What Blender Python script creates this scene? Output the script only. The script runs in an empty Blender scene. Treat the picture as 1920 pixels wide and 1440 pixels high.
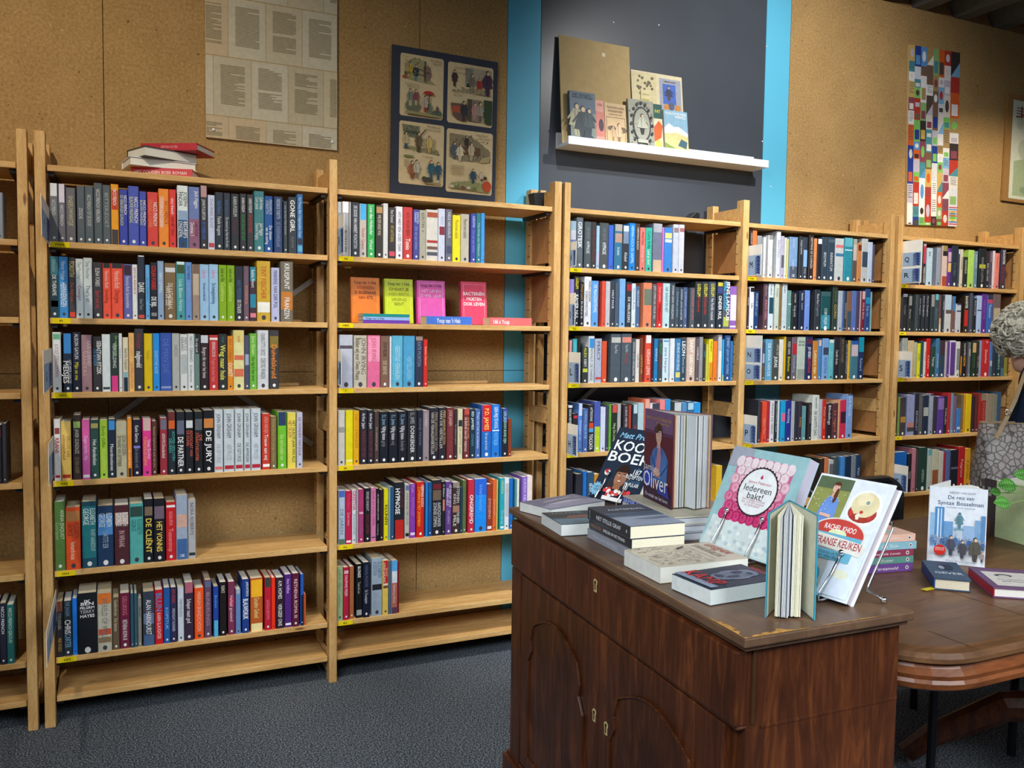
import bpy, math, random
from mathutils import Vector, Matrix
random.seed(7)
S = bpy.context.scene
COL = S.collection
# ------------------------------------------------------------------ camera
F_PX = 1601.65
CAM = Vector((.1789, -2.8813, 1.2156))
YAW, PITCH, ROLL = math.radians(24.9205), math.radians(-3.3633), math.radians(.7552)
FW = Vector((math.sin(YAW)*math.cos(PITCH), math.cos(YAW)*math.cos(PITCH), math.sin(PITCH)))
_r = FW.cross(Vector((0, 0, 1))).normalized(); _u = _r.cross(FW)
RT = math.cos(ROLL)*_r + math.sin(ROLL)*_u
UP = -math.sin(ROLL)*_r + math.cos(ROLL)*_u
cd = bpy.data.cameras.new('camera'); cam = bpy.data.objects.new('camera', cd); COL.objects.link(cam)
cd.sensor_width = 36; cd.sensor_fit = 'HORIZONTAL'; cd.lens = 36*F_PX/1920; cd.clip_start = .05
cam.matrix_world = Matrix(((RT.x, UP.x, -FW.x, CAM.x), (RT.y, UP.y, -FW.y, CAM.y), (RT.z, UP.z, -FW.z, CAM.z), (0, 0, 0, 1)))
S.camera = cam

def ray(x, y): return FW + (x-960)/F_PX*RT - (y-720)/F_PX*UP
def atz(x, y, z): d = ray(x, y); return CAM + d*((z-CAM.z)/d.z)
def aty(x, y, Y): d = ray(x, y); return CAM + d*((Y-CAM.y)/d.y)
def atx(x, y, X): d = ray(x, y); return CAM + d*((X-CAM.x)/d.x)
def proj(P):
    d = Vector(P)-CAM; w = d.dot(FW)
    return 960+F_PX*d.dot(RT)/w, 720-F_PX*d.dot(UP)/w

# ------------------------------------------------------------------ world, lights, exposure
S.view_settings.view_transform = 'Standard'; S.view_settings.look = 'None'
S.view_settings.exposure = 0.28; S.view_settings.gamma = 1.0; S.view_settings.use_curve_mapping = False
W = bpy.data.worlds.new('world'); S.world = W; W.use_nodes = True
W.node_tree.nodes['Background'].inputs[0].default_value = (.80, .88, 1.0, 1)
W.node_tree.nodes['Background'].inputs[1].default_value = .12

def spot(loc, target, watt, deg, color, blend=.35, radius=.03):
    d = bpy.data.lights.new('spot_light', 'SPOT'); o = bpy.data.objects.new('spot_light', d); COL.objects.link(o)
    d.energy = watt; d.spot_size = math.radians(deg); d.spot_blend = blend; d.color = color; d.shadow_soft_size = radius
    o.location = loc
    o.rotation_euler = (Vector(target)-Vector(loc)).to_track_quat('-Z', 'Y').to_euler()
    return o
WARM = (1.0, .86, .66)
NEUT = (1.0, .95, .86)
COOL = (.93, .97, 1.0)
spot((-.45, -1.45, 2.78), (.1, .1, 1.55), 84, 84, WARM, 1.0)
spot((.75, -1.2, 2.78), (.75, .1, .5), 20, 60, NEUT, .6)
spot((.85, -.95, 2.78), (1.45, .0, .42), 74, 58, NEUT, .7)
spot((1.75, -.95, 2.80), (2.2, .1, 1.05), 105, 60, COOL, .6)
spot((2.55, -1.25, 2.80), (2.95, .27, 2.0), 118, 96, (1.0, .98, .95), 1.0)
spot((2.9, -1.1, 2.80), (3.1, .1, .8), 46, 60, NEUT, .6)
spot((3.75, -1.15, 2.80), (4.5, .1, 1.3), 115, 68, WARM, .6)
def window(loc, target, sx, sy, watt, col, spread):
    ad = bpy.data.lights.new('window_daylight', 'AREA'); ao = bpy.data.objects.new('window_daylight', ad); COL.objects.link(ao)
    ad.shape = 'RECTANGLE'; ad.size = sx; ad.size_y = sy; ad.energy = watt; ad.color = col; ad.spread = math.radians(spread)
    ao.location = loc; ao.rotation_euler = (Vector(target)-Vector(loc)).to_track_quat('-Z', 'Y').to_euler()
window((-.9, -3.3, 2.65), (1.4, -1.5, .7), 1.4, 1.2, 25, (.86, .94, 1.0), 75)
window((2.2, -4.2, 2.7), (1.7, -1.6, .6), 1.8, 1.2, 17, (.90, .96, 1.0), 75)

# ------------------------------------------------------------------ materials
def lin(h):
    if not isinstance(h, str): return tuple(h)
    h = h.strip()
    if len(h) == 3: h = ''.join(c*2 for c in h)
    out = []
    for i in (0, 2, 4):
        c = int(h[i:i+2], 16)/255
        out.append(c/12.92 if c <= .04045 else ((c+.055)/1.055)**2.4)
    return tuple(out)
def lc(h, k=1.0): return tuple(min(.93, c*k) for c in lin(h))
class NT:
    def __init__(s, name, rough=.6, spec=.4, metal=0.0):
        s.m = bpy.data.materials.new(name); s.m.use_nodes = True; s.t = s.m.node_tree
        s.b = s.t.nodes['Principled BSDF']
        s.b.inputs['Roughness'].default_value = rough; s.b.inputs['Metallic'].default_value = metal
        s.b.inputs['Specular IOR Level'].default_value = spec
    def n(s, typ, **kw):
        n = s.t.nodes.new(typ)
        for k, v in kw.items():
            if k in n.inputs: n.inputs[k].default_value = v
            else: setattr(n, k, v)
        return n
    def l(s, a, b): s.t.links.new(a, b)
    def coord(s, scale=(1, 1, 1), kind='Object'):
        tc = s.n('ShaderNodeTexCoord'); mp = s.n('ShaderNodeMapping'); mp.inputs['Scale'].default_value = scale
        s.l(tc.outputs[kind], mp.inputs['Vector']); return mp.outputs[0]
    def noise(s, vec, scale, detail=4, rough=.55, dist=0):
        n = s.n('ShaderNodeTexNoise'); n.inputs['Scale'].default_value = scale; n.inputs['Detail'].default_value = detail
        n.inputs['Roughness'].default_value = rough; n.inputs['Distortion'].default_value = dist; s.l(vec, n.inputs['Vector']); return n.outputs['Fac']
    def ramp(s, fac, stops):
        r = s.n('ShaderNodeValToRGB'); e = r.color_ramp.elements
        while len(e) < len(stops): e.new(.5)
        for q, (p, c) in zip(e, stops): q.position = p; q.color = (*lin(c), 1)
        s.l(fac, r.inputs[0]); return r.outputs[0]
    def mix(s, a, b, fac, blend='MIX'):
        m = s.n('ShaderNodeMix'); m.data_type = 'RGBA'; m.blend_type = blend
        for v, i in ((fac, 0), (a, 6), (b, 7)):
            if hasattr(v, 'links') or isinstance(v, bpy.types.NodeSocket): s.l(v, m.inputs[i])
            else: m.inputs[i].default_value = v if i == 0 else (*lin(v), 1)
        return m.outputs[2]
    def bump(s, fac, strength=.2, dist=.002):
        b = s.n('ShaderNodeBump'); b.inputs['Strength'].default_value = strength; b.inputs['Distance'].default_value = dist
        s.l(fac, b.inputs['Height']); s.l(b.outputs[0], s.b.inputs['Normal'])
    def col(s, c):
        if isinstance(c, bpy.types.NodeSocket): s.l(c, s.b.inputs['Base Color'])
        else: s.b.inputs['Base Color'].default_value = (*lin(c), 1)
        return s
MAT = {}
def plain(name, c, rough=.6, spec=.4, metal=0.0, vary=.12, scale=30):
    q = NT(name, rough, spec, metal); base = lin(c)
    f = q.noise(q.coord(), scale, 3)
    lo = tuple(x*(1-vary) for x in base); hi = tuple(min(1, x*(1+vary)) for x in base)
    q.col(q.ramp(f, [(.3, lo), (.7, hi)])); MAT[name] = q.m
def vcol(name, rough, spec=.4):
    q = NT(name, rough, spec); a = q.n('ShaderNodeAttribute', attribute_name='Col')
    f = q.noise(q.coord(), 60, 3)
    q.col(q.mix(a.outputs['Color'], q.ramp(f, [(.3, (.86, .86, .86)), (.7, (1, 1, 1))]), 1.0, 'MULTIPLY')); MAT[name] = q.m
vcol('book_cover', .42, .35); vcol('book_print', .45, .3); vcol('matte_print', .8, .2)
def pine(name, scale, tint):
    q = NT(name, .5, .3)
    v = q.coord(scale); g = q.noise(v, 9, 5, .6, .6); g2 = q.noise(q.coord(tuple(a*4 for a in scale)), 16, 2)
    c1 = q.ramp(g, [(.25, tint[0]), (.5, tint[1]), (.75, tint[2])])
    c2 = q.mix(c1, tint[3], q.ramp(g2, [(.45, (0, 0, 0)), (.8, (.55, .55, .55))]))
    vo = q.n('ShaderNodeTexVoronoi'); vo.inputs['Scale'].default_value = 3.6
    q.l(q.coord(tuple(a*.55+.45 for a in scale)), vo.inputs['Vector'])
    kn = q.ramp(vo.outputs['Distance'], [(.0, (1, 1, 1)), (.045, (.75, .75, .75)), (.07, (0, 0, 0))])
    q.col(q.mix(c2, '6e4222', kn)); q.bump(g, .15, .001); MAT[name] = q.m
PT = ('b98c52', 'cfa468', 'dfba80', 'a0733c')
pine('pine_upright', (6, 6, .8), PT); pine('pine_shelf', (.8, 6, 6), PT)
pine('plywood', (3, 3, .7), ('96693e', 'a27448', 'ad8054', '805730'))
def board(name, lo, mid, hi, fleck):
    q = NT(name, .85, .15)
    v = q.coord(); a = q.noise(v, 5, 6, .7); b = q.noise(v, 110, 3, .7); c = q.noise(v, 55, 2, .5)
    base = q.ramp(b, [(.25, lo), (.5, mid), (.75, hi)])
    base = q.mix(base, q.ramp(a, [(.3, (.82, .80, .78)), (.7, (1.0, 1.0, 1.0))]), 1.0, 'MULTIPLY')
    base = q.mix(base, fleck, q.ramp(c, [(.68, (0, 0, 0)), (.74, (.8, .8, .8))]))
    d = q.noise(q.coord((1, 1, 1)), 70, 2, .5)
    base = q.mix(base, 'e2c48c', q.ramp(d, [(.70, (0, 0, 0)), (.76, (.8, .8, .8))]))
    q.col(base); q.bump(b, .2, .001); MAT[name] = q.m
board('fibreboard', '94764a', 'b08e5c', 'c6a470', '5a4024')
plain('blue_paint', '5cb4d4', .5, .3, vary=.03, scale=3)
plain('slate_paint', '434850', .34, .4, vary=.06, scale=4)
plain('white_metal', 'e8eaee', .35, .4, vary=.02)
plain('bracket_metal', '3c3632', .45, .5, .6)
plain('brace_metal', 'a8a6a2', .5, .5, .2)
plain('black_plastic', '14171c', .4, .4)
plain('yellow_card', 'ecd312', .6, .2, vary=.03)
plain('black_leather', '121214', .32, .5, vary=.2)
plain('paper', 'e9e7de', .8, .2, vary=.04)
q = NT('page_edges', .85, .15); f = q.noise(q.coord((900, 900, 900)), 1, 1)
a = q.n('ShaderNodeAttribute', attribute_name='Col')
q.col(q.mix(a.outputs['Color'], q.ramp(f, [(.35, (.86, .85, .82)), (.65, (1, 1, 1))]), 1.0, 'MULTIPLY')); MAT['page_edges'] = q.m
plain('groove', '3a2412', .9, .1)
q = NT('chrome', .16, .5, 1.0); q.col((.82, .83, .85)); MAT['chrome'] = q.m
plain('brass_inlay', 'd8c48c', .4, .5, .3)
q = NT('carpet', .95, .1)
v = q.coord(); n1 = q.noise(v, 210, 2, .8); n2 = q.noise(v, 2.2, 4); n3 = q.noise(v, 120, 2, .6)
c = q.ramp(n1, [(.36, '1e2329'), (.5, '424951'), (.64, '959ba2')])
c = q.mix(c, q.ramp(n2, [(.3, (.80, .82, .86)), (.7, (1, 1, 1))]), 1.0, 'MULTIPLY')
c = q.mix(c, '1e242c', q.ramp(n3, [(.55, (0, 0, 0)), (.75, (.6, .6, .6))]))
q.col(c); q.bump(n1, .25, .002); MAT['carpet'] = q.m
def mahog(name, scale, stops, rough):
    q = NT(name, rough, .4)
    v = q.coord(scale); g = q.noise(v, 6, 6, .65, 1.2); h = q.noise(q.coord(), 3.0, 3, .5, .5)
    c = q.ramp(g, [(.25, stops[0]), (.5, stops[1]), (.78, stops[2])])
    c = q.mix(c, q.ramp(h, [(.3, (.55, .52, .5)), (.7, (1.15, 1.1, 1.05))]), 1.0, 'MULTIPLY')
    q.col(c); q.bump(g, .05, .001); MAT[name] = q.m
mahog('mahogany', (7, 7, .9), ('30180c', '4a2614', '74401f'), .34)
mahog('mahogany_top', (4, 1.2, 4), ('574032', '684f3c', '775c46'), .38)
mahog('table_wood', (1.0, 7, 7), ('553824', '6a4a30', '7c5a3c'), .38)
mahog('table_edge', (1.0, 7, 7), ('4c2410', '74401e', '8c5428'), .35)
plain('worn_wood', 'a5793f', .8, .2, vary=.3, scale=120)
plain('dark_metal_roof', '343a3e', .6, .4, .2)
plain('corrugated_metal', '5a6064', .5, .4, .3)
plain('knit_navy', '141d2e', .95, .1, vary=.25, scale=150)
plain('trousers', '39404e', .9, .1, vary=.2, scale=100)
plain('skin', 'd0a28c', .55, .3, vary=.05)
q = NT('grey_hair', .6, .3); v = q.coord((1, 1, 1)); g = q.noise(v, 60, 5, .7, 1.5)
q.col(q.ramp(g, [(.28, 'a8a290'), (.5, 'cdc8b6'), (.72, 'ece8da')])); q.bump(g, .9, .01); MAT['grey_hair'] = q.m
q = NT('snake_leather', .45, .35); v = q.coord((1, 1, 1))
vo = q.n('ShaderNodeTexVoronoi', feature='DISTANCE_TO_EDGE'); vo.inputs['Scale'].default_value = 44; q.l(v, vo.inputs['Vector'])
g = q.noise(v, 14, 3); cell = q.ramp(g, [(.3, '7c7a76'), (.5, '98908c'), (.7, '806e6c')])
q.col(q.mix('4c443e', cell, q.ramp(vo.outputs['Distance'], [(.03, (0, 0, 0)), (.12, (1, 1, 1))]))); MAT['snake_leather'] = q.m
plain('tan_leather', 'a08868', .5, .3, vary=.12)
plain('leaf', '4f8a38', .4, .4, vary=.25, scale=20)
plain('stem', '7a9a50', .6, .2)
plain('cardboard', 'b49c70', .8, .15, vary=.05)
plain('brown_board', '9a7444', .8, .15, vary=.05)
plain('navy_card', '3a3f4c', .75, .2, vary=.05)

# ------------------------------------------------------------------ mesh helper
class M:
    def __init__(s): s.v = []; s.f = []; s.c = []; s.mi = []
    def face(s, pts, col=(.5, .5, .5), mi=0):
        n = len(s.v); s.v += [tuple(p) for p in pts]; s.f.append(tuple(range(n, n+len(pts)))); s.c.append(col); s.mi.append(mi)
    def box6(s, o, a, b, c, col=(.5, .5, .5), mi=0):
        o, a, b, c = Vector(o), Vector(a), Vector(b), Vector(c)
        if a.cross(b).dot(c) < 0: a, b = b, a
        n = len(s.v)
        s.v += [tuple(p) for p in (o, o+a, o+a+b, o+b, o+c, o+a+c, o+a+b+c, o+b+c)]
        for q in ((0, 3, 2, 1), (4, 5, 6, 7), (0, 1, 5, 4), (1, 2, 6, 5), (2, 3, 7, 6), (3, 0, 4, 7)):
            s.f.append(tuple(n+i for i in q)); s.c.append(col); s.mi.append(mi)
    def box(s, x0, x1, y0, y1, z0, z1, col=(.5, .5, .5), mi=0):
        s.box6((x0, y0, z0), (x1-x0, 0, 0), (0, y1-y0, 0), (0, 0, z1-z0), col, mi)
    def prism(s, base, d, col=(.5, .5, .5), mi=0):
        """closed polygon base (list of points) swept by vector d"""
        d = Vector(d); base = [Vector(p) for p in base]; k = len(base); n = len(s.v)
        nrm = sum(((base[i]-base[0]).cross(base[(i+1) % k]-base[0]) for i in range(1, k-1)), Vector())
        if nrm.dot(d) < 0: base = base[::-1]
        s.v += [tuple(p) for p in base]+[tuple(p+d) for p in base]
        s.f.append(tuple(n+k-1-i for i in range(k))); s.f.append(tuple(n+k+i for i in range(k)))
        for i in range(k): j = (i+1) % k; s.f.append((n+i, n+j, n+k+j, n+k+i))
        s.c += [col]*(k+2); s.mi += [mi]*(k+2)
    def tube(s, pts, r, seg=8, col=(.5, .5, .5), mi=0, rr=None):
        pts = [Vector(p) for p in pts]; rings = []; n0 = len(s.v); prev = None
        for i, p in enumerate(pts):
            t = (pts[min(i+1, len(pts)-1)]-pts[max(i-1, 0)]).normalized()
            a = prev if prev is not None else (Vector((0, 0, 1)) if abs(t.z) < .9 else Vector((1, 0, 0)))
            a = (a-t*a.dot(t)).normalized(); b = t.cross(a); prev = a
            R = rr[i] if rr else r
            for k in range(seg):
                an = 2*math.pi*k/seg; s.v.append(tuple(p+R*(math.cos(an)*a+math.sin(an)*b)))
        for i in range(len(pts)-1):
            for k in range(seg):
                k2 = (k+1) % seg; s.f.append((n0+i*seg+k, n0+i*seg+k2, n0+(i+1)*seg+k2, n0+(i+1)*seg+k)); s.c.append(col); s.mi.append(mi)
        s.f.append(tuple(n0+seg-1-k for k in range(seg))); e = n0+(len(pts)-1)*seg; s.f.append(tuple(e+k for k in range(seg)))
        s.c += [col]*2; s.mi += [mi]*2
    def ball(s, c, r, col=(.5, .5, .5), mi=0, seg=12, rings=8, sc=(1, 1, 1)):
        c = Vector(c); n = len(s.v)
        for i in range(1, rings):
            th = math.pi*i/rings
            for k in range(seg):
                ph = 2*math.pi*k/seg
                s.v.append((c.x+r*sc[0]*math.sin(th)*math.cos(ph), c.y+r*sc[1]*math.sin(th)*math.sin(ph), c.z+r*sc[2]*math.cos(th)))
        s.v += [(c.x, c.y, c.z+r*sc[2]), (c.x, c.y, c.z-r*sc[2])]; t, b = len(s.v)-2, len(s.v)-1
        for k in range(seg):
            k2 = (k+1) % seg
            s.f.append((t, n+k, n+k2)); s.f.append((b, n+(rings-2)*seg+k2, n+(rings-2)*seg+k))
            for i in range(rings-2): s.f.append((n+i*seg+k, n+(i+1)*seg+k, n+(i+1)*seg+k2, n+i*seg+k2))
        k = seg*rings; s.c += [col]*k; s.mi += [mi]*k
    def build(s, name, mats, parent=None, origin=None, smooth=False, bevel=0):
        me = bpy.data.meshes.new(name)
        o = bpy.data.objects.new(name, me); COL.objects.link(o)
        off = Vector(origin) if origin is not None else (WORLD[parent.name] if parent is not None else Vector((0, 0, 0)))
        if parent is not None: o.parent = parent; o.location = off-WORLD[parent.name]
        else: o.location = off
        WORLD[o.name] = off.copy()
        me.from_pydata([(x-off.x, y-off.y, z-off.z) for x, y, z in s.v], [], s.f)
        for m in (mats if isinstance(mats, (list, tuple)) else [mats]): me.materials.append(MAT[m])
        me.polygons.foreach_set('material_index', s.mi)
        at = me.color_attributes.new('Col', 'FLOAT_COLOR', 'CORNER'); buf = []
        for fc, c in zip(s.f, s.c): buf += [c[0], c[1], c[2], 1.0]*len(fc)
        at.data.foreach_set('color', buf)
        if smooth: me.polygons.foreach_set('use_smooth', [True]*len(me.polygons))
        if bevel:
            b = o.modifiers.new('bevel', 'BEVEL'); b.width = bevel; b.segments = 2; b.limit_method = 'ANGLE'; b.angle_limit = .8
        return o
WORLD = {}
def tag(o, label=None, cat=None, group=None, kind=None):
    for k, v in (('label', label), ('category', cat), ('group', group), ('kind', kind)):
        if v: o[k] = v
    return o
def empty(name, loc, label, cat, group=None, kind=None):
    o = bpy.data.objects.new(name, None); COL.objects.link(o); o.location = loc; o.empty_display_size = .05
    WORLD[o.name] = Vector(loc); return tag(o, label, cat, group, kind)

# ------------------------------------------------------------------ lettering
GL = {}
def glyphs(chars, bold):
    cu = bpy.data.curves.new('t', 'FONT'); cu.resolution_u = 2; cu.size = 1; OFS = .013 if bold else 0.0; cu.offset = OFS
    ob = bpy.data.objects.new('t', cu); COL.objects.link(ob)
    def meas(body):
        cu.body = body; bpy.context.view_layer.update()
        dg = bpy.context.evaluated_depsgraph_get(); me = ob.evaluated_get(dg).to_mesh()
        vs = [(v.co.x, v.co.y) for v in me.vertices]; fs = [tuple(p.vertices) for p in me.polygons]
        ob.evaluated_get(dg).to_mesh_clear(); return vs, fs
    w = lambda vs: max(v[0] for v in vs)-min(v[0] for v in vs)
    hh = w(meas('HH')[0])
    for ch in chars:
        if ch == ' ': GL[(ch, bold)] = ([], [], .3); continue
        cu.offset = 0.0 if ch in 'Mmw' else OFS
        vs, fs = meas(ch); cu.offset = OFS
        if not vs: GL[(ch, bold)] = ([], [], .3); continue
        adv = w(meas('H'+ch+'H')[0])-hh
        GL[(ch, bold)] = (vs, fs, adv)
    bpy.data.objects.remove(ob); bpy.data.curves.remove(cu)
CAPH = .69
class Fr:
    """flat frame: o origin, u right, v up (unit vectors), n outward; w,h in metres; coordinates 0..1"""
    def __init__(s, m, o, u, v, n, w, h, mi=0, lift=.0004):
        s.m = m; s.o = Vector(o); s.u = Vector(u).normalized(); s.v = Vector(v).normalized(); s.n = Vector(n).normalized()
        s.w = w; s.h = h; s.mi = mi; s.z = lift; s.st = .00012
    def P(s, x, y, z): return s.o+s.u*(x*s.w)+s.v*(y*s.h)+s.n*z
    def nx(s): s.z += s.st; return s.z
    def poly(s, pts, col, k=1.0):
        z = s.nx(); p = [s.P(x, y, z) for x, y in pts]
        a = sum((pts[i][0]*pts[(i+1) % len(pts)][1]-pts[(i+1) % len(pts)][0]*pts[i][1]) for i in range(len(pts)))
        if (a < 0) == (s.u.cross(s.v).dot(s.n) > 0): p = p[::-1]
        s.m.face(p, lc(col, k), s.mi)
    def rect(s, x0, y0, x1, y1, col): s.poly([(x0, y0), (x1, y0), (x1, y1), (x0, y1)], col)
    def ell(s, cx, cy, rx, ry, col, seg=14, a0=0, a1=360):
        pts = [(cx+rx*math.cos(math.radians(a0+(a1-a0)*i/seg)), cy+ry*math.sin(math.radians(a0+(a1-a0)*i/seg))) for i in range(seg+(a1-a0 != 360))]
        s.poly(pts, col)
    def circ(s, cx, cy, r, col, seg=16): s.ell(cx, cy, r, r*s.w/s.h, col, seg)
    def line(s, x0, y0, x1, y1, t, col):
        dx, dy = (x1-x0)*s.w, (y1-y0)*s.h; L = math.hypot(dx, dy) or 1
        nx, ny = -dy/L*t/2/s.w, dx/L*t/2/s.h
        s.poly([(x0+nx, y0+ny), (x0-nx, y0-ny), (x1-nx, y1-ny), (x1+nx, y1+ny)], col)
    def text(s, body, x0, y0, x1, cap, col, bold=False, rot=0, align='c', slant=0, kx=(.45, 1.5)):
        """body written from (x0,y0) along the frame's u (rot 0) or downwards (rot -90); x1 = length in metres, cap = capital height in metres"""
        key = [(c, bold) for c in body]
        for k in key:
            if k not in GL: glyphs([k[0]], k[1])
        adv = sum(GL[k][2] for k in key)
        if adv <= 0: return
        sc = cap/CAPH; nat = adv*sc; sx = x1/nat
        if sx < kx[0]: sc *= sx/kx[0]; sx = x1/(adv*sc)
        pad = 0
        if sx > kx[1]: pad = (x1-nat*kx[1]); sx = kx[1]
        z = s.nx(); cu = 0; c = lc(col)
        step = pad/max(1, len(key)-1) if align == 's' else 0
        cu = pad/2 if align == 'c' else 0
        ca, sa = math.cos(math.radians(rot)), math.sin(math.radians(rot))
        off = (cap-sc*CAPH)/2
        for k in key:
            vs, fs, ad = GL[k]
            if fs:
                n = len(s.m.v)
                for vx, vy in vs:
                    px = cu+(vx+slant*vy)*sc*sx; py = vy*sc+off
                    X = px*ca-py*sa; Y = px*sa+py*ca
                    s.m.v.append(tuple(s.o+s.u*(x0*s.w+X)+s.v*(y0*s.h+Y)+s.n*z))
                for f in fs: s.m.f.append(tuple(n+i for i in f)); s.m.c.append(c); s.m.mi.append(s.mi)
            cu += ad*sc*sx+step
    def dabs(s, x0, y0, x1, y1, n, cols, seed=0, r=.012):
        q = random.Random(seed)
        for i in range(n):
            x, y = q.uniform(x0, x1), q.uniform(y0, y1); a = q.uniform(.4, 1.5)*r; z0 = s.z
            s.ell(x, y, a, a*q.uniform(.4, 1.1)*s.w/s.h, q.choice(cols), 6); s.z = z0+.000004*(i % 20)
        s.z += .00012
    def ctext(s, body, cx, cy, wid, cap, col, bold=False, slant=0):
        s.text(body, cx-wid/2/s.w, cy-cap/2/s.h, wid, cap, col, bold, slant=slant)
glyphs("ABCDEFGHIJKLMNOPQRSTUVWXYZabcdefghijklmnopqrstuvwxyz0123456789 .,'!-+&", False)
glyphs("ABCDEFGHIJKLMNOPQRSTUVWXYZabcdefghijklmnopqrstuvwxyz0123456789 .,'!-+&", True)

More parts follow.
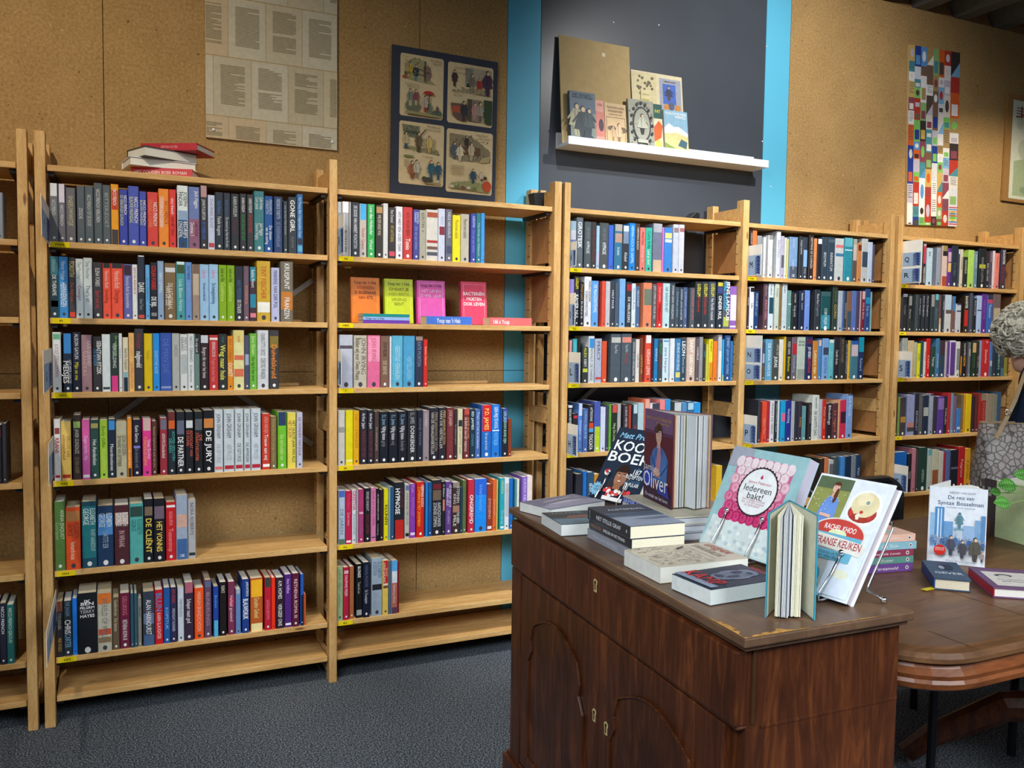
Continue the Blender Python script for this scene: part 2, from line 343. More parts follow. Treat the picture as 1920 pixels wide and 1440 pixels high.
DATA = """
ROW A1 80 330 6.857
97 205 88 70757d|b,e4e8f0,0,.22|NICCI FRENCH,d8dce0,.28-.55
205 300 98 706e7c|b,e0d8e8,0,.32|NICCI FRENCH,e8e8ee,.36-.72
305 430 145 6b6870|SNEEUWWITJE,c8c490,.15-.7
445 548 125 566068|ZESDE,d0d0d0,.38-.58
550 660 125 566068|NICCI FRENCH TOT DE DOOD,d0d0c8,.15-.7
665 775 85 525c62|NICCI FRENCH VERLOREN,d8d8d8,.1-.65
775 880 112 565e64|BITTERZOET,a0a8a8,.05-.8
880 985 102 f0a020|b,c84020,.1,.42|b,404048,.75,1|NICCI FRENCH,fff,.08-.35
990 1100 172 3c46a8|NICCI FRENCH,fff,.1-.45,r|DE VERBORGEN GLIMLACH,d8dc90,.1-.65,l
1105 1245 125 4a58b4|NICCI FRENCH,fff,.18-.62,r|BLAUWE MAANDAG,d8dc90,.18-.62,l
1245 1340 195 4450b0|NICCI FRENCH,fff,.16-.62,r|BLAUWE MAANDAG,d8dc90,.16-.62,l
1350 1490 203 d8443c|NICCI FRENCH,fff,.18-.62,r|DINSDAG IS VOORBIJ,f0905c,.14-.65,l
1495 1628 160 f08c30|NICCI FRENCH,b04018,.2-.6,r|DONDERDAGSKINDEREN,fff,.14-.66,l
1630 1720 170 e03c38|nicci french,fff,.15-.43|KAN NIET TERUG,8c1c1c,.47-.8
1735 1875 118 e0e8e8|b,90a8c8,.4,.55|b,28507c,.55,1|JOSEPH,303840,.1-.33,r|FINDER,303840,.1-.33,l|BEDRIJFS,fff,.57-.84,r|ONGEVAL,fff,.57-.84,l
OFF 340 330
100 240 135 6c7cb4|b,94607c,.52,1|Jack Higgins,fff,.07-.35,r|Dominee 3,fff,.58-.8,l|Colin Forbes,802840,.56-.8,r
245 340 120 34343a|b,b89090,.0,.18|JOHN FULLERTON,e0e4e8,.22-.54|HET KOPEREN DOEK,4878d0,.57-.85
345 435 243 c8d0e8|THOMAS ROSS,8890a8,.06-.6|b,c04850,.88,.96
437 545 205 2c3440|Nora Roberts,5080c0,.15-.38|Fatale leugens,e0e0e0,.42-.75
548 635 215 303844|Karin Fossum,5070a0,.12-.4|De moord op Harriet Krohn,d0d4d8,.42-.95
640 748 225 2e3036|KARIN FOSSUM,d8d8d8,.05-.4|De moord,803038,.46-.7
755 840 225 34343a|KARIN FOSSUM,f0f0f0,.07-.32|DE DUIVEL DRAAGT HET LICHT,38a050,.36-.82
845 935 235 3a3a3e|KARIN FOSSUM,f0f0f0,.07-.32|WIE DE WOLF VREEST,d04030,.35-.68
938 1068 190 3f7f86|Colin Forbes,f0f0f0,.1-.3,r|Cover grande,e0e8e8,.1-.3,l|Jack Higgins,f0f0f0,.53-.73,r|Donnere Vlieging,e0e8e8,.53-.8,l
1072 1178 255 20549a|FREDERICK,c0ccd8,.06-.33,r|FORSYTH,c0ccd8,.08-.32,l|De slaven,fff,.52-.78,r|van de oorlog,fff,.56-.86,l
1192 1305 260 2a3c68|FREDERICK FORSYTH,b8c8e0,.04-.4|DE ONDERHANDELAAR,8098c0,.45-.9
1312 1370 320 3a4248|Lisa Gardner Niet Ademen,b0b4b8,.08-.65
1375 1485 268 34383f|GONE GIRL,fff,.05-.62,c,.5|GILLIAN FLYNN,788088,.7-.9
1488 1565 232 2f6ca8|b,303840,.74,.84|Val Penny Een Uitgemaakte Kans,c8e0f0,.05-.72|b,60a8c8,.86,.96
ROW A2 80 460 6.857
100 215 138 3c7480|b,26404e,.3,1|Sebastian,90b0b8,.05-.25|DE THERAPIE,fff,.3-.64|b,60b0b0,.72,.82
210 335 143 3c90d8|Nancy Huber,fff,.07-.38|HERINNERINGEN,e8f0f8,.42-.82,c,.7
340 430 155 4a4448|FORSYTH,f0d890,.06-.32,c,.7|De Afghaan,e07840,.41-.73|b,e04838,.9,.98
432 530 170 dce6e8|Tiny Fisscher,8098a0,.05-.35|Covergirl,a85060,.45-.7
532 645 158 d4dee0|Tiny Fisscher,8098a0,.05-.35|That's it!,506070,.45-.73
652 775 215 403c42|ELENA FORBES,e8e8e8,.1-.43|Sterf met mij,d04848,.5-.82
778 885 225 f05840|b,303038,0,.09|Veronica Roth,f8d8c8,.14-.45|Inwijding,a83020,.48-.72
888 1040 228 f05840|b,303038,0,.09|Veronica Roth,f8d8c8,.14-.45|Divergent,a83020,.48-.72
1045 1155 240 6468b0|b,402838,.02,.2|Veronica Roth Samensmelten,e0e0f0,.22-.8
1155 1225 245 e8eaec|SIMON KERNICK,c04050,.05-.55
1225 1320 130 2c3444|DARK,e8e8e8,.42-.58,c,.8|Simon Toyne,a0a8b0,.68-.85|b,e05040,.93,.98|b,f0f0f0,0,.015
1325 1385 250 68b0e8|James Patterson,4080c0,.1-.8
1388 1480 218 20242c|COLIN FORBES,e03030,.06-.48,c,.6|DE BIJL,fff,.6-.78,c,.7|b,888,.88,.94
1482 1565 200 90acd0|NIKKI GEMMELL,e8f0f8,.2-.55
1572 1720 225 806848|b,d8dce0,.08,.16|DE KATHEDRAAL,f0e8d8,.35-.82,c,.4|VAN DE ZEE,f0e8d8,.4-.75,l,.4
1722 1838 208 48a0a8|b,405838,.05,.2|b,d8f0f0,0,.05|Linda Blauwe Horizon,d0f0f0,.3-.85
OFF 340 460
50 142 215 6c98d8|DOLF PARKER,283868,.06-.3|DE KRUISTOCHT,a0c0e8,.36-.65
145 240 240 a89080|b,806858,0,.17|b,c8b4a0,.17,.55
240 360 242 a0c8ec|Liberty,e080a0,.1-.25|Het moeras van kleine leed,304878,.33-.65
362 480 242 a4cef0|Liberty,e080a0,.1-.25|De honingbijenkoning,304878,.33-.7
485 588 250 88b418|Linda van Rijn,485818,.06-.3|Casablanca,d8f080,.32-.65
590 690 255 88b418|Linda van Rijn,485818,.06-.3|Casablanca,d8f080,.32-.65
690 800 265 282c38|HALF PEERDER,4878a8,.25-.6|DE STALKER,f0f0f0,.61-.86
802 875 265 705868|MOORDKUIL,e09878,.35-.7
878 970 275 402c38|b,2c88a0,0,.26|b,2888a8,.5,.75|Saskia Noort,fff,.05-.38|b,e08090,.85,.93
970 1148 198 d0a830|b,f0f0e8,.68,.85|TINY FISSCHER,c84828,.08-.62,c,.45
1158 1265 285 b8bce0|MARIEKE VAN DER POL,404060,.05-.75
1275 1440 205 706858|b,c07830,.5,.8|KRUISPUNT,fff,.03-.46,c,.4|FRANZEN,fff,.59-.95,c,.4
ROW A3 80 600 6.857
135 245 155 e4ecee|b,70b890,.03,.12|JOOST ZWAGERMAN,c88898,.2-.75
270 385 172 203048|b,3c88d0,0,.34|MEISJES,fff,.46-.85,l,.6|HET MEER VAN DE,d0d8e0,.45-.85,r
390 500 155 22263a|ALISON GAYLIN,e8e8f0,.03-.45|Mijn en me,f0e040,.5-.8
505 640 190 a48088|KATE QUERNEY,e0ccd0,.1-.55,r|VANITAS,d0b0b0,.2-.8,l
650 760 210 3a383c|SEBASTIAN FITZEK,f0f0f0,.08-.68,r,.5|DE BLINDE,58a0d8,.23-.53,l
768 878 182 dce6ea|b,404850,.92,.96
880 982 165 2c3c38|b,e0408c,.73,1|VERGELDING,e0e8e0,.17-.6|De verdwenenen,80c070,.05-.4,r
985 1030 172 e0e4e8|Lemaitre,a0a8b0,.2-.5
1035 1108 222 e4dcc0|b,203048,.74,1|b,88b8c0,.64,.74|MARTIN THIJSSEN,605848,.2-.6
1112 1185 165 f0bc70|HUMILIATION,c07850,.5-.95|LIEVE JORIS,e0a060,.05-.4
1187 1305 112 3c3c42|Karin Slaughter,b04040,.08-.32|nulgeweld,f0f0f0,.36-.62,c,.6
1308 1418 172 e0c010|Saskia,c8a008,.3-.45
1420 1512 170 2890e8|DOROTHEE ROSE,b0d8f8,.3-.7
1515 1665 165 3858b0|DE MAN DIE,6078c8,.1-.7|b,90a0d0,.92,.96
1668 1768 170 b4b8b4|NICCI,808880,.2-.4
1772 1870 180 dce0e0|b,b8c0c4,.36,.7|NICCI,606870,.05-.3,r|GERARD,606870,.05-.3,l
OFF 340 600
85 172 175 e0e4e8|NICCI GERRARD,606870,.05-.5|de onderstroom,909898,.55-.85
172 242 180 688880|b,22242a,0,.35|Een enige zoek,e8e8e8,.08-.33
245 358 195 302028|b,d0d8e0,0,.14|Burgers die voor het leven,e8e0e0,.22-.78
360 480 192 c83434|HENNING DOOR,f0e0e0,.12-.4|Vingers die leven haten,e89090,.42-.85|b,f0e0e0,.05,.09
482 592 178 2c3232|TALA GYASI,409890,.05-.15|Weg naar huis,e0e060,.2-.82,c,.6
595 670 205 e08c20|EVA CORIJN,b05818,.05-.45|DORST,f8e8d0,.5-.76,c,.7
672 812 130 e4dc9c|b,d87050,.42,.5|b,d87050,.65,.78|b,e0d080,0,.2|BLOESEM,c06040,.1-.2
812 880 195 4c4c68|b,a0a8c0,.35,.55
880 975 172 6cb440|Jane Green,d8f0b0,.05-.38|Een dag in haar leven,306020,.42-.85
980 1125 130 d0d2d8|CHARLOTTE ORTIZ,707880,.05-.43|DERTIG WAKEN,707880,.47-.82
1130 1258 130 3c3a3c|b,807030,.1,.3|Duivelskruid,e88830,.24-.82,c,.55
ROW A4 85 755 6.857
120 205 215 e0e2e4|b,904848,.14,.24|KRANS,b02830,.3-.55,c,.6|b,c03040,.91,.95
210 340 245 e8c468|b,b83828,.9,.96|DROOM VAN,987038,.25-.6,r|volmaaktheid,987038,.22-.65,l
360 470 160 382c2c|b,90b060,.1,.2|JAVIER GUNZALEZ,d8d0c0,.22-.6|DE MAN NOEM,988868,.65-.9
478 582 220 d860a8|Dagen zonder Ally,f8d0e8,.27-.68|b,f0f0f0,.92,.97
585 698 222 2c4c48|Het Aandenken,f0f0f0,.33-.77|b,a8a060,.06,.14
706 808 228 a0c840|Emily Giffin,507818,.1-.47|IETS BLAUWS,c8d868,.5-.85
812 912 215 202c40|b,4090d8,.02,.18|Moordmotieven,f0f0f0,.42-.88
915 1055 250 b8b498|LEON GOUDEN,484838,.24-.6,r|DE MAAND VAN SEPTEMBER,484838,.24-.8,l
1060 1120 200 f09028|b,303030,.85,1|Al voor jou,f8e0c0,.5-.85
1130 1235 220 202038|Karin Gerson,f0f0f0,.1-.4|De dertiende vrik,808898,.5-.85|b,8080d0,.46,.5
1255 1370 215 e03890|b,d0b0a8,0,.2|TUNDERLEUGENS,f0b040,.3-.82,l|Lhees Gordon,f0e0f0,.36-.7,r
1375 1440 240 5c3830|Ronald Giphard ik ook van jou,c0a090,.1-.85
1478 1575 200 98303c|b,687080,.02,.2|ALISON PICK,f0f0f0,.27-.45|Doodenlied,f0f0f0,.46-.7
1580 1680 118 242c34|b,70302c,0,.14|b,d86020,.14,.27|ACHTER GESLOTEN,50b8b0,.31-.78,r|DEUREN,50b8b0,.42-.65,l
1688 1800 118 20242c|b,606880,.14,.36|DE PARTNER,f8f8f8,.4-.88,c,.7
1805 1910 118 1a1e24|b,d0d4d8,.14,.26|ADVOCAAT VAN,e06048,.3-.72,r|DE DUIVEL,e06048,.3-.56,l
OFF 340 755
172 282 115 1c2024|b,585c64,.12,.3|DE,e06048,.37-.48,r|STRAATVECHTER,e06048,.34-.8,l
285 425 100 14161c|b,c88040,.13,.28|DE JURY,f8f8f8,.32-.84,c,.7
428 540 90 c4ccd4|JOHN GRISHAM,505860,.07-.46|DE GETUIGE,a0a8b0,.55-.85|b,d87070,.91,.96
550 685 85 c0cad0|JOHN GRISHAM,505860,.07-.46|HET PROCES,a0a8b0,.56-.82|b,b02838,.9,.96
692 800 82 c0cad0|JOHN GRISHAM,505860,.07-.46|DE GETUIGE,606870,.55-.85|b,b02838,.9,.96
810 892 82 bcc8ce|JOHN GRISHAM,505860,.07-.46|DE AFPERSER,505860,.54-.86|b,b02838,.9,.96
900 1025 78 c0cad4|JOHN GRISHAM,505860,.07-.46|HET PROCES,98a0a8,.56-.82|b,b02838,.9,.96
1040 1145 145 c03828|Trouw aan mij,f8f0e8,.37-.83|LINDA VAN RIJN,e0a090,.05-.35|b,f0f0f0,.9,.95
1150 1228 178 786840|Karen Rose De jonge vrouw,b09868,.05-.85
1240 1355 120 68b428|b,283860,0,.24|De verloofden van,c8e090,.4-.85
1365 1475 130 d8c850|HET LEUKSTE JAAR VAN ALLE,484030,.14-.9,r|NIET DE ZON,b05040,.14-.45,l
1485 1562 128 b4b8cc|DE HONDEN VAN JULIA,803060,.08-.78
ROW A5 90 910 6.857
90 230 215 4c7038|ANNA ENQUIST,b8c8a8,.12-.55,r|Contrapunt,90a878,.3-.55,l
235 425 290 c84820|b,a87040,.06,.22|ELIZABETH,782818,.25-.5,r|GEORGE,782818,.25-.46,l|Verkeerde keuze,f0c8a8,.55-.84
440 635 215 1c4454|b,1c6870,.07,.85|ELIZABETH,c8d8d8,.1-.35,r|GEORGE,d8e0e0,.1-.35,l|IN HET AANGEZICHT,a0b8b8,.42-.75,r
640 850 270 1c3454|b,4880b8,.14,.48|ELIZABETH,d8e0e8,.12-.35,r|GEORGE,d8e0e8,.12-.35,l|LAATSTE EER,a0b0c8,.42-.7
860 1050 262 48242c|b,b09890,.12,.32|ELIZABETH,e8e0e0,.12-.35,r|GEORGE,e8e0e0,.12-.35,l|IN WRAAK,c8a0a0,.42-.7
1055 1232 240 4c9c98|b,2c4440,.05,.22|ELIZABETH,286860,.26-.52,r|GEORGE,286860,.26-.46,l
1240 1360 180 141820|b,706050,.12,.26|DE CLIËNT,f0c050,.3-.85,c,.6
1365 1510 175 181820|b,685868,.12,.32|HET VONNIS,f0c050,.36-.84,c,.55
1520 1650 220 b01c24|b,e8e8e8,.05,.09|NICOLA UPSON,e89088,.16-.4|Tussenstop,e89088,.45-.85
1650 1800 130 909cb0|b,c09888,.3,.5|b,3c5c90,.68,1|M,fff,.92-.96
1805 1905 185 a0a0a4|NORA ROBERTS,604858,.05-.6|b,303034,.9,.95
ROW A6 90 1050 7.2
105 215 570 24242a|b,804c38,.0,.18|STEENBERGEN,a0a098,.2-.5|VRIJE VOGELS,a88030,.65-.9
215 330 560 283038|CHRIS,e8ecf0,.34-.6,c,.7|CARTER,6890a8,.6-.85,c,.7|DE JAGER,6890a8,.02-.28
335 405 525 1c6cc8
408 670 460 14181e|IK,f0f0f0,H.14,c|BEN,f0f0f0,H.18,c|PELGRIM,f0f0f0,H.24,c|TERRY,a0a0a0,H.31,c|HAYES,f0f0f0,H.38,c
675 868 440 a8a494|b,c86828,.02,.2|b,b04830,.62,.72|b,806848,.76,.85|WERELD OP WIELEN,686460,.1-.85
875 970 510 5c4c38|Geraldine Brooks,c0b8a0,.05-.35|De laatste,c0b8a0,.4-.65
975 1112 455 601c38|GELUKKIG,c06878,.05-.4|RETHENA ROMA III,e0d0d0,.48-.85
1118 1165 455 2c4c5c
1168 1215 455 305060
1218 1270 520 787870|AIR AIN,404040,.05-.5
1285 1445 435 303848|b,5c6884,.4,.6|ALAN HARNOURST,d8dce8,.15-.8|b,40587c,.8,1
1448 1558 410 b41820|BLUN,4878b0,.05-.4,c,.7|KARIN SLAUGHTER,f0c0c0,.42-.9
1565 1655 380 1c5090|KOPSTUK,8cb0d8,.35-.75
1658 1742 375 2c2848|JACK HIGGINS,b04040,.03-.28|MIDNIGHT RUNNER,b0b0c8,.38-.8
1755 1840 375 b4bcc8|TAMAR MYERS IDOOL,687078,.2-.55
OFF 330 1040 6.4
105 215 340 302438|b,a05868,.0,.18|Schaper naast god,e0d8e0,.28-.7
225 338 405 d84c18|HANNAH BRANDSCHOON,f0a890,.07-.85
345 430 310 584058|BLINDELINGS,a08088,.15-.85|b,506080,.02,.12
450 515 385 1c3c90|b,48a0b8,.67,1|Boeken,6090d0,.1-.5
525 610 335 1c1414|SILENCE,c8c0b8,.06-.2
628 710 330 6c2c48|b,a02c50,.3,.45|Verhaal groeiend,d8b8c0,.25-.75
718 780 420 5878a8|b,909ca8,0,.1
795 880 300 18387c|JAMES PATTERSON,d0e0f0,.05-.32,r|BLAUWDRUK,f0f0f0,.36-.74,c,.7
895 1045 290 a85020|b,e0a020,.03,.35|b,d8c890,.85,1|Gouden Geheel,f0c880,.36-.75
1065 1145 280 a8182c|b,303c34,0,.18|SANDRA BROWN,d07080,.42-.8
1148 1195 280 d83018
1200 1300 280 2c1c28|A.M. HOMES,e8e4e8,.06-.42|VERGEEF ONS,e8e4e8,.52-.95
1305 1390 242 482070|Anne Hoffman,c8a8e0,.08-.36|b,d0d0e0,.92,.96
1395 1480 230 501830|RETHENA ROMA III,d8b8c0,.1-.84
1495 1535 238 2050a0|b,141420,.4,1
1538 1560 470 c05020
ROW B1 625 360 6.4
50 100 115 c8c8cc|b,a09a98,.2,1
102 190 112 98989c|b,e0e0e4,0,.2|BLOEDLIJN,484448,.52-.92
192 212 118 b0b0b4
215 312 120 2c3038|DE DOOD VAN HARRIET MONCKTON,d8dce0,.06-.85
315 400 138 b0a8a0|b,40a0d8,0,.3|Violet Grace,b04838,.45-.85
410 498 142 2c9c4c|Loes den Hollander,e8f0e8,.03-.58|Vloed,d8ecd8,.66-.85
508 595 155 302c28|b,a88050,.03,.15|WIE EEN KIND WAS,c8b8a0,.18-.57
598 658 135 c4c4c4
662 745 182 302c2c|Peter Drommel,c8c8c8,.05-.3|HET LAATSTE BEVEL,c0a050,.35-.68|b,c04858,.86,.95
752 832 172 d4d4dc|KATE HARDY,585860,.1-.36|EEN GOED TEAM,686870,.38-.85
836 950 178 b83434|Tonio,e8d8d0,.6-.82,c,.5|A.F.TH. VAN DER HEIJDEN,882828,.1-.55
960 1030 208 40448c|KERSTIN,c8d0e8,.05-.28,r|FANNY,c8d0e8,.05-.26,l|De val aan leiden,9098d0,.34-.8
1032 1112 215 a09c8c|KERSTIN,585848,.05-.35|+,484840,.39-.44
1114 1255 208 c8c4bc|b,a05038,.05,.15|b,a83030,.6,.65|b,505460,.83,.9|b,705048,.72,.78
1262 1340 198 c4c8dc|b,803040,.34,.5|MAZZO,a0a0b0,.15-.3
1350 1425 205 686878|NELE NEUHAUS,d0d0d8,.05-.55|b,484c68,.7,.85
1430 1525 275 e8d818|Moord met uitzicht,a08c20,.1-.5
1530 1628 262 b8b0a0|Moord met uitzicht,686050,.1-.5
1650 1712 258 40489c|KERSTIN,c8d0e8,.05-.28|De val aan leiden,8890c8,.34-.8
1714 1770 252 2c7480|Het Einde van Odensed,a0c8c8,.2-.85
1772 1815 252 3c90d8
ROW B3 625 505 4.571
50 168 560 b4b8c8|b,504850,.2,.26
175 288 565 b8b0a0|JOHN IRVING,605c50,.05-.75,r|Bidden wij voor Owen Meany,484438,.05-.85,l
292 402 565 d86490|b,e890b0,.02,.5|JOHN IRVING,c04070,.05-.5
405 478 570 785848|DON FELINE,382c20,.12-.4|DE BIENE,c8b8a0,.48-.75
482 500 575 d0d4dc
503 596 568 58a8c8|GEESTIGE VERHALEN,b0d8e8,.2-.85
600 698 570 4898c4|VERTELLINGEN,90c8e0,.4-.85
700 768 575 2c3048|b,908078,0,.08|KATE MORTON,8090b0,.1-.6
770 808 600 c82820|Saskia Noort,f0c0a8,.05-.65
ROW B4 625 750 5.647
48 125 112 c0bcb4|b,909090,.3,.4
130 210 112 d8cc10|b,e8e090,.9,.94
213 275 115 d8a018|NICCI FRENCH,b07810,.05-.7
283 360 105 24222c|Arthur Japin,d8d8e0,.06-.35|MAAR BUITEN IS HET FEEST,883840,.38-.88
362 430 108 24222c|Arthur Japin,d8d8e0,.06-.35|MAAR BUITEN IS HET FEEST,883840,.38-.88
435 485 122 483838|Een schitterend gebrek,a09888,.3-.75
490 582 125 161a24|E.L. James,80a8c8,.06-.26|Vijftig tinten,e0e0e8,.28-.55|grijs,808088,.57-.68
588 682 125 161a24|E.L. James,80a8c8,.06-.26|Vijftig tinten,e0e0e8,.28-.55|vrij,808088,.57-.65
686 780 122 161a24|E.L. James,80a8c8,.06-.26|Vijftig tinten,e0e0e8,.28-.55|donkerder,808088,.57-.78
785 885 112 24262c|E.L. JAMES,a0a0a8,.04-.26|DONKERDER,e8e8e8,.3-.82,c,.4
890 945 110 1c2030|ANNE FRANK,606878,.15-.7
950 1015 112 8c7c84|Leonie Breebaart,c0b8c0,.05-.32
1022 1110 85 24222c|PIERRE JARAWAN DE ZOON,988870,.08-.82,r|VAN DE VERHALENVERTELLER,c0b8b0,.08-.88,l
1115 1192 82 28242c|PIERRE JARAWAN DE ZOON,c0a068,.05-.7,r|VAN DE VERTELLER,c0b8b0,.05-.78,l
1200 1275 82 702c30|JODIE JANSEN,d0a8a0,.05-.35|WAAR HET OM DRAAIT,904848,.4-.85
1277 1310 100 38282c|Een schitterend gebrek,a09888,.3-.7
1315 1368 95 c8c0a0|b,283038,.22,.35|DE LAATSTE GAST,787058,.37-.9
1378 1442 92 6c2c2c|b,b04840,0,.12|ANNE JACOBS,c88050,.17-.6,r|DE ERFENIS VAN HET WEESHUIS,e0d0c8,.17-.85,l
1445 1498 95 1c3444|ED JAMES,e0e8e8,.05-.42|ZONDER,508898,.5-.75
1503 1555 100 4464a0|Trucs om het te proberen,d0d8f0,.05-.8
1568 1672 55 2060b0|b,c82020,0,.5|P.D. JAMES,e8c870,.06-.47,c,.5|Een zeer aan de dood,c0d8f0,.53-.85
1676 1760 50 1c70c8|GEEN PRIJS TE HOOG,f0f0f0,.04-.45|b,e0e8f0,.48,.5|KOSTELIJK,80c0e8,.53-.78
1765 1782 80 1c50a0
1785 1845 90 182430|b,384890,0,.28|LISA JACKSON BLIND ZIJN,a8d8c0,.06-.72
1850 1885 200 803820
ROW B5 625 880 9.6
90 215 390 a8b8d0|b,4868b8,0,.12|b,507058,.9,1|DE JAREN,687888,.3-.85
222 330 395 b81c48|Tante Blanca,d05070,.05-.35|Zoete tranen,e8a0b0,.4-.65|b,f0e0e0,.93,.97
335 410 370 d0d0d8|GREETHA,d02858,.02-.38,c,.7|BOEKENHOEK,7880a0,.45-.85
412 450 370 a0a0a8
452 550 365 a83468|b,d8a0b8,.42,.46|Lucinda Riley,7868a0,.5-.85
560 670 345 1c1c22|RENEE KNIGHT,b8b8bc,.06-.42|DISCLAIMER,803038,.48-.85
675 770 340 c874a0|Sarah Jio Casa Olivia,904070,.05-.7|b,503850,.91,.93
775 832 350 181418|DE ONBEVANGEN ZOON,c8c4c0,.1-.6|Leukeberg,a8a8a8,.65-.9
835 900 370 281c28|Saskia Verhaal,483848,.1-.6
910 990 355 d8cc10|KLUNEN,303018,.24-.76,c,.6
992 1028 320 78a0b8
1030 1095 320 2c5078
1100 1275 240 20222a|b,b82420,.66,1|HYPNOSE,f0f0f0,.1-.56,l,.6|LARS KEPLER,603038,.1-.45,r
1285 1370 275 b8b0a8|b,586c94,.02,.11|ANNE FRANK MIJN LEVEN,686060,.15-.75|b,202020,.9,.96
1375 1478 268 803ca0|MANLIJK,a868c0,.2-.65|H.P. Janson,c8a8d8,.02-.16|b,d8c8e0,.9,.95
1498 1635 235 c82418|HERMAN KOCH,f0e8e0,.05-.45,r|ZOMERHUIS MET ZWEMBAD,f0a830,.08-.8,l
1662 1700 240 2080d0
1702 1775 235 184c88|HERMAN KOCH,3878a8,.1-.55
OFF 810 880
0 170 200 24242c|b,701c28,.07,.16|b,685848,.18,.36|AARDIGDONKER,c8c8c8,.4-.84,r|ZONDER STIPPEN,c8c8c8,.4-.84,l
172 235 225 22242a|D. Baldacci,e0e0e0,.04-.3|b,c07860,.33,.54
240 352 225 5c3c80|HET MEISJE DAT VAN DE,e0d8e8,.06-.48,r|SPINNEN HIELD,e0d8e8,.12-.45,l|DAVID LAGERCRANTZ,b8a0d0,.54-.8
360 500 240 3c2c2c|b,888078,0,.1|b,987060,.45,.58|STEPHEN,c8c0b8,.08-.4,r|KING,c8c0b8,.22-.42,l|THE GREEN,e0dcd8,.58-.8,r|MILE,e0dcd8,.63-.85,l
502 548 320 203c50
550 615 200 586840
650 760 192 c02840|ONGEREMD,f0e8e8,.28-.83,c,.55
770 980 180 1c88e8|b,2860d0,0,.3|Van Kooten De tweeverdieners,70b0f0,.1-.62
985 1080 270 8c3828|b,d89070,-.1,.0|ZWIJGEND,e0b0a0,.3-.75|b,e8e0e0,.9,.96
1085 1155 185 d86430|Roomservice,f0a880,.38-.72
1158 1180 190 d8c868
1220 1300 165 28a0b0|VERONICA,c8e088,.04-.3|De brug,a0d8e0,.6-.9|b,e0f0f0,.93,.97
1302 1385 160 d8dce0|b,b0b4b8,.1,.75
1392 1455 165 1c68b8
1458 1475 180 204060
1478 1515 190 309098
1517 1565 175 e0dcd0
1620 1705 140 8868c0|CATHY KELLY,e0d8f0,.03-.58
1707 1800 120 e0d0d0
ROW B6 620 1020 9
100 210 395 8ca078|CATHY KELLY,485c40,.05-.45|Suikerspin,708460,.48-.75
215 310 400 a81c38|DAUPHNE MEIJER,e0c0c8,.15-.55|b,c8a0a8,.06,.12
318 395 385 985c38
425 535 345 121214|BLONDE,e0e0e0,.04-.25|Tessa de Loo,a0a0a0,.33-.55|b,909498,.85,.95
545 660 315 14182c|MARIAN MUDDER,505878,.05-.45|De Toneelspeler,b8b8c0,.5-.75
690 870 250 8c9cac|b,202028,.45,.55|ELIZABETH,486078,.06-.34,r|KOSTOVA,486078,.06-.3,l|HISTORICUS,9898a8,.58-.88,l
875 975 285 d0b050|b,a82018,0,.42|b,d8c0a0,.42,.46|b,684028,.46,.51|Jason,e0a888,.13-.3,r|GARUN GORLAINE,f0d0b0,.03-.4,l
980 1018 290 38608c
1020 1130 285 a05c50|b,4898d0,0,.2|b,c0c8d0,.2,.42|Schemering in Europa,d0b8b0,.45-.8|b,503848,.88,1
1132 1152 300 701420
ROW C1 1055 400 5.647
75 140 78 90a8b8|b,b8b8c0,.2,.4|b,5870a0,.4,1
142 212 42 606870|GROTESK,e8ecf0,.08-.6,c,.7
228 300 85 4c5458|HYPNOSE,e0e0e0,.42-.68|LARS KEPLER,808488,.1-.38
302 352 90 3c3838|Het Rosie Project,903840,.15-.85
355 388 130 a0c0d8|b,c0b0c8,.6,.9
390 482 98 4c5254|HYPNOSE,f0f0f0,.42-.68|LARS KEPLER,808488,.1-.38
485 535 125 4068c8
545 628 112 387090|b,a8a098,.0,.15|b,b09080,.2,.4|Die Belofte,c0d8e8,.5-.68,c,.5
630 698 128 38383c|b,c8d0d8,0,.13|b,7888a0,.13,.4|Khaled,e0e0e0,.6-.8
700 765 102 1c80d0|HERMAN KOCH DE GREPPEL,c0e0f8,.05-.85
768 812 108 4c3c34|HERMAN KOCH,e0e0d8,.08-.55
815 872 148 e0786c|Marian Keyes,903838,.1-.4|De vrouw die,f0c0b8,.42-.8
875 942 150 3cb098|Cathy Kelly,186858,.08-.48|Leef je doel,d8f0d8,.5-.85
950 1048 105 707488|b,d0b090,.75,1|b,a8a8b0,.0,.18
1050 1068 148 d870c0
1072 1152 148 3c80c8|b,e0d080,.12,.24|b,d0e0f0,.26,.33
1165 1222 115 c0c4d0|b,907878,.07,.17
1225 1282 118 c8c8d4|b,a06868,.07,.15
ROW C2 1055 510 5.647
60 118 75 9080c0
122 170 45 282c30|LUDLUM,e8d820,.03-.25,c,.6|KAMER NUL,e8e8e8,.36-.85,c,.6
178 222 105 24242a|Donna Leon,e0a040,.05-.4|De dood en de,e8e8e8,.43-.82
225 300 48 d8d8dc|SCHADUWVECHTERS,505058,.28-.8,l|MARELLE BOERSMA,606068,.08-.5,r
303 375 92 5c98d8|DE MAAGDENTEMPEL,e0f0ff,.08-.7
412 450 95 d8503c
452 500 98 b8b8bc
503 548 92 38404c|HALF FACE,e8e8f0,.2-.6
550 592 115 4c5868
598 660 70 78a8d8
668 725 103 30343c|b,a82838,.05,.2|DE VERLIEZERS,f0f0f0,.33-.9
727 770 120 d0dce0|Thomas Ross,6080a0,.1-.6
772 812 148 4c6488|GELUKZOEKER,d0d8e0,.1-.5
850 940 112 e08460|b,707868,.14,.5
945 992 125 5c585c|JOY LYNN GA VOOR NU,d8d8d8,.05-.8
995 1052 115 d02c2c|Claudia Landman,f0a8a8,.08-.42|Mijlpaal,902020,.45-.85
1055 1130 118 b8d4d8|NIR BARAM IN HET,607880,.08-.65
1135 1185 120 444c54|DONNA LEON VERGELDING,d0d4d8,.05-.8
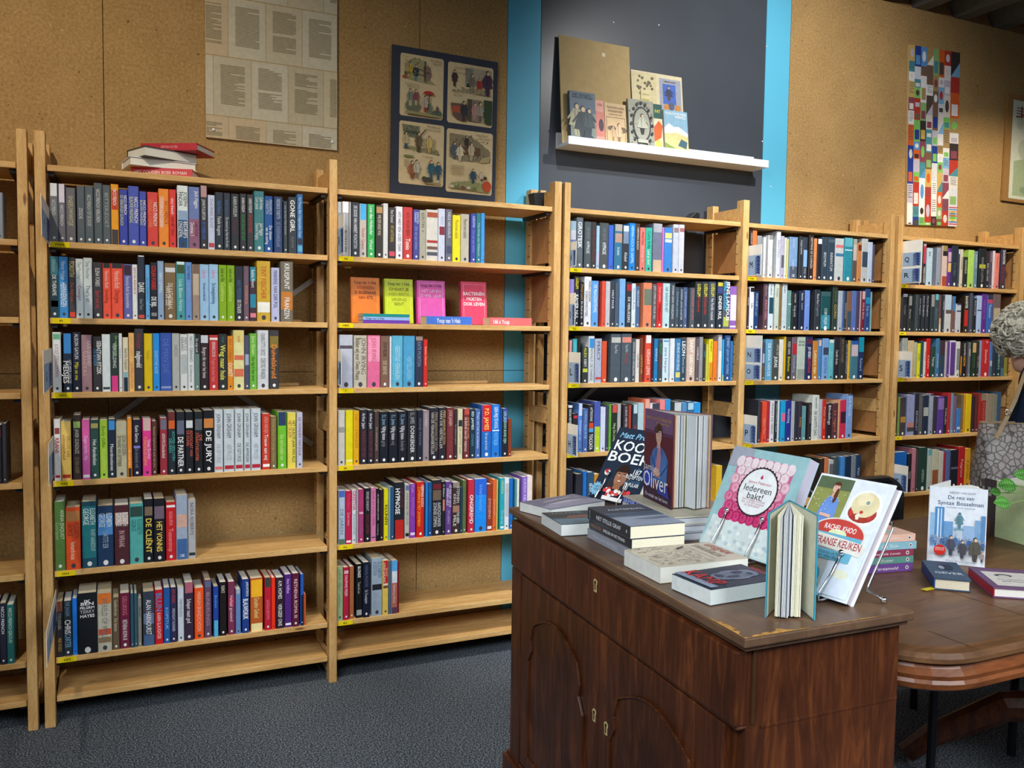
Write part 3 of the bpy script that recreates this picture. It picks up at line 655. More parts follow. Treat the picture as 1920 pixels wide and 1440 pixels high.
1188 1228 158 444c58|DONNA LEON,80b0d8,.05-.8
1232 1272 162 384450|DONNA LEON DUISTER,d0d4d8,.05-.8
1275 1315 162 4c5c80|DONNA LEON,a0b0d8,.05-.8
1345 1395 165 505860|DONNA LEON,c06868,.05-.8
1400 1468 100 2c3238|LUDLUM,e8d840,.05-.32,c,.6|De Cassandra strijd,d04038,.33-.65
1472 1538 100 343a40|LUDLUM,e8d840,.05-.32,c,.6|De Scarlatti erfenis,d04038,.33-.7
1542 1615 100 444c54|LUDLUM,e8d840,.05-.32,c,.6|Het Parsifal mozaiek,d8d8e0,.35-.82
1630 1688 100 28303c|b,c8b840,.02,.1|b,404880,.12,.25|ONDER NUL,f0f0f0,.3-.8,c,.6
1690 1760 92 505860|b,b0b858,.75,.95|JENS LAPIDUS,f8f8f8,.02-.83,r,.5|VAL DOOD,38b0e8,.02-.62,l,.5
1765 1835 150 8c60b0|b,d8d0e0,.2,.8|b,e0d0f0,.92,.96
ROW C3 1055 615 5.647
65 95 130 d89090
108 150 115 48a8b0
155 185 112 282828
205 265 200 383c40|ALEX,d8e040,.02-.3|ROBERTS,e8e8e8,.33-.55|b,c8d048,.6,.7
272 332 85 c8ccd0|b,3888c8,.05,.25|NOVALIS DE PAARSE,586068,.25-.95
338 410 112 a8acc0|PERCY,484860,.05-.5|b,c04048,.87,.92
413 465 138 d05030
505 612 62 4c5660|b,b8b8b0,.07,.18|Theo Mols,c0c4c8,.22-.4
618 725 60 4c5660|b,d88878,.07,.18|Theo Mols,c0c4c8,.22-.38|De vrouw,b84840,.4-.62
728 765 110 444c54|DONNA LEON VERGELDING,d8dce0,.08-.85
768 810 118 d8d0c8|GARTHA,605858,.1-.9
815 848 105 78402c|LAATSTE LIED,e8c070,.3-.9
870 932 75 d84c38|b,e0e0dc,0,.17|KERSHAW LEWIS,f0c8b8,.3-.85,c,.6
935 960 105 402030
965 1005 112 2478b0|KINDLE,c0e0f0,.2-.55
1010 1052 125 3c464c|KEN FOLLETT,50b058,.08-.35|NACHT,b04848,.4-.72
1055 1120 115 c8dce8|b,6898c0,.03,.07|Jane Harper,687888,.2-.8
1135 1182 110 d8dce0
1188 1245 112 3c78a8|DE BRUG VAN DE ORGEL,e0f0f8,.1-.75|b,d8c870,.78,.9
1248 1298 115 30485c|LEON,f0f0f0,.05-.4,c,.8|Donna Leon,c8d0d8,.42-.8
1310 1398 100 c8b0a0|SAINT GERMAIN,f8f0e8,.05-.85,c,.6
1405 1440 110 605458|CAMILLE,f0f0f0,.2-.5
1442 1480 95 909094
1482 1508 165 383430|ALEX,50a0a8,.15-.4
1510 1538 170 c8c850
1542 1585 118 e0d030|b,d89020,.55,1|PENNY,786810,.05-.3
1590 1632 138 e87828
1640 1680 70 b8b4b8|b,e0d8d0,.35,1
1682 1705 120 20a0d8|b,d8d020,.85,1
1712 1770 78 2c4c80|EVEREST LEON SAM THOMAS,a0c0e0,.05-.85
1772 1798 138 2870b0
ROW C4 1055 730 5.647
45 100 170 202024|b,e0e0e0,-.0,.05|DEON MEYER,e8e8e8,.08-.4
105 155 258 28242c|b,c03040,.05,.12
160 205 150 5880c8|b,c8d8f0,0,.25|Trouwen en,d8e0f8,.3-.8
210 265 205 4868a8|CORNALD MAAS IN OIL,a8c0e8,.05-.7
268 325 165 2c2c34|b,c84828,.38,.5|b,50a0d0,.5,.58|TOCCATA,f0f0f0,.62-.95,c,.6|AFTERDINE,d8d8d8,.05-.35
330 395 130 4858a8|b,b0c828,.5,1
398 450 190 c8d0e0
452 482 170 40405c
485 512 160 60a038
515 572 165 283028|b,c85048,.0,.17|Nog De Loop,c8d8a0,.4-.8
575 612 155 a8a8a8
640 690 160 383038|LUKAS MEYER,d0c8d0,.05-.5
695 722 170 a04030
738 788 160 38404c|b,b0c8d0,.0,.2|VELTEN,c83848,.45-.75
792 855 145 a8c0c8
862 915 105 e07050|b,e0a090,0,.2
918 945 150 d8d0d8
948 1020 150 404050
1022 1078 110 e08080
1080 1135 105 3888c8
1138 1168 130 283430
1170 1250 130 404850|b,c0c4c8,.02,.25
1255 1308 140 5088b8
1312 1380 130 306890|b,a8c8d8,.03,.18
1382 1452 140 2c90d0
ROW C5 1055 730 5.647
22 105 855 24242c
135 205 900 303038
206 250 870 2870c0
255 325 880 30506c|Bord,e0e0e0,.2-.5
328 390 900 c88830
1620 1680 810 d8b030
ROW D1 1390 425 6.62
98 130 45 302828|CLAUDIA JONGMA,d8d0c8,.05-.3
132 185 48 e07038
190 245 110 8c9094
268 300 130 d0d0d0
325 385 105 c8c8c8|b,8c8c88,0,.1
428 480 55 c8ccd0|BEATRIX,909498,.15-.6
482 525 115 b0a8c0|b,585860,.45,.75
528 555 135 c8d0c0
558 580 150 d0c070
588 690 125 7898c0|b,505868,.7,1|Rachel Hore,c0d0e8,.05-.25|De vergeten kamer,d8e8f8,.55-.78|M,f0f0f0,.89-.95
710 755 120 303438|MARIJKE MORTIN,c8ccd0,.08-.42
758 812 130 384050|b,88b0e0,.3,.7|MIND,a0a8b0,.73-.88
830 890 102 302824|HERTMANS DE VLAMINGEN,d8d0c8,.05-.75
892 930 145 e08850
935 990 150 24262c|b,e8e8e8,-.05,.12
992 1062 125 344454|BRONTE,506070,.05-.2|BEGYMUM,d0d8e0,.35-.68
1065 1150 128 344454|INFAMATUM,d0d8e0,.35-.78|b,506070,.05,.12
1155 1260 142 c4c8c8|b,d87878,.15,.22|b,4878a0,.35,.42
1262 1370 135 2c8ca0|b,60b0c0,.0,.2|b,e8f0f0,.27,.29
1372 1425 150 585450|b,a0a898,0,.13|b,c0b8b0,.13,.5
1428 1482 200 c88048|b,703020,.05,.2
1485 1560 145 b8bcbc|b,384858,.3,.65
1562 1618 190 b8c4d8
1622 1648 220 484858
ROW D2 1390 530 6.62
62 92 70 382c34|FARAH,d8d0d0,.08-.55
95 150 50 d8d8d8|b,202020,.02,.12|Uit,202020,.38-.5
152 210 108 1c3c70|PATRICIA VAN DEN,c8d0e0,.05-.4|Spiegel,8090b0,.42-.65
268 322 10 584048|PAMUSEEL,d08090,.35-.8|Nicolien,a89098,.05-.28
330 392 10 c8d4dc|b,204858,.3,.65|Isabel,303840,.03-.25
408 462 10 b8c0b4|Fever,707868,.1-.3
465 492 15 7c6030
500 560 15 b8c4cc|Jojo,505860,.05-.2
562 612 95 5c8480|b,c0d0c8,.33,.36|Moord,a0c0b8,.05-.3
622 690 115 202428|NICOLET STEEMERS,c0b8a8,.05-.28,c,.5|Overige schade,b0b4b8,.35-.65
712 778 100 202840|Marion Pauw,c8ccd8,.05-.25,c,.5|Zondaarskind,a8b0c0,.3-.48
780 842 95 6888d0|Drift,90a8e0,.2-.4
905 972 85 30343c|Marion Pauw,c8ccd0,.1-.35|Daglicht,808898,.36-.65
980 1098 108 1c4c50|b,385c60,.0,.12|COBY MEIJER,d0e0e0,.42-.85|b,3888a0,.6,.95
1125 1188 45 303c34|GORKI,c0a860,.4-.72|ANNA,587058,.1-.35
1190 1248 100 a8b0bc
1250 1270 100 4060a0
1272 1300 105 303840|Harriet Proeve,d8d8d8,.28-.7
1302 1362 105 805c48|b,405060,.5,.9
1364 1420 100 5870b0
1425 1462 110 4c3c54
1465 1475 105 c8b8b8
1478 1525 105 801c34|b,d0b0a8,0,.2|Will de Bonte,e0d0d0,.28-.7
1528 1590 75 284880|b,2888b8,.2,.35|Enige man,a8b8d0,.4-.65
1592 1610 115 80b0b0
ROW D3 1390 620 6.62
222 248 200 d0ccd0
250 285 140 404858|b,a0b0c8,.3,.55|b,705030,.6,1
290 378 105 5c98b8|DE ANNA VAN DE,d8e8f0,.1-.9
380 460 112 444844|AMOS OZ,b0b0a8,.12-.38,r|JUDAS,e8e8e8,.42-.68,c,.6
462 515 108 d0ccc0
517 545 75 c8a010
547 615 80 2c2c28|KEES VAN,d0d0d0,.1-.4|Bitterlimon,d8d030,.45-.8
618 680 80 685860|b,a82830,.15,.4|Verleiding,88b0c8,.42-.82
685 785 75 a8b4a8|b,889088,.75,1|OOG,404840,H.12,c|OM OOG,404840,H.19,c
790 875 75 242850|b,582840,.05,.17|JO NESBO,e8e8f0,.24-.5|SLEEPNAAR,c84048,.5-.84
878 942 125 b87830|Lekkere tien,e8d8a8,.25-.85,c,.5
945 985 115 4878a8|b,c8b0a0,0,.15
1000 1075 95 7098c8|SIGNORA,4868a0,.45-.85|b,384058,.22,.4
1080 1140 110 58a8b0|b,c8d0d0,-.1,.08|De liefde,90c8c8,.3-.75
1142 1210 80 26222a|Camilla Grebe,c8c8c8,.3-.65
1212 1275 80 30302e|IRENE THOMAS HONDERD,887858,.05-.6
1278 1312 120 302c2c|NIETS DE MOORDENAAR,c8c0b8,.05-.9
1315 1345 120 c8a030
1347 1440 125 407080|b,2858a0,0,.1|b,c0b0b8,.1,.4
1442 1512 80 203058|b,1890a8,0,.35|Reinaard,a0b0c8,.5-.8
ROW D4 1390 720 6.62
200 230 200 404450
250 310 220 e04c34|Gaston Tour,f0a090,.4-.8
312 345 215 a02838
348 402 210 d0d0d4|FRANCE DE GRENS,686868,.05-.8
405 440 215 283038|DEAN KOONTZ DE VALLEI,c8d0d0,.05-.75
442 465 205 c8ccd0
485 540 210 1c98c8|b,d06888,.3,.5
545 612 205 283080|Veerichting,d0d8f0,.2-.55
614 655 215 a0a4a8
658 700 215 2c2c38
702 745 215 38303c|DE PARADIJS,c89850,.4-.65
748 795 275 5c9094
825 865 235 30282c|JOSEPH FINDER,a09890,.05-.55
868 955 140 c8ccc4|RENATE DORRESTEIN,384040,.05-.3|DE LAATSTE DAG,585858,.35-.9
958 995 190 a8acb8
997 1045 200 c02c20|Pieter Steinz,e0a080,.1-.8
1048 1120 240 302028|Blindelings,e0d8d8,.05-.6
1122 1190 240 583038|Le regard,c87848,.2-.8
1192 1215 205 c89870
1218 1290 200 c02c48|b,382030,.3,.6
1295 1372 130 7898c8|b,282c38,-.1,.02|Jodi Picoult,c8d8f0,.05-.5
ROW D5 1390 720 6.62
640 700 905 b8b8c8
970 1018 930 302820
1020 1068 915 c87040
1075 1135 945 b0b0b0|b,606060,.1,.4
1140 1195 910 404c50
1225 1275 905 4080c0
1280 1350 900 182c44
1355 1410 890 787c84
1412 1472 880 203858|Van,d0d0d0,.25-.55
ROW E1 1675 440 7.837
368 400 480 303060
420 468 128 2c2428|b,a8a0a0,0,.06|b,b03848,.06,.48|VERHOEF,e8e0d8,.55-.95
475 565 192 a8c0d0|Jane,484848,.1-.22
625 685 188 8890a0
705 780 160 c8b0a8|b,908050,.0,.13|b,282428,.13,.25|b,a04828,.75,1
785 840 198 5c3088|b,c0a0b0,.1,.35|b,d0b070,.38,.62
848 935 165 283040|Thriller,606c78,.4-.75
937 962 215 383c44|b,d0d8e0,0,.12
970 1012 215 c8c0b0|SIGNAAL,404040,.2-.55
1022 1082 325 282c28|NADUNGLIA,c8d8a8,.1-.55
1088 1172 222 a8d060
1175 1225 240 68889c|ROBOTH,c8d8e0,.1-.45
1245 1345 200 24282c|ROSAMUND LUPTON,989898,.22-.85|b,b0b030,.4,.5
1352 1398 235 282830|EEN VAN ONS,e0e0e0,.33-.8|RUTH,903838,.06-.3
1402 1440 235 504858|ROSLUND,c0c4d0,.05-.3
1450 1480 235 d8c8d0
1482 1545 270 e08078|Rouwen,c06058,.1-.45
1570 1640 205 403848|SLAUGHTER,e8e8f0,.03-.38,c,.7|De tuin,c03048,.45-.85
ROW E2 1675 540 7.837
85 120 130 383838
122 195 85 28282c|b,a0a8c0,0,.08|Karin Slaughter,787880,.3-.55
205 262 90 2c3030|b,989c98,.05,.3|Karin,b0b0b0,.35-.7
318 360 95 3c4448
362 398 95 20262c|Karin Slaughter,b8b8c0,.05-.6
412 455 92 282c34|Karin Slaughter,b8b8c0,.05-.6
470 510 92 282c34|Karin Slaughter,b8b8c0,.05-.6
540 592 95 2c3438|b,888888,.0,.32
598 652 90 344850|b,60a8b8,0,.15|Slagter,607880,.25-.8
660 695 100 604040|b,c0a080,.62,.78|b,c8c0b0,.78,1
710 738 105 283038|TRIPTIEK,c0c8d0,.1-.45
752 840 98 b8bcc0|b,a8c0d8,.0,.38|b,605050,.4,.5
848 900 120 705048|b,3878b0,0,.4
910 985 230 b8bcc8|b,304868,.23,.28|b,505080,-.3,.05
1030 1088 115 30241c|SLAUGHTER,e8e8d8,0-.34,c,.8|b,c82c20,.38,.82
1115 1155 75 485060
1160 1210 150 24262c|FRACTURE,c0c0c8,.05-.5
1215 1285 110 a8c0e8|b,404860,.38,.41
1290 1355 80 603090|VERGEEF MIJ,905cc0,.15-.65
1360 1445 100 3c68b8|b,403850,0,.12|b,c04868,.12,.22|Thuiskomst,c8d0e8,.25-.6
1455 1560 90 706060|b,b8a890,.35,1
ROW E3 1675 540 7.837
120 195 735 a8a8a4|b,909890,0,.3
200 290 770 b8a480
292 335 795 a0a088
345 388 812 c8c818|ZEER,607018,.1-.7
390 432 775 24444c
438 470 792 c8bcb8|DE WELP,705850,.2-.6
475 530 740 b81c18|KARIN,e0a098,.4-.8
545 608 865 24403c|Tabango,c8d0c8,.32-.65
612 665 740 3c6c90|DONNA,a0c0d8,.4-.75
670 745 770 2c3c58|b,304048,.5,.7|b,402c30,0,.4
750 778 790 a8a0a8
780 815 790 583880
820 900 770 c8c0d8|b,583880,.05,.95
905 968 785 c8ccc8|b,787c80,.2,.8
972 1000 800 302018|b,c88020,.4,.9
1005 1060 785 181818|SLAUGHTER,e0e0e0,.05-.4|NOW,d8a020,.42-.7,c,.7
1068 1085 785 403840
1090 1125 795 687078|b,a8a0a0,.2,.4
1145 1205 780 203424|b,c8a870,.05,.32|DE SNEEUWMAN,507058,.35-.75
1215 1250 785 302c28|DE MAN,c0b0a0,.3-.85
1255 1285 770 8c98b8
1295 1400 745 c02828|Zomerhuis,f0e0d8,.28-.65|77,e8d0d0,.05-.12,c
1402 1445 785 4c74b8|b,a8b8c8,.55,.7|b,507080,.7,1
1450 1500 785 303848
1510 1565 790 203c40|ELEMENTS,c0d8d8,.25-.8
1570 1620 790 384858|b,507888,.75,1
1628 1670 870 8c8838
ROW E4 1665 720 6.859
80 112 165 503028
115 145 165 709048
148 220 175 443c40|b,b08030,.5,.65
235 330 140 8890b8|b,b07870,.68,.8|b,404040,.8,.9
335 385 125 282838|BEVERLEY,a0a0b0,.35-.95
390 435 160 585858
440 510 150 202c40|b,a0a4a0,.3,.52
520 570 125 9098a8|b,484858,0,.05
575 620 170 34303c
625 708 160 543888|b,8068a8,.05,.35
712 750 160 242430|THRILLERS,c8b8b0,.1-.95
755 795 115 a82830
800 830 120 6888a0
835 870 155 705878
878 925 320 3c78c0|b,c0c8d0,.75,.85
930 955 140 706048
960 985 140 c88c20
990 1060 130 d8b810
1070 1105 165 34242c
1110 1150 140 602828
1155 1185 120 a03028
1190 1245 215 a02424|KNOKKE,c88070,.05-.7
1250 1330 130 988878
1335 1390 130 888878
1395 1440 105 3c5c80
ROW E5 1665 720 6.859
70 228 880 1c60b0
248 290 900 241c24|TESS,c8b8b0,.2-.9
300 345 830 b07080
350 380 850 403838
385 490 820 203c34|AMERIKA,a0b0a0,.5-.8
495 550 840 a8b0a8|b,5898a8,.0,.15
555 640 850 b0b098|b,885030,.5,1
645 700 870 b8b0a8
702 730 880 902838
735 790 850 506090
795 890 850 1c1c28|b,606070,.45,.5
895 975 810 a81c20|Pelgrims,d8a8a0,.3-.75
980 1045 830 c89020|KAPSEL,806018,.3-.8
ROW Z1 0 230 3.693
-30 25 480 9098a8
ROW Z4 0 600 3.6
-30 18 710 28242c|b,683040,.05,.2
20 48 700 383c44
ROW Z6 0 980 3.6
-40 -5 560 201c2c
2 48 548 242434|NICCI FRENCH,d0d0d0,.05-.5
50 100 558 205c5c|NICCI FRENCH IJSKOUD,b0c0a8,.05-.65
"""
# ------------------------------------------------------------------ room
YW = .27                                      # face of the back wall
def root_struct(name, loc=(0, 0, 0)):
    o = bpy.data.objects.new(name, None); COL.objects.link(o); o.location = loc; o['kind'] = 'structure'; WORLD[o.name] = Vector(loc); return o
m = M(); m.box(-3.2, 8, -6.5, YW+.02, -.05, 0); tag(m.build('floor', 'carpet'), kind='structure')
wall = root_struct('wall_back', (0, YW, 0))
ZC = 2.88; ZS = 1.067
xs = [-2.3, -1.06, .155, 1.239, 1.604]
m = M(); m.box(-3.2, 8, YW+.012, YW+.05, 0, ZC+.3); m.build('wall_core', 'plywood', wall)
def panel(x0, x1, z0, z1, mat, label=None, name='panel'):
    m = M(); m.box(x0+.0012, x1-.0012, YW, YW+.012, z0+.0012, z1-.0012)
    tag(m.build(name, mat, wall), label)
edges = [-3.2, -2.28, -1.06, .155, 1.239, 1.604]
for a, b in zip(edges, edges[1:]):
    panel(a, b, 0, ZS, 'fibreboard'); panel(a, b, ZS, ZC, 'fibreboard')
panel(1.604, 1.752, 0, ZS, 'blue_paint', 'bright blue painted strip', 'strip'); panel(1.604, 1.752, ZS, ZC, 'blue_paint', 'bright blue painted strip', 'strip')
panel(1.752, 2.905, 0, ZC, 'slate_paint', 'dark slate painted panel')
panel(2.905, 3.05, 0, ZC, 'blue_paint', 'bright blue painted strip', 'strip')
for a, b in zip([3.05, 4.063, 5.28, 6.5], [4.063, 5.28, 6.5, 8.0]): panel(a, b, 0, ZC, 'fibreboard')
m = M()
for x, y in ((1235, 47), (1437, 87), (1429, 265), (1150, 42), (1445, 350)):
    p = aty(x, y, YW); m.tube([(p.x, YW+.002, p.z), (p.x, YW-.002, p.z)], .003, 8)
m.build('screws', 'white_metal', wall)
# ceiling: dark sheet with ribs running towards the room
ceil = root_struct('ceiling', (0, 0, ZC))
m = M(); m.box(-3.2, 8, -3.4, YW+.05, ZC+.07, ZC+.1); m.build('roof_deck', 'dark_metal_roof', ceil)
k = 0; x = -3.1
while x < 7.9:
    m = M(); y0, y1 = -3.4, YW+.04
    m.prism([(x, y0, ZC+.07), (x+.05, y0, ZC+.0), (x+.13, y0, ZC+.0), (x+.18, y0, ZC+.07)], (0, y1-y0, 0))
    m.build('ceiling_rib', 'corrugated_metal' if k % 1 == 0 else 'dark_metal_roof', ceil); x += .30; k += 1

# ------------------------------------------------------------------ shelving
H = 1.79; PD = .045; YB = .205; YS = .0134; ST = .018
ZA = dict(T=1.696, a1=1.472, a2=1.2455, a3=1.0217, a4=.7539, a5=.4777, a6=.210, a7=.0907)
ZCd = dict(T=1.698, a1=1.4725, a2=1.248, a3=1.0272, a4=.7548, a5=.478, a6=.210, a7=.0907)
ZE = dict(T=1.698, a1=1.4736, a2=1.2501, a3=1.0306, a4=.7515, a5=.475, a6=.21, a7=.0907)
X = dict(P0=-.0296, A0=0, A1=.8354, B0=.862, B1=1.6855, Q2=1.7153, Q3=1.7286, C0=1.7538, C1=2.5811, D0=2.6115, D1=3.4425, Q4=3.468, Q5=3.491, E0=3.5217, E1=4.3667)
def post(m, x0, x1, y0, y1): m.box(x0, x1, y0, y1, 0, H)
def ladder(root, x0, x1, inner, panels=()):
    for y0 in (0, YB):
        m = M(); post(m, x0, x1, y0, y0+PD); m.build('post', 'pine_upright', root, bevel=.0018)
    for z0, z1 in ((1.70, 1.76), (.87, .93), (.02, .08)):
        m = M(); m.box(x0+.005, x1-.005, PD, YB, z0, z1); m.build('rung', 'pine_shelf', root)
    m = M(); z = .12
    while z < 1.68:
        for xx, d in ((x0, -1), (x1, 1)):
            if d not in inner: continue
            a, b = (xx-.0006, xx) if d < 0 else (xx, xx+.0006)
            m.box(a, b, YB-.0002, YB+.024, z, z+.0022); m.box(a, b, PD-.012, PD+.0002, z, z+.0022)
        z += .0425
    tag(m.build('notches', 'groove', root), kind='stuff')
    for z0, z1 in panels:
        m = M(); m.box(x0+.008, x1-.008, PD+.001, YB-.001, z0, z1); tag(m.build('side_panel', 'plywood', root), 'plywood sheet closing the ladder side')
def shelf(root, x0, x1, z, label_px=None, sticker=None):
    xa, xb = x0+.0025, x1-.0025
    m = M(); m.box(xa, xb, YS, .243, z-ST, z)
    s = m.build('shelf', 'pine_shelf', root, bevel=.0015)
    if sticker:
        m = M(); m.box(xa+.006, xa+.056, YS-.0008, YS-.0001, z-ST+.001, z-.001, lc('ecd312'))
        t = m.build('shelf_sticker', 'matte_print', s); WORLD[t.name] = WORLD[s.name]
        f = Fr(m2 := M(), (xa+.018, YS-.0009, z-ST+.005), (1, 0, 0), (0, 0, 1), (0, -1, 0), .025, .008)
        f.text(sticker, 0, .15, .024, .006, '3a3408', True); m2.build('sticker_print', 'matte_print', s)
    for xx in (xa+.001, xb-.019):
        m = M(); m.box(xx, xx+.018, .03, .235, z-ST-.012, z-ST-.0005); m.build('shelf_bracket', 'bracket_metal', root)
    return s
def brace(root, x0, x1, z0, z1):
    for a, b, y in (((x0, z1), (x1, z0), .2475), ((x0, z0), (x1, z1), .2455)):
        d = Vector((b[0]-a[0], 0, b[1]-a[1])).normalized(); n = Vector((-d.z, 0, d.x))*.009
        m = M(); p0 = Vector((a[0], y, a[1])); p1 = Vector((b[0], y, b[1]))
        m.prism([p0+n, p0-n, p1-n, p1+n], (0, .0018, 0)); m.build('cross_brace', 'brace_metal', root)
ORDER = ('T', 'a1', 'a2', 'a3', 'a4', 'a5', 'a6', 'a7')
ST_A = dict(a1='FGH', a2='FI', a3='GH', a4='GH', a5='GH', a6='GH'); ST_B = dict(a1='HI', a2='HEK', a3='I', a4='JK', a5='KL', a6='KL')
ST_C = dict(a1='KL', a2='LL', a3='LM', a4='M'); ST_D = dict(a1='MN', a2='NO', a3='N O', a4='P'); ST_E = dict(a1='QR', a2='RST', a3='S', a4='ST')
u1 = empty('shelving_unit', (.83, .12, 0), 'wide double pine shelving unit with empty bottom shelves, under the page panel', 'shelves', 'pine shelving units')
ladder(u1, X['P0'], X['A0']-.0004, (1, -1)); ladder(u1, X['A1'], X['B0'], (-1, 1)); ladder(u1, X['B1'], X['Q2'], (-1,), [(1.262, 1.45), (1.49, 1.665)])
for k in ORDER: shelf(u1, X['A0'], X['A1'], ZA[k], sticker=ST_A.get(k))
for k in ORDER: shelf(u1, X['B0'], X['B1'], ZA[k], sticker=ST_B.get(k))
brace(u1, .01, .83, .80, 1.40)
u2 = empty('shelving_unit', (2.6, .12, 0), 'double pine shelving unit below the white picture ledge, behind the dark cabinet', 'shelves', 'pine shelving units')
ladder(u2, X['Q3'], X['C0'], (1,)); ladder(u2, X['C1'], X['D0'], (-1, 1), [(1.262, 1.45), (1.49, 1.665)]); ladder(u2, X['D1'], X['Q4'], (-1,), [(.1, .72), (.77, 1.0), (1.04, 1.22), (1.262, 1.45), (1.49, 1.665)])
for k in ORDER: shelf(u2, X['C0'], X['C1'], ZCd[k], sticker=ST_C.get(k))
for k in ORDER: shelf(u2, X['D0'], X['D1'], ZCd[k], sticker=ST_D.get(k))
brace(u2, X['C0']+.01, X['C1']-.01, .80, 1.40)
u3 = empty('shelving_unit', (3.95, .12, 0), 'single-bay pine shelving unit behind the grey-haired person, under the tall collage', 'shelves', 'pine shelving units')
ladder(u3, X['Q5'], X['E0'], (1,)); ladder(u3, X['E1'], X['E1']+.03, (-1,), [(.1, .72), (.77, 1.0), (1.04, 1.22), (1.262, 1.45), (1.49, 1.665)])
for k in ORDER: shelf(u3, X['E0'], X['E1'], ZE[k], sticker=ST_E.get(k))
u0 = empty('shelving_unit', (-.5, .12, 0), 'pine shelving unit cut off by the picture edge, mostly empty shelves', 'shelves', 'pine shelving units')
ladder(u0, -.0745, -.0475, (-1, 1)); ladder(u0, -.94, -.912, (1,))
for k in ORDER: shelf(u0, -.912, -.0745, ZA[k])

# ------------------------------------------------------------------ books standing on the shelves
def ucover(m, x0, x1, yf, yb, z0, z1, col, mi=0):
    w = x1-x0; t = min(.0016, w*.2); e = min(.0022, w*.22)
    if z1-z0 < .02: z1 = z0+.02
    out = [(x0, yb), (x0, yf+e), (x0+e, yf), (x1-e, yf), (x1, yf+e), (x1, yb)]
    inn = [(x1-t, yb), (x1-t, yf+e+t*.5), (x0+t, yf+e+t*.5), (x0+t, yb)]
    ring = out+inn; n = len(m.v); k = len(ring)
    m.v += [(x, y, z0) for x, y in ring]+[(x, y, z1) for x, y in ring]
    for i in range(k): j = (i+1) % k; m.f.append((n+i, n+j, n+k+j, n+k+i))
    for q in ((0, 1, 8, 9), (1, 2, 3, 4, 7, 8), (4, 5, 6, 7)):
        m.f.append(tuple(n+k+i for i in q[::-1])[::-1] if False else tuple(n+k+i for i in q)); m.f.append(tuple(n+i for i in q[::-1]))
    m.c += [col]*(k+6); m.mi += [mi]*(k+6)
def pages(m, x0, x1, yf, yb, z0, z1, col, mi=0):
    w = x1-x0; t = min(.0016, w*.2)+.0003; e = min(.0022, w*.22)
    m.box(x0+t, x1-t, yf+e+.002, yb-.001, z0+.001, z1-.0012, col, mi)
def sp_print(m, x0, x1, yf, z0, z1, prints, gain, mi=0, logo=True):
    w, h = x1-x0, z1-z0; e = min(.0022, w*.22)
    f = Fr(m, (x0, yf, z0), (1, 0, 0), (0, 0, 1), (0, -1, 0), w, h, mi, .0001)
    low = False
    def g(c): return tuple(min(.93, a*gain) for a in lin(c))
    for p in prints:
        if p.startswith('b,'):
            _, c, a, b = p.split(','); a = max(0, min(1, float(a))); b = max(0, min(1, float(b)))
            if b-a < .004: continue
            if b > .85 and a > .6: low = True
            ex = e/w
            f.z = .0001; f.rect(ex, 1-b, 1-ex, 1-a, g(c))
    f.z = .0004
    for p in prints:
        if p.startswith('b,'): continue
        q = p.split(','); body, c, rg = q[0], g(q[1]), q[2]; lane = q[3] if len(q) > 3 else 'c'; size = float(q[4]) if len(q) > 4 else None
        if rg[0] == 'H':
            y = 1-float(rg[1:]); f.text(body, .12, y-.02, w*.76, .0095 if len(body) < 6 else .008, c, True); continue
        a, b = [float(t) for t in rg.replace('--', '-').split('-', 1)] if not rg.startswith('-') else (0, .1)
        if b > .88: low = True
        cx = {'c': .5, 'r': .74, 'l': .30}[lane]; sz = (size or (.44 if lane == 'c' else .35))*1.06
        cap = min(w*sz*.95, .016)
        f.text(body, cx-cap/2/w, 1-a, (b-a)*h, cap, c, (size or 0) >= .5, rot=-90, kx=(.42, 1.35))
    if logo and not low and w > .008:
        lum = sum((prints_base[0]))/3
        f.ell(.5, .065, .16, .16*w/h*1.15, 'e8e8e8' if lum < .25 else '404048', 10)
prints_base = [(0, 0, 0)]
def cname(c):
    r, g, b = c; mx, mn = max(c), min(c); lum = .3*r+.6*g+.1*b
    s = 0 if mx == 0 else (mx-mn)/mx
    if s < .3: return 'black' if lum < .03 else 'charcoal' if lum < .075 else 'dark grey' if lum < .14 else 'grey' if lum < .35 else 'pale grey' if lum < .55 else 'white'
    d = mx-mn
    h = (60*(((g-b)/d) % 6) if mx == r else 60*((b-r)/d+2) if mx == g else 60*((r-g)/d+4))
    if h < 14 or h >= 345: n = 'red'
    elif h < 34: n = 'orange' if lum > .15 else 'brown'
    elif h < 50: n = 'yellow ochre' if lum > .15 else 'brown'
    elif h < 66: n = 'yellow'
    elif h < 160: n = 'green'
    elif h < 195: n = 'teal'
    elif h < 250: n = 'blue'
    elif h < 290: n = 'purple'
    else: n = 'pink'
    if n == 'blue' and lum < .06: return 'navy'
    if n == 'red' and lum < .05: return 'maroon'
    if n == 'pink' and lum < .07: return 'plum'
    pre = 'dark ' if lum < .06 else 'light ' if lum > .42 and n != 'yellow' else ''
    return (pre if s > .3 else 'greyish ')+n
ORD = ('zeroth first second third fourth fifth sixth seventh eighth ninth tenth eleventh twelfth thirteenth fourteenth fifteenth sixteenth '
       'seventeenth eighteenth nineteenth twentieth').split()
def ordn(i):
    if i <= 20: return ORD[i]
    return ('twenty-' if i < 30 else 'thirty-')+ORD[i % 10] if i % 10 else 'thirtieth'
ROWN = {'1': 'top row', '2': 'second row', '3': 'third row', '4': 'fourth row', '5': 'fifth row', '6': 'bottom row'}
BAYN = {'A': 'under the page panel', 'B': 'under the nursery pictures', 'C': 'behind the cookbook displays', 'D': 'past the white ledge', 'E': 'under the tall collage', 'Z': 'in the unit beside the doubled posts'}
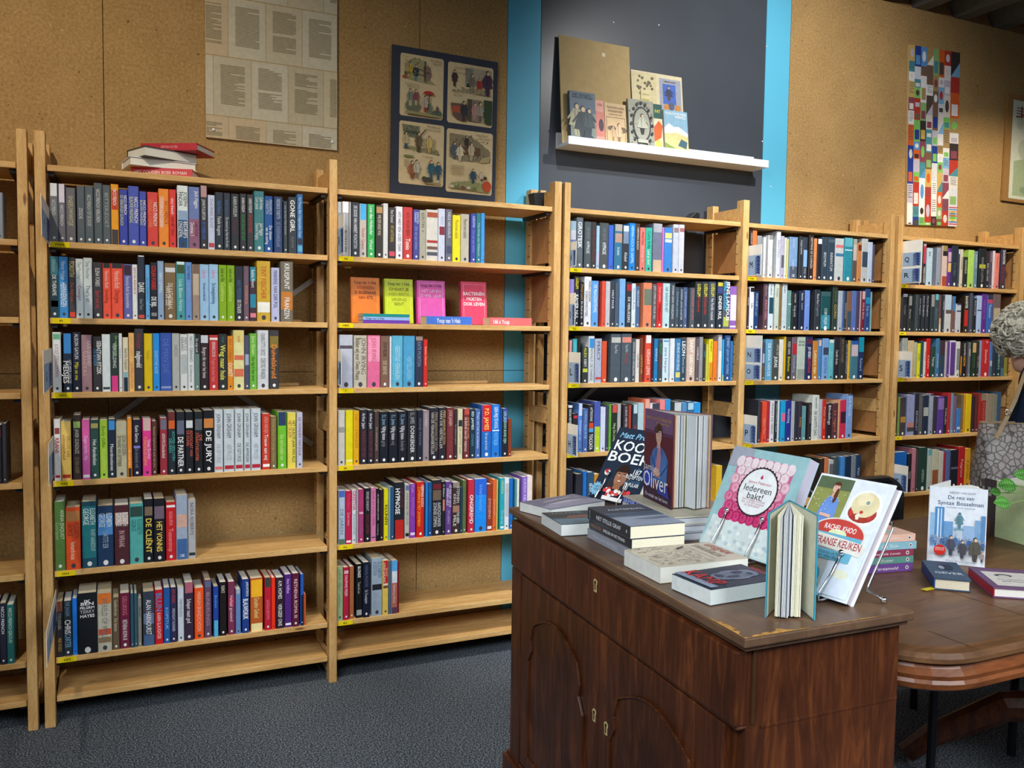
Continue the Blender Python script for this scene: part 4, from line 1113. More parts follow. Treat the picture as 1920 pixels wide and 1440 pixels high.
GAIN = {'A1': 1.0, 'A2': 1.0, 'A3': 1.0, 'A4': 1.1, 'A5': 1.3, 'A6': 1.35, 'B1': 1.15, 'B3': 1.1, 'B4': 1.1, 'B5': 1.05, 'B6': 1.2, 'Z6': 1.5}
recs = []; row = None; x0p = y0p = 0; sc = 1
for ln in DATA.strip().split('\n'):
    q = ln.split()
    if q[0] == 'ROW': row = q[1]; x0p, y0p, sc = float(q[2]), float(q[3]), float(q[4]); cnt = 0; continue
    if q[0] == 'OFF':
        x0p, y0p = float(q[1]), float(q[2]); sc = float(q[3]) if len(q) > 3 else sc; continue
    p = ln.split('|'); h = p[0].split(); cnt += 1
    recs.append((row, cnt, x0p+float(h[0])/sc, x0p+float(h[1])/sc, y0p+float(h[2])/sc, h[3], p[1:]))
out = []; last = {}
rb = random.Random(3)
for row, cnt, pl, pr, pt, col, prints in recs:
    bay = row[0]; zs = (ZA if bay in 'ABZ' else ZCd if bay in 'CD' else ZE)['a'+row[1]]
    yf = YS+.002+rb.random()*.006+(.004 if bay in 'CDE' else 0)
    def solve(px):
        y = 600
        for _ in range(6):
            P = aty(px, y, yf); y = proj((P.x, yf, zs))[1]
        return P.x
    x0, x1 = solve(pl), solve(pr)
    lo = {'A': X['A0'], 'B': X['B0'], 'C': X['C0'], 'D': X['D0'], 'E': X['E0'], 'Z': -.9}[bay]+.0035
    hi = {'A': X['A1'], 'B': X['B1'], 'C': X['C1'], 'D': X['D1'], 'E': X['E1'], 'Z': -.08}[bay]-.0035
    x0 = max(x0, lo, last.get(row, -9)+.0004); x1 = min(x1, hi)
    if x1-x0 < .005: x1 = x0+.005
    if x1 > hi: continue
    last[row] = x1
    zt = 1.0
    z = zs+.2
    for _ in range(8):
        v = proj((x0, yf, z))[1]; v2 = proj((x0, yf, z+.01))[1]; z += .01*(pt-v)/(v2-v)
    key = row[1]; above = {'1': 'T'}.get(key, 'a'+str(int(key)-1))
    ztop = (ZA if bay in 'ABZ' else ZCd if bay in 'CD' else ZE)[above]-ST-.004
    z = min(z, ztop)
    h = z-zs
    wpx = (pr-pl)*abs(proj((x0, yf, zs))[1]-pt)
    out.append(dict(row=row, cnt=cnt, x0=x0, x1=x1, yf=yf, zs=zs, h=max(h, .1), col=col, prints=prints, area=wpx))
rank = sorted(range(len(out)), key=lambda i: -out[i]['area'])
LIMIT = 262
single = set(rank[:LIMIT])
big = M()
for i, r in enumerate(out):
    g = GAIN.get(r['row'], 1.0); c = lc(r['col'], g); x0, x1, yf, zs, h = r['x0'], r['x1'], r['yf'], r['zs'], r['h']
    x0 += .0003; x1 -= .0003
    yb = min(.243, yf+.62*h+.004); pc = rb.choice(['e6e2d4', 'ddd4bc', 'eae8e0', 'd2c4a4']); prints_base[0] = c
    if i in single:
        og = ((x0+x1)/2, (yf+yb)/2, zs)
        m = M(); ucover(m, x0, x1, yf, yb, zs, zs+h, c); b = m.build('book', 'book_cover', origin=og)
        bay = r['row'][0]; cn = cname(c)
        bands = [p for p in r['prints'] if p.startswith('b,')]
        ex = ''
        if bands:
            bc = cname(lc(bands[0].split(',')[1], g))
            if bc != cn: ex = ' with '+bc+' band'
        lab = '%s book%s, %s on %s %s' % (cn, ex, ordn(r['cnt']), ROWN[r['row'][1]], BAYN[bay])
        tag(b, lab, 'book', 'books on the '+ROWN[r['row'][1]]+' '+BAYN[bay])
        m = M(); pages(m, x0, x1, yf, yb, zs, zs+h, lc(pc)); m.build('page_block', 'page_edges', b)
        m = M(); sp_print(m, x0, x1, yf, zs, zs+h, r['prints'], g)
        if m.f: m.build('spine_print', 'book_print', b)
    else:
        ucover(big, x0, x1, yf, yb, zs, zs+h, c); pages(big, x0, x1, yf, yb, zs, zs+h, lc(pc), 1); sp_print(big, x0, x1, yf, zs, zs+h, r['prints'], g, 2)
tag(big.build('small_books', ['book_cover', 'page_edges', 'book_print']), 'rows of thin far paperbacks on the shelves behind the cabinet and the round table', 'books', kind='stuff')

# ------------------------------------------------------------------ letter cards that stick out of the bays
def card(x, px, pt, pb, y1, letters, where, big=False):
    P = atx(px, pt, x); Q = atx(px, pb, x); y0 = Q.y; z0, z1 = Q.z, P.z
    w, h = y1-y0, z1-z0
    m = M(); m.box(x-.0006, x+.0006, y0, y1, z0, z1); o = m.build('letter_card', 'paper', origin=(x, y1, z0))
    tag(o, 'white card with blue wave picture'+(' and letter '+letters if letters else '')+', '+where, 'card', 'letter cards on the bookcases')
    m = M()
    n = max(1, len(letters))
    for side in (-1, 1):
        f = Fr(m, (x+side*.0007, y1 if side < 0 else y0, z0), (0, -1 if side < 0 else 1, 0), (0, 0, 1), (side, 0, 0), w, h)
        for k in range(n):
            b0 = .03+.66/n*(n-1-k)+(.04 if k < n-1 else 0); b1 = b0+.64/n
            f.rect(.06, b0, .95, b1, '9cb6d4')
            hh = b1-b0
            for t in range(9):
                yy = b0+hh*(.06+.1*t); f.poly([(.55, yy), (.75, yy+hh*.10), (.93, yy+hh*.03), (.88, yy-hh*.04), (.72, yy+.02*hh), (.6, yy-hh*.03)], '38508e' if t % 2 else '2a3874')
            if letters: f.text(letters[k], .14, b0+hh*.35, w*.26, min(.03, hh*h*.34), '201c1c', False)
    m.build('card_print', 'matte_print', o)
for a in ((.006, 78, 365, 441, .009, 'F', 'top row of the widest bay'), (.006, 82, 657, 739, .009, 'G', 'third row of the widest bay'), (.006, 92, 830, 912, .009, '', 'fourth row of the widest bay'),
          (.006, 88, 1180, 1252, .009, 'H', 'bottom row of the widest bay'),
          (X['B0']+.004, 645, 400, 476, .009, 'I', 'top row under the nursery pictures'), (X['B0']+.004, 640, 655, 724, .009, 'J', 'third row under the nursery pictures'),
          (X['C0']+.006, 1080, 452, 499, .008, 'K', 'top row behind the cookbooks'), (X['C0']+.006, 1078, 549, 612, .008, 'Q', 'second row behind the cookbooks'),
          (X['C0']+.006, 1087, 661, 720, .008, 'L', 'third row behind the cookbooks'), (X['C0']+.006, 1082, 797, 857, .008, 'H', 'fourth row behind the cookbooks'),
          (X['D0']+.006, 1427, 458, 516, .008, 'M', 'past the white ledge'), (X['D0']+.006, 1427, 629, 714, .008, 'NO', 'past the white ledge'),
          (X['D0']+.006, 1418, 780, 834, .008, 'P', 'past the white ledge'),
          (X['E0']+.006, 1727, 449, 530, .008, 'QR', 'under the tall collage'), (X['E0']+.006, 1708, 659, 709, .008, 'S', 'under the tall collage'),
          (X['E0']+.006, 1701, 874, 925, .008, 'T', 'bottom row beside the black chair')):
    card(*a)
# ------------------------------------------------------------------ boxes that are books, in any pose
def obook(o, U, V, N, wU, wV, wN, cover, page='e6e2d8', hard=False, label='', group=None, spine=None, name='book', back=None, pagelist=True, thick=None):
    """o: spine foot corner at the back cover; U spine->fore edge, V foot->head, N back cover->front cover"""
    o, U, V, N = Vector(o), Vector(U).normalized(), Vector(V).normalized(), Vector(N).normalized()
    t = thick or (.0025 if hard else .0010); ov = .003 if hard else 0
    c = lc(cover); sp = lc(spine or cover); bk = lc(back or cover)
    m = M()
    m.box6(o+N*(wN-t), U*wU, V*wV, N*t, c); m.box6(o, U*wU, V*wV, N*t, bk); m.box6(o+N*t, U*t, V*wV, N*(wN-2*t), sp)
    low = min((o+U*a+V*b+N*g).z for a in (0, wU) for b in (0, wV) for g in (0, wN))
    ce = o+U*wU/2+V*wV/2+N*wN/2
    b = m.build(name, 'book_cover', origin=(ce.x, ce.y, low)); tag(b, label, 'book', group)
    m = M(); m.box6(o+N*t+U*t+V*max(ov, .0004), U*(wU-t-ov-.0006), V*(wV-2*max(ov, .0004)), N*(wN-2*t), lc(page)); m.build('page_block', 'page_edges', b)
    pm = M()
    front = Fr(pm, o+N*wN, U, V, N, wU, wV)
    # spine frame: reading from head to foot when the front cover faces up
    sf = Fr(pm, o+V*wV, -V, N, -U, wV, wN)
    backf = Fr(pm, o+U*wU, -U, V, -N, wU, wV)
    return b, front, sf, pm, backf
def fin(b, pm, name='cover_print'):
    if pm.f: pm.build(name, 'book_print', b)
def V2(p): return Vector((p[0], p[1], 0))
def lying(z0, z1, a, b, c, **kw):
    """flat book: a = image px of a bottom/top corner tuple list at height z: a spine-foot, b fore-edge foot, c spine-head"""
    A, B, Cc = [atz(p[0], p[1], z1) for p in (a, b, c)]
    U = (B-A); U.z = 0; wU = U.length; V = (Cc-A); V.z = 0; wV = V.length
    Un = U.normalized(); Vn = Vector((-Un.y, Un.x, 0)); 
    if Vn.dot(V) < 0: Vn = -Vn
    up = Vector((0, 0, 1))
    return obook((A.x, A.y, z0), Un, Vn, up, wU, wV, z1-z0, **kw)
def small_person(f, x, y, h, coat, hair='4a3428', legs='5a4c40', skin='d8b898', wide=1.0):
    r = h*.10; k = f.h/f.w
    f.poly([(x-.10*h*k*wide, y+.5*h), (x+.10*h*k*wide, y+.5*h), (x+.07*h*k, y), (x-.07*h*k, y)], legs)
    f.poly([(x-.17*h*k*wide, y+.30*h), (x+.17*h*k*wide, y+.30*h), (x+.13*h*k, y+.80*h), (x-.13*h*k, y+.80*h)], coat)
    f.ell(x, y+.90*h, r*k*.80, r*.90, hair, 9); f.ell(x+.02*h*k, y+.87*h, r*k*.62, r*.72, skin, 9)
    f.line(x-.13*h*k, y+.72*h, x-.19*h*k*wide, y+.48*h, .05*h*f.h, coat); f.line(x+.13*h*k, y+.72*h, x+.20*h*k*wide, y+.52*h, .05*h*f.h, coat)
    if h > .2: f.line(x, y+.30*h, x+.01*h*k, y+.02*h, .012*h*f.h, '40382c'); f.line(x-.06*h*k, y+.76*h, x-.04*h*k, y+.36*h, .014*h*f.h, '40382c')
def face(f, x, y, r, skin, hair, beard=None, smile=True):
    k = f.w/f.h
    f.ell(x, y+.25*r*k, r*1.02, r*1.25*k, hair, 18); f.ell(x, y-.05*r*k, r*.86, r*1.18*k, skin, 18)
    f.poly([(x-.86*r, y+.55*r*k), (x+.86*r, y+.55*r*k), (x+.6*r, y+1.1*r*k), (x, y+1.3*r*k), (x-.6*r, y+1.1*r*k)], hair)
    for s in (-1, 1):
        f.ell(x+s*.36*r, y+.16*r*k, .15*r, .08*r*k, 'f0ece4', 8); f.ell(x+s*.36*r, y+.16*r*k, .07*r, .075*r*k, '28180f', 8)
        f.line(x+s*.2*r, y+.36*r*k, x+s*.55*r, y+.38*r*k, .08*r*f.w, hair)
    f.poly([(x-.05*r, y+.15*r*k), (x+.06*r, y+.15*r*k), (x+.14*r, y-.22*r*k), (x-.12*r, y-.22*r*k)], tuple(a*.8 for a in lin(skin)))
    f.ell(x, y-.5*r*k, .34*r, .10*r*k, 'a04838', 10)
    if smile: f.ell(x, y-.48*r*k, .27*r, .055*r*k, 'f4efe8', 10)
def lines(f, x0, x1, y1, y0, n, col, seed=0, t=.28):
    rr = random.Random(seed)
    for i in range(n):
        y = y1-(y1-y0)*i/n; e = x1 if rr.random() < .8 else x0+(x1-x0)*(.4+.5*rr.random())
        h = (y1-y0)/n*t; f.rect(x0, y-h, e, y, col)

# ------------------------------------------------------------------ wall pieces
def wall_sheet(name, px, yw, th, mat, label, cat, group=None, fmat='matte_print'):
    """px = four image corners TL,TR,BR,BL of a sheet lying at distance yw; returns thing and frame"""
    P = [aty(p[0], p[1], yw) for p in px]
    TL, TR, BR, BL = P
    u = ((TR-TL)+(BR-BL)).normalized(); w = ((TR-TL).length+(BR-BL).length)/2; h = ((TL-BL).length+(TR-BR).length)/2
    c = (TL+TR+BR+BL)/4; v = Vector((-u.z, 0, u.x)); o = c-u*w/2-v*h/2
    m = M(); m.box6(o, u*w, v*h, Vector((0, th, 0))); t = m.build(name, mat, origin=(c.x, yw, (BL.z+BR.z)/2)); tag(t, label, cat, group)
    pm = M(); return t, Fr(pm, o, u, v, (0, -1, 0), w, h), pm
# sheet of book pages
_a = aty(386, 257, YW-.012); _b = aty(632, 282, YW-.012); PT_L = proj((_a.x, YW-.012, 2.70)); PT_R = proj((_b.x, YW-.012, 2.70))
t, f, pm = wall_sheet('page_panel', (PT_L, PT_R, (632, 282), (386, 257)), YW-.012, .01, 'cardboard', 'large panel pasted with old book pages, pinned above the widest bay', 'poster')
rr = random.Random(5); cols = ['c6bda4', 'cdc1a2', 'c2b99e', 'cdc6b0', 'cbb898', 'c9c0a6']
prow = 0; y = -.02; ph = .245; pw = .278
ys = [.045-ph*.70+ph*i*.0 for i in range(1)]
y = .095-ph
while y < 1:
    x = -.11 if prow % 2 == 0 else -.22
    while x < 1:
        a, b, c0, d = max(0, x), max(0, y), min(1, x+pw-.004), min(1, y+ph-.004)
        if c0 > a and d > b:
            f.z = .0004; f.rect(a, b, c0, d, rr.choice(cols))
            tx0, tx1 = x+.05, x+pw-.05; ty0, ty1 = y+.045, y+ph-.03
            n = 30; gap = rr.choice([-1, -1, 10, 16])
            for i in range(n):
                yy = ty1-(ty1-ty0)*i/n
                if yy > .995 or yy < .006 or gap <= i < gap+2: continue
                e = tx1 if rr.random() < .8 else tx0+(tx1-tx0)*(.4+.5*rr.random())
                q0, q1 = max(tx0, .004), min(e, .996)
                if q1-q0 > .01: f.z = .0007; f.rect(q0, yy-.0028, q1, yy, '857a5e')
        x += pw
    y += ph; prow += 1
pm.build('book_pages', 'matte_print', t)
m = M()
for px_, py_ in ((400, 243), (622, 266)):
    p = aty(px_, py_, YW-.013); m.tube([(p.x, p.y, p.z), (p.x, p.y-.004, p.z)], .0045, 10)
m.build('pins', 'white_metal', t)
# board with four nursery pictures, leaning on the wall from the shelf top
t, f, pm = wall_sheet('nursery_picture_board', ((727, 81), (923, 116), (938.5, 384), (739.5, 366)), YW-.02, .006, 'navy_card', 'dark blue board with four old nursery pictures, leaning against the wall', 'poster')
PAPER = 'd8c49a'
def pic(ax, ay, bx, by, fn):
    f.z = .0004
    sub = Fr(pm, f.P(ax, ay, 0), f.u, f.v, f.n, (bx-ax)*f.w, (by-ay)*f.h)
    r = .03
    sub.poly([(r, 0), (1-r, 0), (1, r), (1, 1-r), (1-r, 1), (r, 1), (0, 1-r), (0, r)], PAPER); fn(sub)
def p1(s):
    s.poly([(.08, .60), (.5, .56), (.85, .55), (.7, .62), (.6, .92), (.3, .95), (.1, .85)], 'a8a078'); s.ell(.62, .72, .10, .12, '8a7468'); s.rect(.55, .6, .58, .92, '4a4434')
    s.line(.35, .78, .6, .76, .004, '5a5040'); s.line(.35, .7, .6, .68, .004, '5a5040')
    small_person(s, .22, .62, .26, 'c8a848', legs='c8a848'); small_person(s, .35, .58, .27, '38444c', legs='6c8890'); s.ell(.1, .62, .06, .025, 'b0504c'); s.ell(.12, .68, .03, .03, '5a4030')
    s.dabs(.08, .60, .45, .95, 70, ['98985c', '7c8458', 'a89c60', '6c6c4c'], 1); s.dabs(.1, .03, .9, .09, 40, ['8c8c60', '9c9464'], 2); s.dabs(.5, .58, .72, .85, 25, ['7c5c54', '94706c', '5c544c'], 3); s.dabs(.14, .08, .42, .26, 40, ['5c6454', '7c8068', '4c5044'], 4)
    s.text('Het steken', .66, .93, .09*s.w*3, .006, '5c5040'); s.text('naar bal', .72, .88, .2*s.w, .006, '5c5040')
    s.text('Die zet zich in', .1, .50, .33*s.w, .006, '5c5040'); s.text('blok een uur', .15, .46, .28*s.w, .006, '5c5040')
    s.ell(.28, .16, .17, .11, '6c705c'); small_person(s, .22, .16, .28, '7c8474', legs='c4b890'); small_person(s, .35, .18, .26, '8c5458', legs='c4b088')
    s.line(.62, .12, .66, .38, .004, '4c4438'); s.ell(.64, .38, .13, .055, 'b8383c', 14, 0, 180); small_person(s, .56, .08, .28, 'b8a898', legs='a45048')
    s.poly([(.64, .04), (.72, .04), (.7, .24), (.65, .24)], '6c7c60'); s.ell(.84, .09, .11, .05, '586858'); small_person(s, .84, .09, .13, '64544c'); s.poly([(.1, .03), (.9, .02), (.95, .05), (.12, .08)], '9c9468')
def p2(s):
    s.rect(.38, .68, .97, .95, 'b4aa90'); s.rect(.38, .70, .55, .93, '8c8c7c'); s.rect(.36, .62, .52, .70, 'c4b894'); s.rect(.40, .625, .50, .69, '3c4c50')
    s.poly([(.1, .53), (.95, .50), (.95, .60), (.55, .62)], 'a89c7c')
    s.dabs(.38, .62, .97, .95, 60, ['a49c84', '8c8878', 'bcb094', '74746c'], 5); s.dabs(.1, .50, .95, .6, 40, ['8c8468', '746c5c'], 6)
    small_person(s, .14, .60, .28, '4c3c3c', legs='4c443c'); small_person(s, .52, .55, .3, '807868', legs='a09478'); small_person(s, .68, .53, .27, 'b0403c', 'a06040', legs='c0a078'); small_person(s, .86, .52, .42, '503c50', '504030', legs='503c50', wide=1.3)
    s.text('Waar is de winkel', .12, .90, .3*s.w, .005, '6c5c48'); s.text('van boeken', .2, .82, .2*s.w, .005, '6c5c48'); s.text('Nu gaan wij', .08, .5, .25*s.w, .005, '6c5c48'); s.text('naar huis', .1, .45, .2*s.w, .005, '6c5c48')
    s.poly([(.06, .32), (.4, .33), (.4, .04), (.2, .06), (.1, .12)], '6c5850'); s.rect(.10, .17, .30, .28, 'b4583c'); s.rect(.42, .06, .72, .42, '8c8070'); s.rect(.42, .06, .52, .42, '5a5048'); s.poly([(.8, .05), (.97, .03), (.97, .44), (.78, .44)], '40503c')
    small_person(s, .34, .04, .34, '3c4048', legs='4a4440'); small_person(s, .58, .08, .3, 'c09088', legs='c09088'); small_person(s, .7, .06, .34, 'a09c8c', legs='6c6c64')
def p3(s):
    s.poly([(.06, .95), (.45, .94), (.45, .74), (.1, .76)], '7c7c64'); s.rect(.12, .80, .4, .86, '585c4c'); s.poly([(.08, .56), (.9, .50), (.88, .58), (.12, .62)], '948c68')
    s.dabs(.06, .74, .46, .95, 60, ['5c604c', '8c8c74', '484c40'], 7); s.dabs(.1, .52, .9, .6, 50, ['8c8c64', 'a8a078', '6c7050'], 8)
    for i in range(6): s.rect(.52+.05*i, .58, .54+.05*i, .76, 'b0a47c')
    small_person(s, .14, .56, .27, 'bcae88', legs='446078'); small_person(s, .42, .52, .33, '6c6048', legs='5c4c40'); small_person(s, .66, .53, .28, 'd0b870', '904838', legs='c8ac68')
    s.line(.45, .78, .58, .90, .004, '4a4030'); s.text('Wij willen naar', .6, .94, .3*s.w, .006, '5c5040'); s.text('buiten rennen', .6, .89, .3*s.w, .006, '5c5040')
    s.ell(.2, .44, .12, .02, '7c8454'); s.text('De kleine beer', .5, .45, .25*s.w, .005, '6c5c48'); lines(s, .1, .22, .38, .26, 4, '94845c', 3)
    small_person(s, .28, .08, .3, 'a46848', legs='8c5840', wide=1.5); small_person(s, .38, .1, .3, 'bcb8a4', '382c28', legs='8c8470'); small_person(s, .7, .1, .32, '3c6878', 'a04834', legs='3c6878'); small_person(s, .86, .1, .3, '385c74', legs='385c74')
    s.ell(.62, .08, .12, .05, '4c4840'); s.ell(.54, .10, .05, .04, '4c4840'); s.poly([(.5, .03), (.95, .02), (.9, .06)], '948c68')
def p4(s):
    s.poly([(.06, .93), (.5, .92), (.7, .84), (.95, .70), (.95, .52), (.3, .50), (.06, .55)], '908468'); s.dabs(.08, .54, .9, .92, 110, ['7c7058', 'a49474', '685c4c', '5c5448'], 9); s.rect(.3, .62, .72, .74, '6c5440'); small_person(s, .42, .70, .22, '44403c')
    small_person(s, .16, .52, .28, '5c6870', legs='5c6870', wide=1.3); small_person(s, .28, .50, .28, 'd8ccb0', legs='d8ccb0', wide=1.4); small_person(s, .52, .52, .3, 'c4b898', legs='b8ac8c')
    s.poly([(.68, .5), (.9, .52), (.93, .62), (.75, .58)], 'b0a078'); s.text('Het kleine', .62, .93, .25*s.w, .006, '5c5040'); s.text('eerst samen', .68, .88, .25*s.w, .006, '5c5040')
    s.poly([(.05, .06), (.95, .03), (.95, .16), (.5, .20), (.1, .14)], '949468'); s.dabs(.08, .05, .92, .17, 70, ['7c8454', '6c7448', 'a09c70', 'c0b898'], 10); lines(s, .08, .36, .42, .26, 6, '94845c', 4)
    small_person(s, .56, .16, .24, '3c5468', legs='3c5468', wide=1.5); small_person(s, .74, .2, .16, 'c4b8a8'); s.ell(.86, .13, .10, .085, 'b84c30'); s.ell(.82, .26, .04, .03, '503c30')
    for i in range(5): s.ell(.1+.12*i, .08, .05, .025, ['c8bca0', '6c7c50', '7c5450', 'c4b8a0', '6c7c50'][i])
pic(.075, .54, .475, .955, p1); pic(.515, .535, .955, .95, p2); pic(.075, .085, .49, .505, p3); pic(.515, .06, .965, .495, p4)
pm.build('nursery_pictures', 'matte_print', t)
# tall collage of book covers
t, f, pm = wall_sheet('cover_collage', ((1712, 86), (1809, 100), (1785, 425), (1693, 419)), YW-.014, .012, 'cardboard', 'tall narrow collage of colourful book covers on the bare wall', 'poster')
rr = random.Random(11); pal = ['e4e2e0', 'dcdad8', 'e8e6e4', 'cfd4dc', '7cc060', '8ab070', 'b43c30', 'd4602c', '2c4090', '5c94cc', '7cb0d8', '3c3434', '544840', 'a88c5c', 'c8a860', '4c8c98', '884858', 'd8d4cc', 'c0b8c8', '785c48']
xs = [0, .11, .23, .345, .47, .58, .69, .82, 1]
for i in range(8):
    y = 1-rr.random()*.03; y = 1
    while y > .005:
        hh = rr.uniform(.045, .12)*(1.3 if rr.random() < .3 else 1); y0 = max(0, y-hh); c = rr.choice(pal)
        f.z = .0004; f.rect(xs[i], y0, xs[i+1], y, c)
        w = xs[i+1]-xs[i]; f.z = .0007; k = rr.random()
        if k < .35: f.rect(xs[i]+w*.15, y0+(y-y0)*.1, xs[i+1]-w*.15, y0+(y-y0)*.55, rr.choice(pal))
        elif k < .6: f.ell(xs[i]+w*.5, (y+y0)/2, w*.3, (y-y0)*.28, rr.choice(pal), 12)
        elif k < .8: lines(f, xs[i]+w*.15, xs[i+1]-w*.15, y-(y-y0)*.1, y0+(y-y0)*.2, 6, '5c6068', rr.random())
        else: f.poly([(xs[i], y0), (xs[i+1], y0+(y-y0)*.6), (xs[i+1], y0)], rr.choice(pal))
        y = y0
for i in range(9): f.z = .001; f.rect(.83, .01+.012*i, 1, .016+.012*i, ['c83c44', '3c5cb0', 'e0c840', '68b058', 'c83c44', '7060a8', 'e08838', '3c88b8', 'c83c44'][i])
pm.build('cover_pictures', 'book_print', t)
# chart on brown board
t, f, pm = wall_sheet('chart_board', ((1894, 178), (2050, 206), (2035, 400), (1877, 372)), YW-.016, .012, 'brown_board', 'brown board with a pale green picture chart at the picture edge', 'poster')
f.rect(.06, .03, .94, .95, 'd8dcc8'); f.poly([(.1, .06), (.9, .06), (.9, .32), (.6, .40), (.3, .44), (.1, .38)], 'a8b894'); f.ell(.2, .50, .06, .09, 'c0c8b0'); f.ell(.15, .74, .04, .06, 'c4c8b4'); f.ell(.28, .12, .10, .04, '8ca080')
for sx, sy in ((.10, .80), (.26, .80)):
    for k in range(4): f.rect(sx, sy+.025*k, sx+.11, sy+.025*k+.008, '8c4030')
    f.rect(sx+.05, sy-.01, sx+.065, sy+.10, '8c4030'); f.line(sx, sy-.01, sx+.11, sy+.03, .005, '8c4030')
pm.build('chart_print', 'matte_print', t)

# ------------------------------------------------------------------ picture ledge and what leans on it
xl, xr, zl = 1.825, 2.845, 2.004
yl = YW-.10
led = M(); led.box(xl, xr, YW-.012, YW-.0005, zl-.03, zl+.035); led.box(xl, xr, yl, YW-.012, zl-.03, zl-.018)
led.box(xl, xr, yl-.012, yl, zl-.03, zl+.002)
L = tag(led.build('picture_ledge', 'white_metal', origin=((xl+xr)/2, YW, zl-.03), bevel=.001), 'white metal picture ledge on the dark slate panel', 'shelf')
zb = zl-.018
def leaner(name, pxTL, pxTR, pxBR, y, cover, label, th=.012, cat='book', kind='book', tilt=.12):
    """book leaning back on the ledge; front face through the image corners at depth y (foot)"""
    A = aty(*pxTL, y+.03); B = aty(*pxTR, y+.03)
    w = B.x-A.x; h = (A.z+B.z)/2-zb; v = Vector((0, tilt, 1)).normalized(); n = Vector((0, -1, tilt)).normalized()
    hh = h/v.z
    o = Vector(((A.x), y+.0005, zb+.0005))-n*th
    o.z = zb+.0005+(th*tilt if tilt > 0 else 0)
    return obook(o, (1, 0, 0), v, n, w, hh, th, cover, label=label, name=name, group='old covers on the picture ledge' if cat == 'book' else None)
A = aty(1048, 65, YW-.02); B = aty(1180, 88, YW-.02)
v = Vector((0, .10, 1)).normalized(); nn = Vector((0, -1, .10)).normalized()
m = M(); m.box6((A.x, YW-.062, zb+.001), (B.x-A.x, 0, 0), v*((A.z-zb)/v.z), -nn*.004)
t = tag(m.build('cardboard_sheet', 'cardboard', origin=((A.x+B.x)/2, YW-.06, zb)), 'tall blank beige card sheet leaning on the white ledge', 'board')
fr = Fr(pm := M(), (A.x, YW-.062, zb+.001), (1, 0, 0), v, nn, B.x-A.x, (A.z-zb)); fr.rect(.60, .87, .645, .905, 'e4d8b4'); pm.build('paper_tag', 'matte_print', t)
def vignette(f, dark, mid):
    f.dabs(.04, .03, .96, .97, 90, ['84867c', 'b0b0a4', '6c6e68'], 12, .03)
    f.ell(.5, .5, .36, .36, dark, 20); f.ell(.5, .5, .31, .32, mid, 20)
    for i in range(16):
        a = i/16*6.283; f.ell(.5+.42*math.cos(a), .5+.43*math.sin(a), .05, .035, dark, 8)
# back board with two covers
b, f, sf, pm, bf = leaner('picture_board', (1186, 130), (1281, 144.5), None, YW-.075, 'd8cca8', 'pale board with two old covers mounted, leaning on the ledge', th=.006)
b['category'] = 'board'
s = Fr(pm, f.P(.02, .42, 0), f.u, f.v, f.n, f.w*.46, f.h*.56); s.rect(0, 0, 1, 1, 'd0c498'); 
for i in range(26):
    rr2 = random.Random(i); s.ell(rr2.uniform(.12, .88), rr2.uniform(.05, .95), .05, .03, '6c6450', 8)
s.rect(.3, .3, .7, .62, 'd8cc98'); s.rect(.34, .35, .66, .42, 'b8a860'); s.text('ALBUM', .34, .5, s.w*.32, .006, '5c5030')
s = Fr(pm, f.P(.54, .40, 0), f.u, f.v, f.n, f.w*.43, f.h*.55); s.rect(0, 0, 1, 1, '9ca0ac'); s.rect(.15, .42, .75, .88, '4868b8'); small_person(s, .42, .5, .34, '3c4460', wide=2); s.ell(.3, .35, .12, .08, 'c8843c'); s.ell(.82, .35, .12, .08, 'c8843c'); s.ell(.52, .38, .14, .09, '585c74'); s.rect(.25, .04, .85, .24, 'b4b8c0'); s.text('VERHALEN', .18, .92, s.w*.6, .006, '5c3c30')
fin(b, pm)
b, f, sf, pm, bf = leaner('book', (1242, 206), (1286, 214), None, YW-.09, 'c8ccc8', 'cover with snowy mountains and yellow field, on the white ledge', th=.010)
f.rect(0, 0, 1, 1, '8cb4cc'); f.poly([(0, .58), (.2, .70), (.4, .62), (.6, .64), (1, .50), (1, .3), (0, .4)], 'ece8e0'); f.poly([(0, .45), (.5, .5), (1, .42), (1, 0), (0, 0)], 'd8cc8c'); f.poly([(0, .25), (.5, .12), (.4, 0), (0, 0)], '8c9c50'); f.poly([(.55, .2), (.7, .36), (.95, .3), (.9, .14)], '4c6878')
f.text('VOGELS IN DE WIJDE', .05, .90, f.w*.9, .010, 'f4f4f0', True); f.text('WERELD', .45, .83, f.w*.5, .010, 'f4f4f0', True); fin(b, pm)
b, f, sf, pm, bf = leaner('book', (1222, 196), (1239, 199), None, YW-.092, 'c86c30', 'narrow orange and green cover beside the grey wreath cover', th=.010)
f.rect(0, 0, 1, 1, 'd8d0b0'); f.rect(0, .7, 1, 1, '2c5850'); f.text('NY', .2, .82, f.w*.6, .014, 'e0d030', True); f.poly([(0, .2), (.8, .3), (1, .55), (.6, .66), (0, .5)], 'd8602c'); f.ell(.5, .14, .4, .12, 'c8c060'); fin(b, pm)
b, f, sf, pm, bf = leaner('book', (1176, 185), (1223, 194), None, YW-.095, '9c9c8c', 'grey cover with leafy wreath around a seated figure, on the ledge', th=.014)
vignette(f, '34383a', 'a0a090'); small_person(f, .5, .30, .42, 'b8b8a4', legs='303434', wide=1.8); f.text('GEDICHTEN', .35, .92, f.w*.4, .008, '404440'); f.rect(.3, .13, .7, .2, 'b4b4a4'); fin(b, pm)
b, f, sf, pm, bf = leaner('book', (1131, 193), (1171, 200), None, YW-.09, 'c8a878', 'tan cover with two strolling figures, between darker covers on the ledge', th=.010)
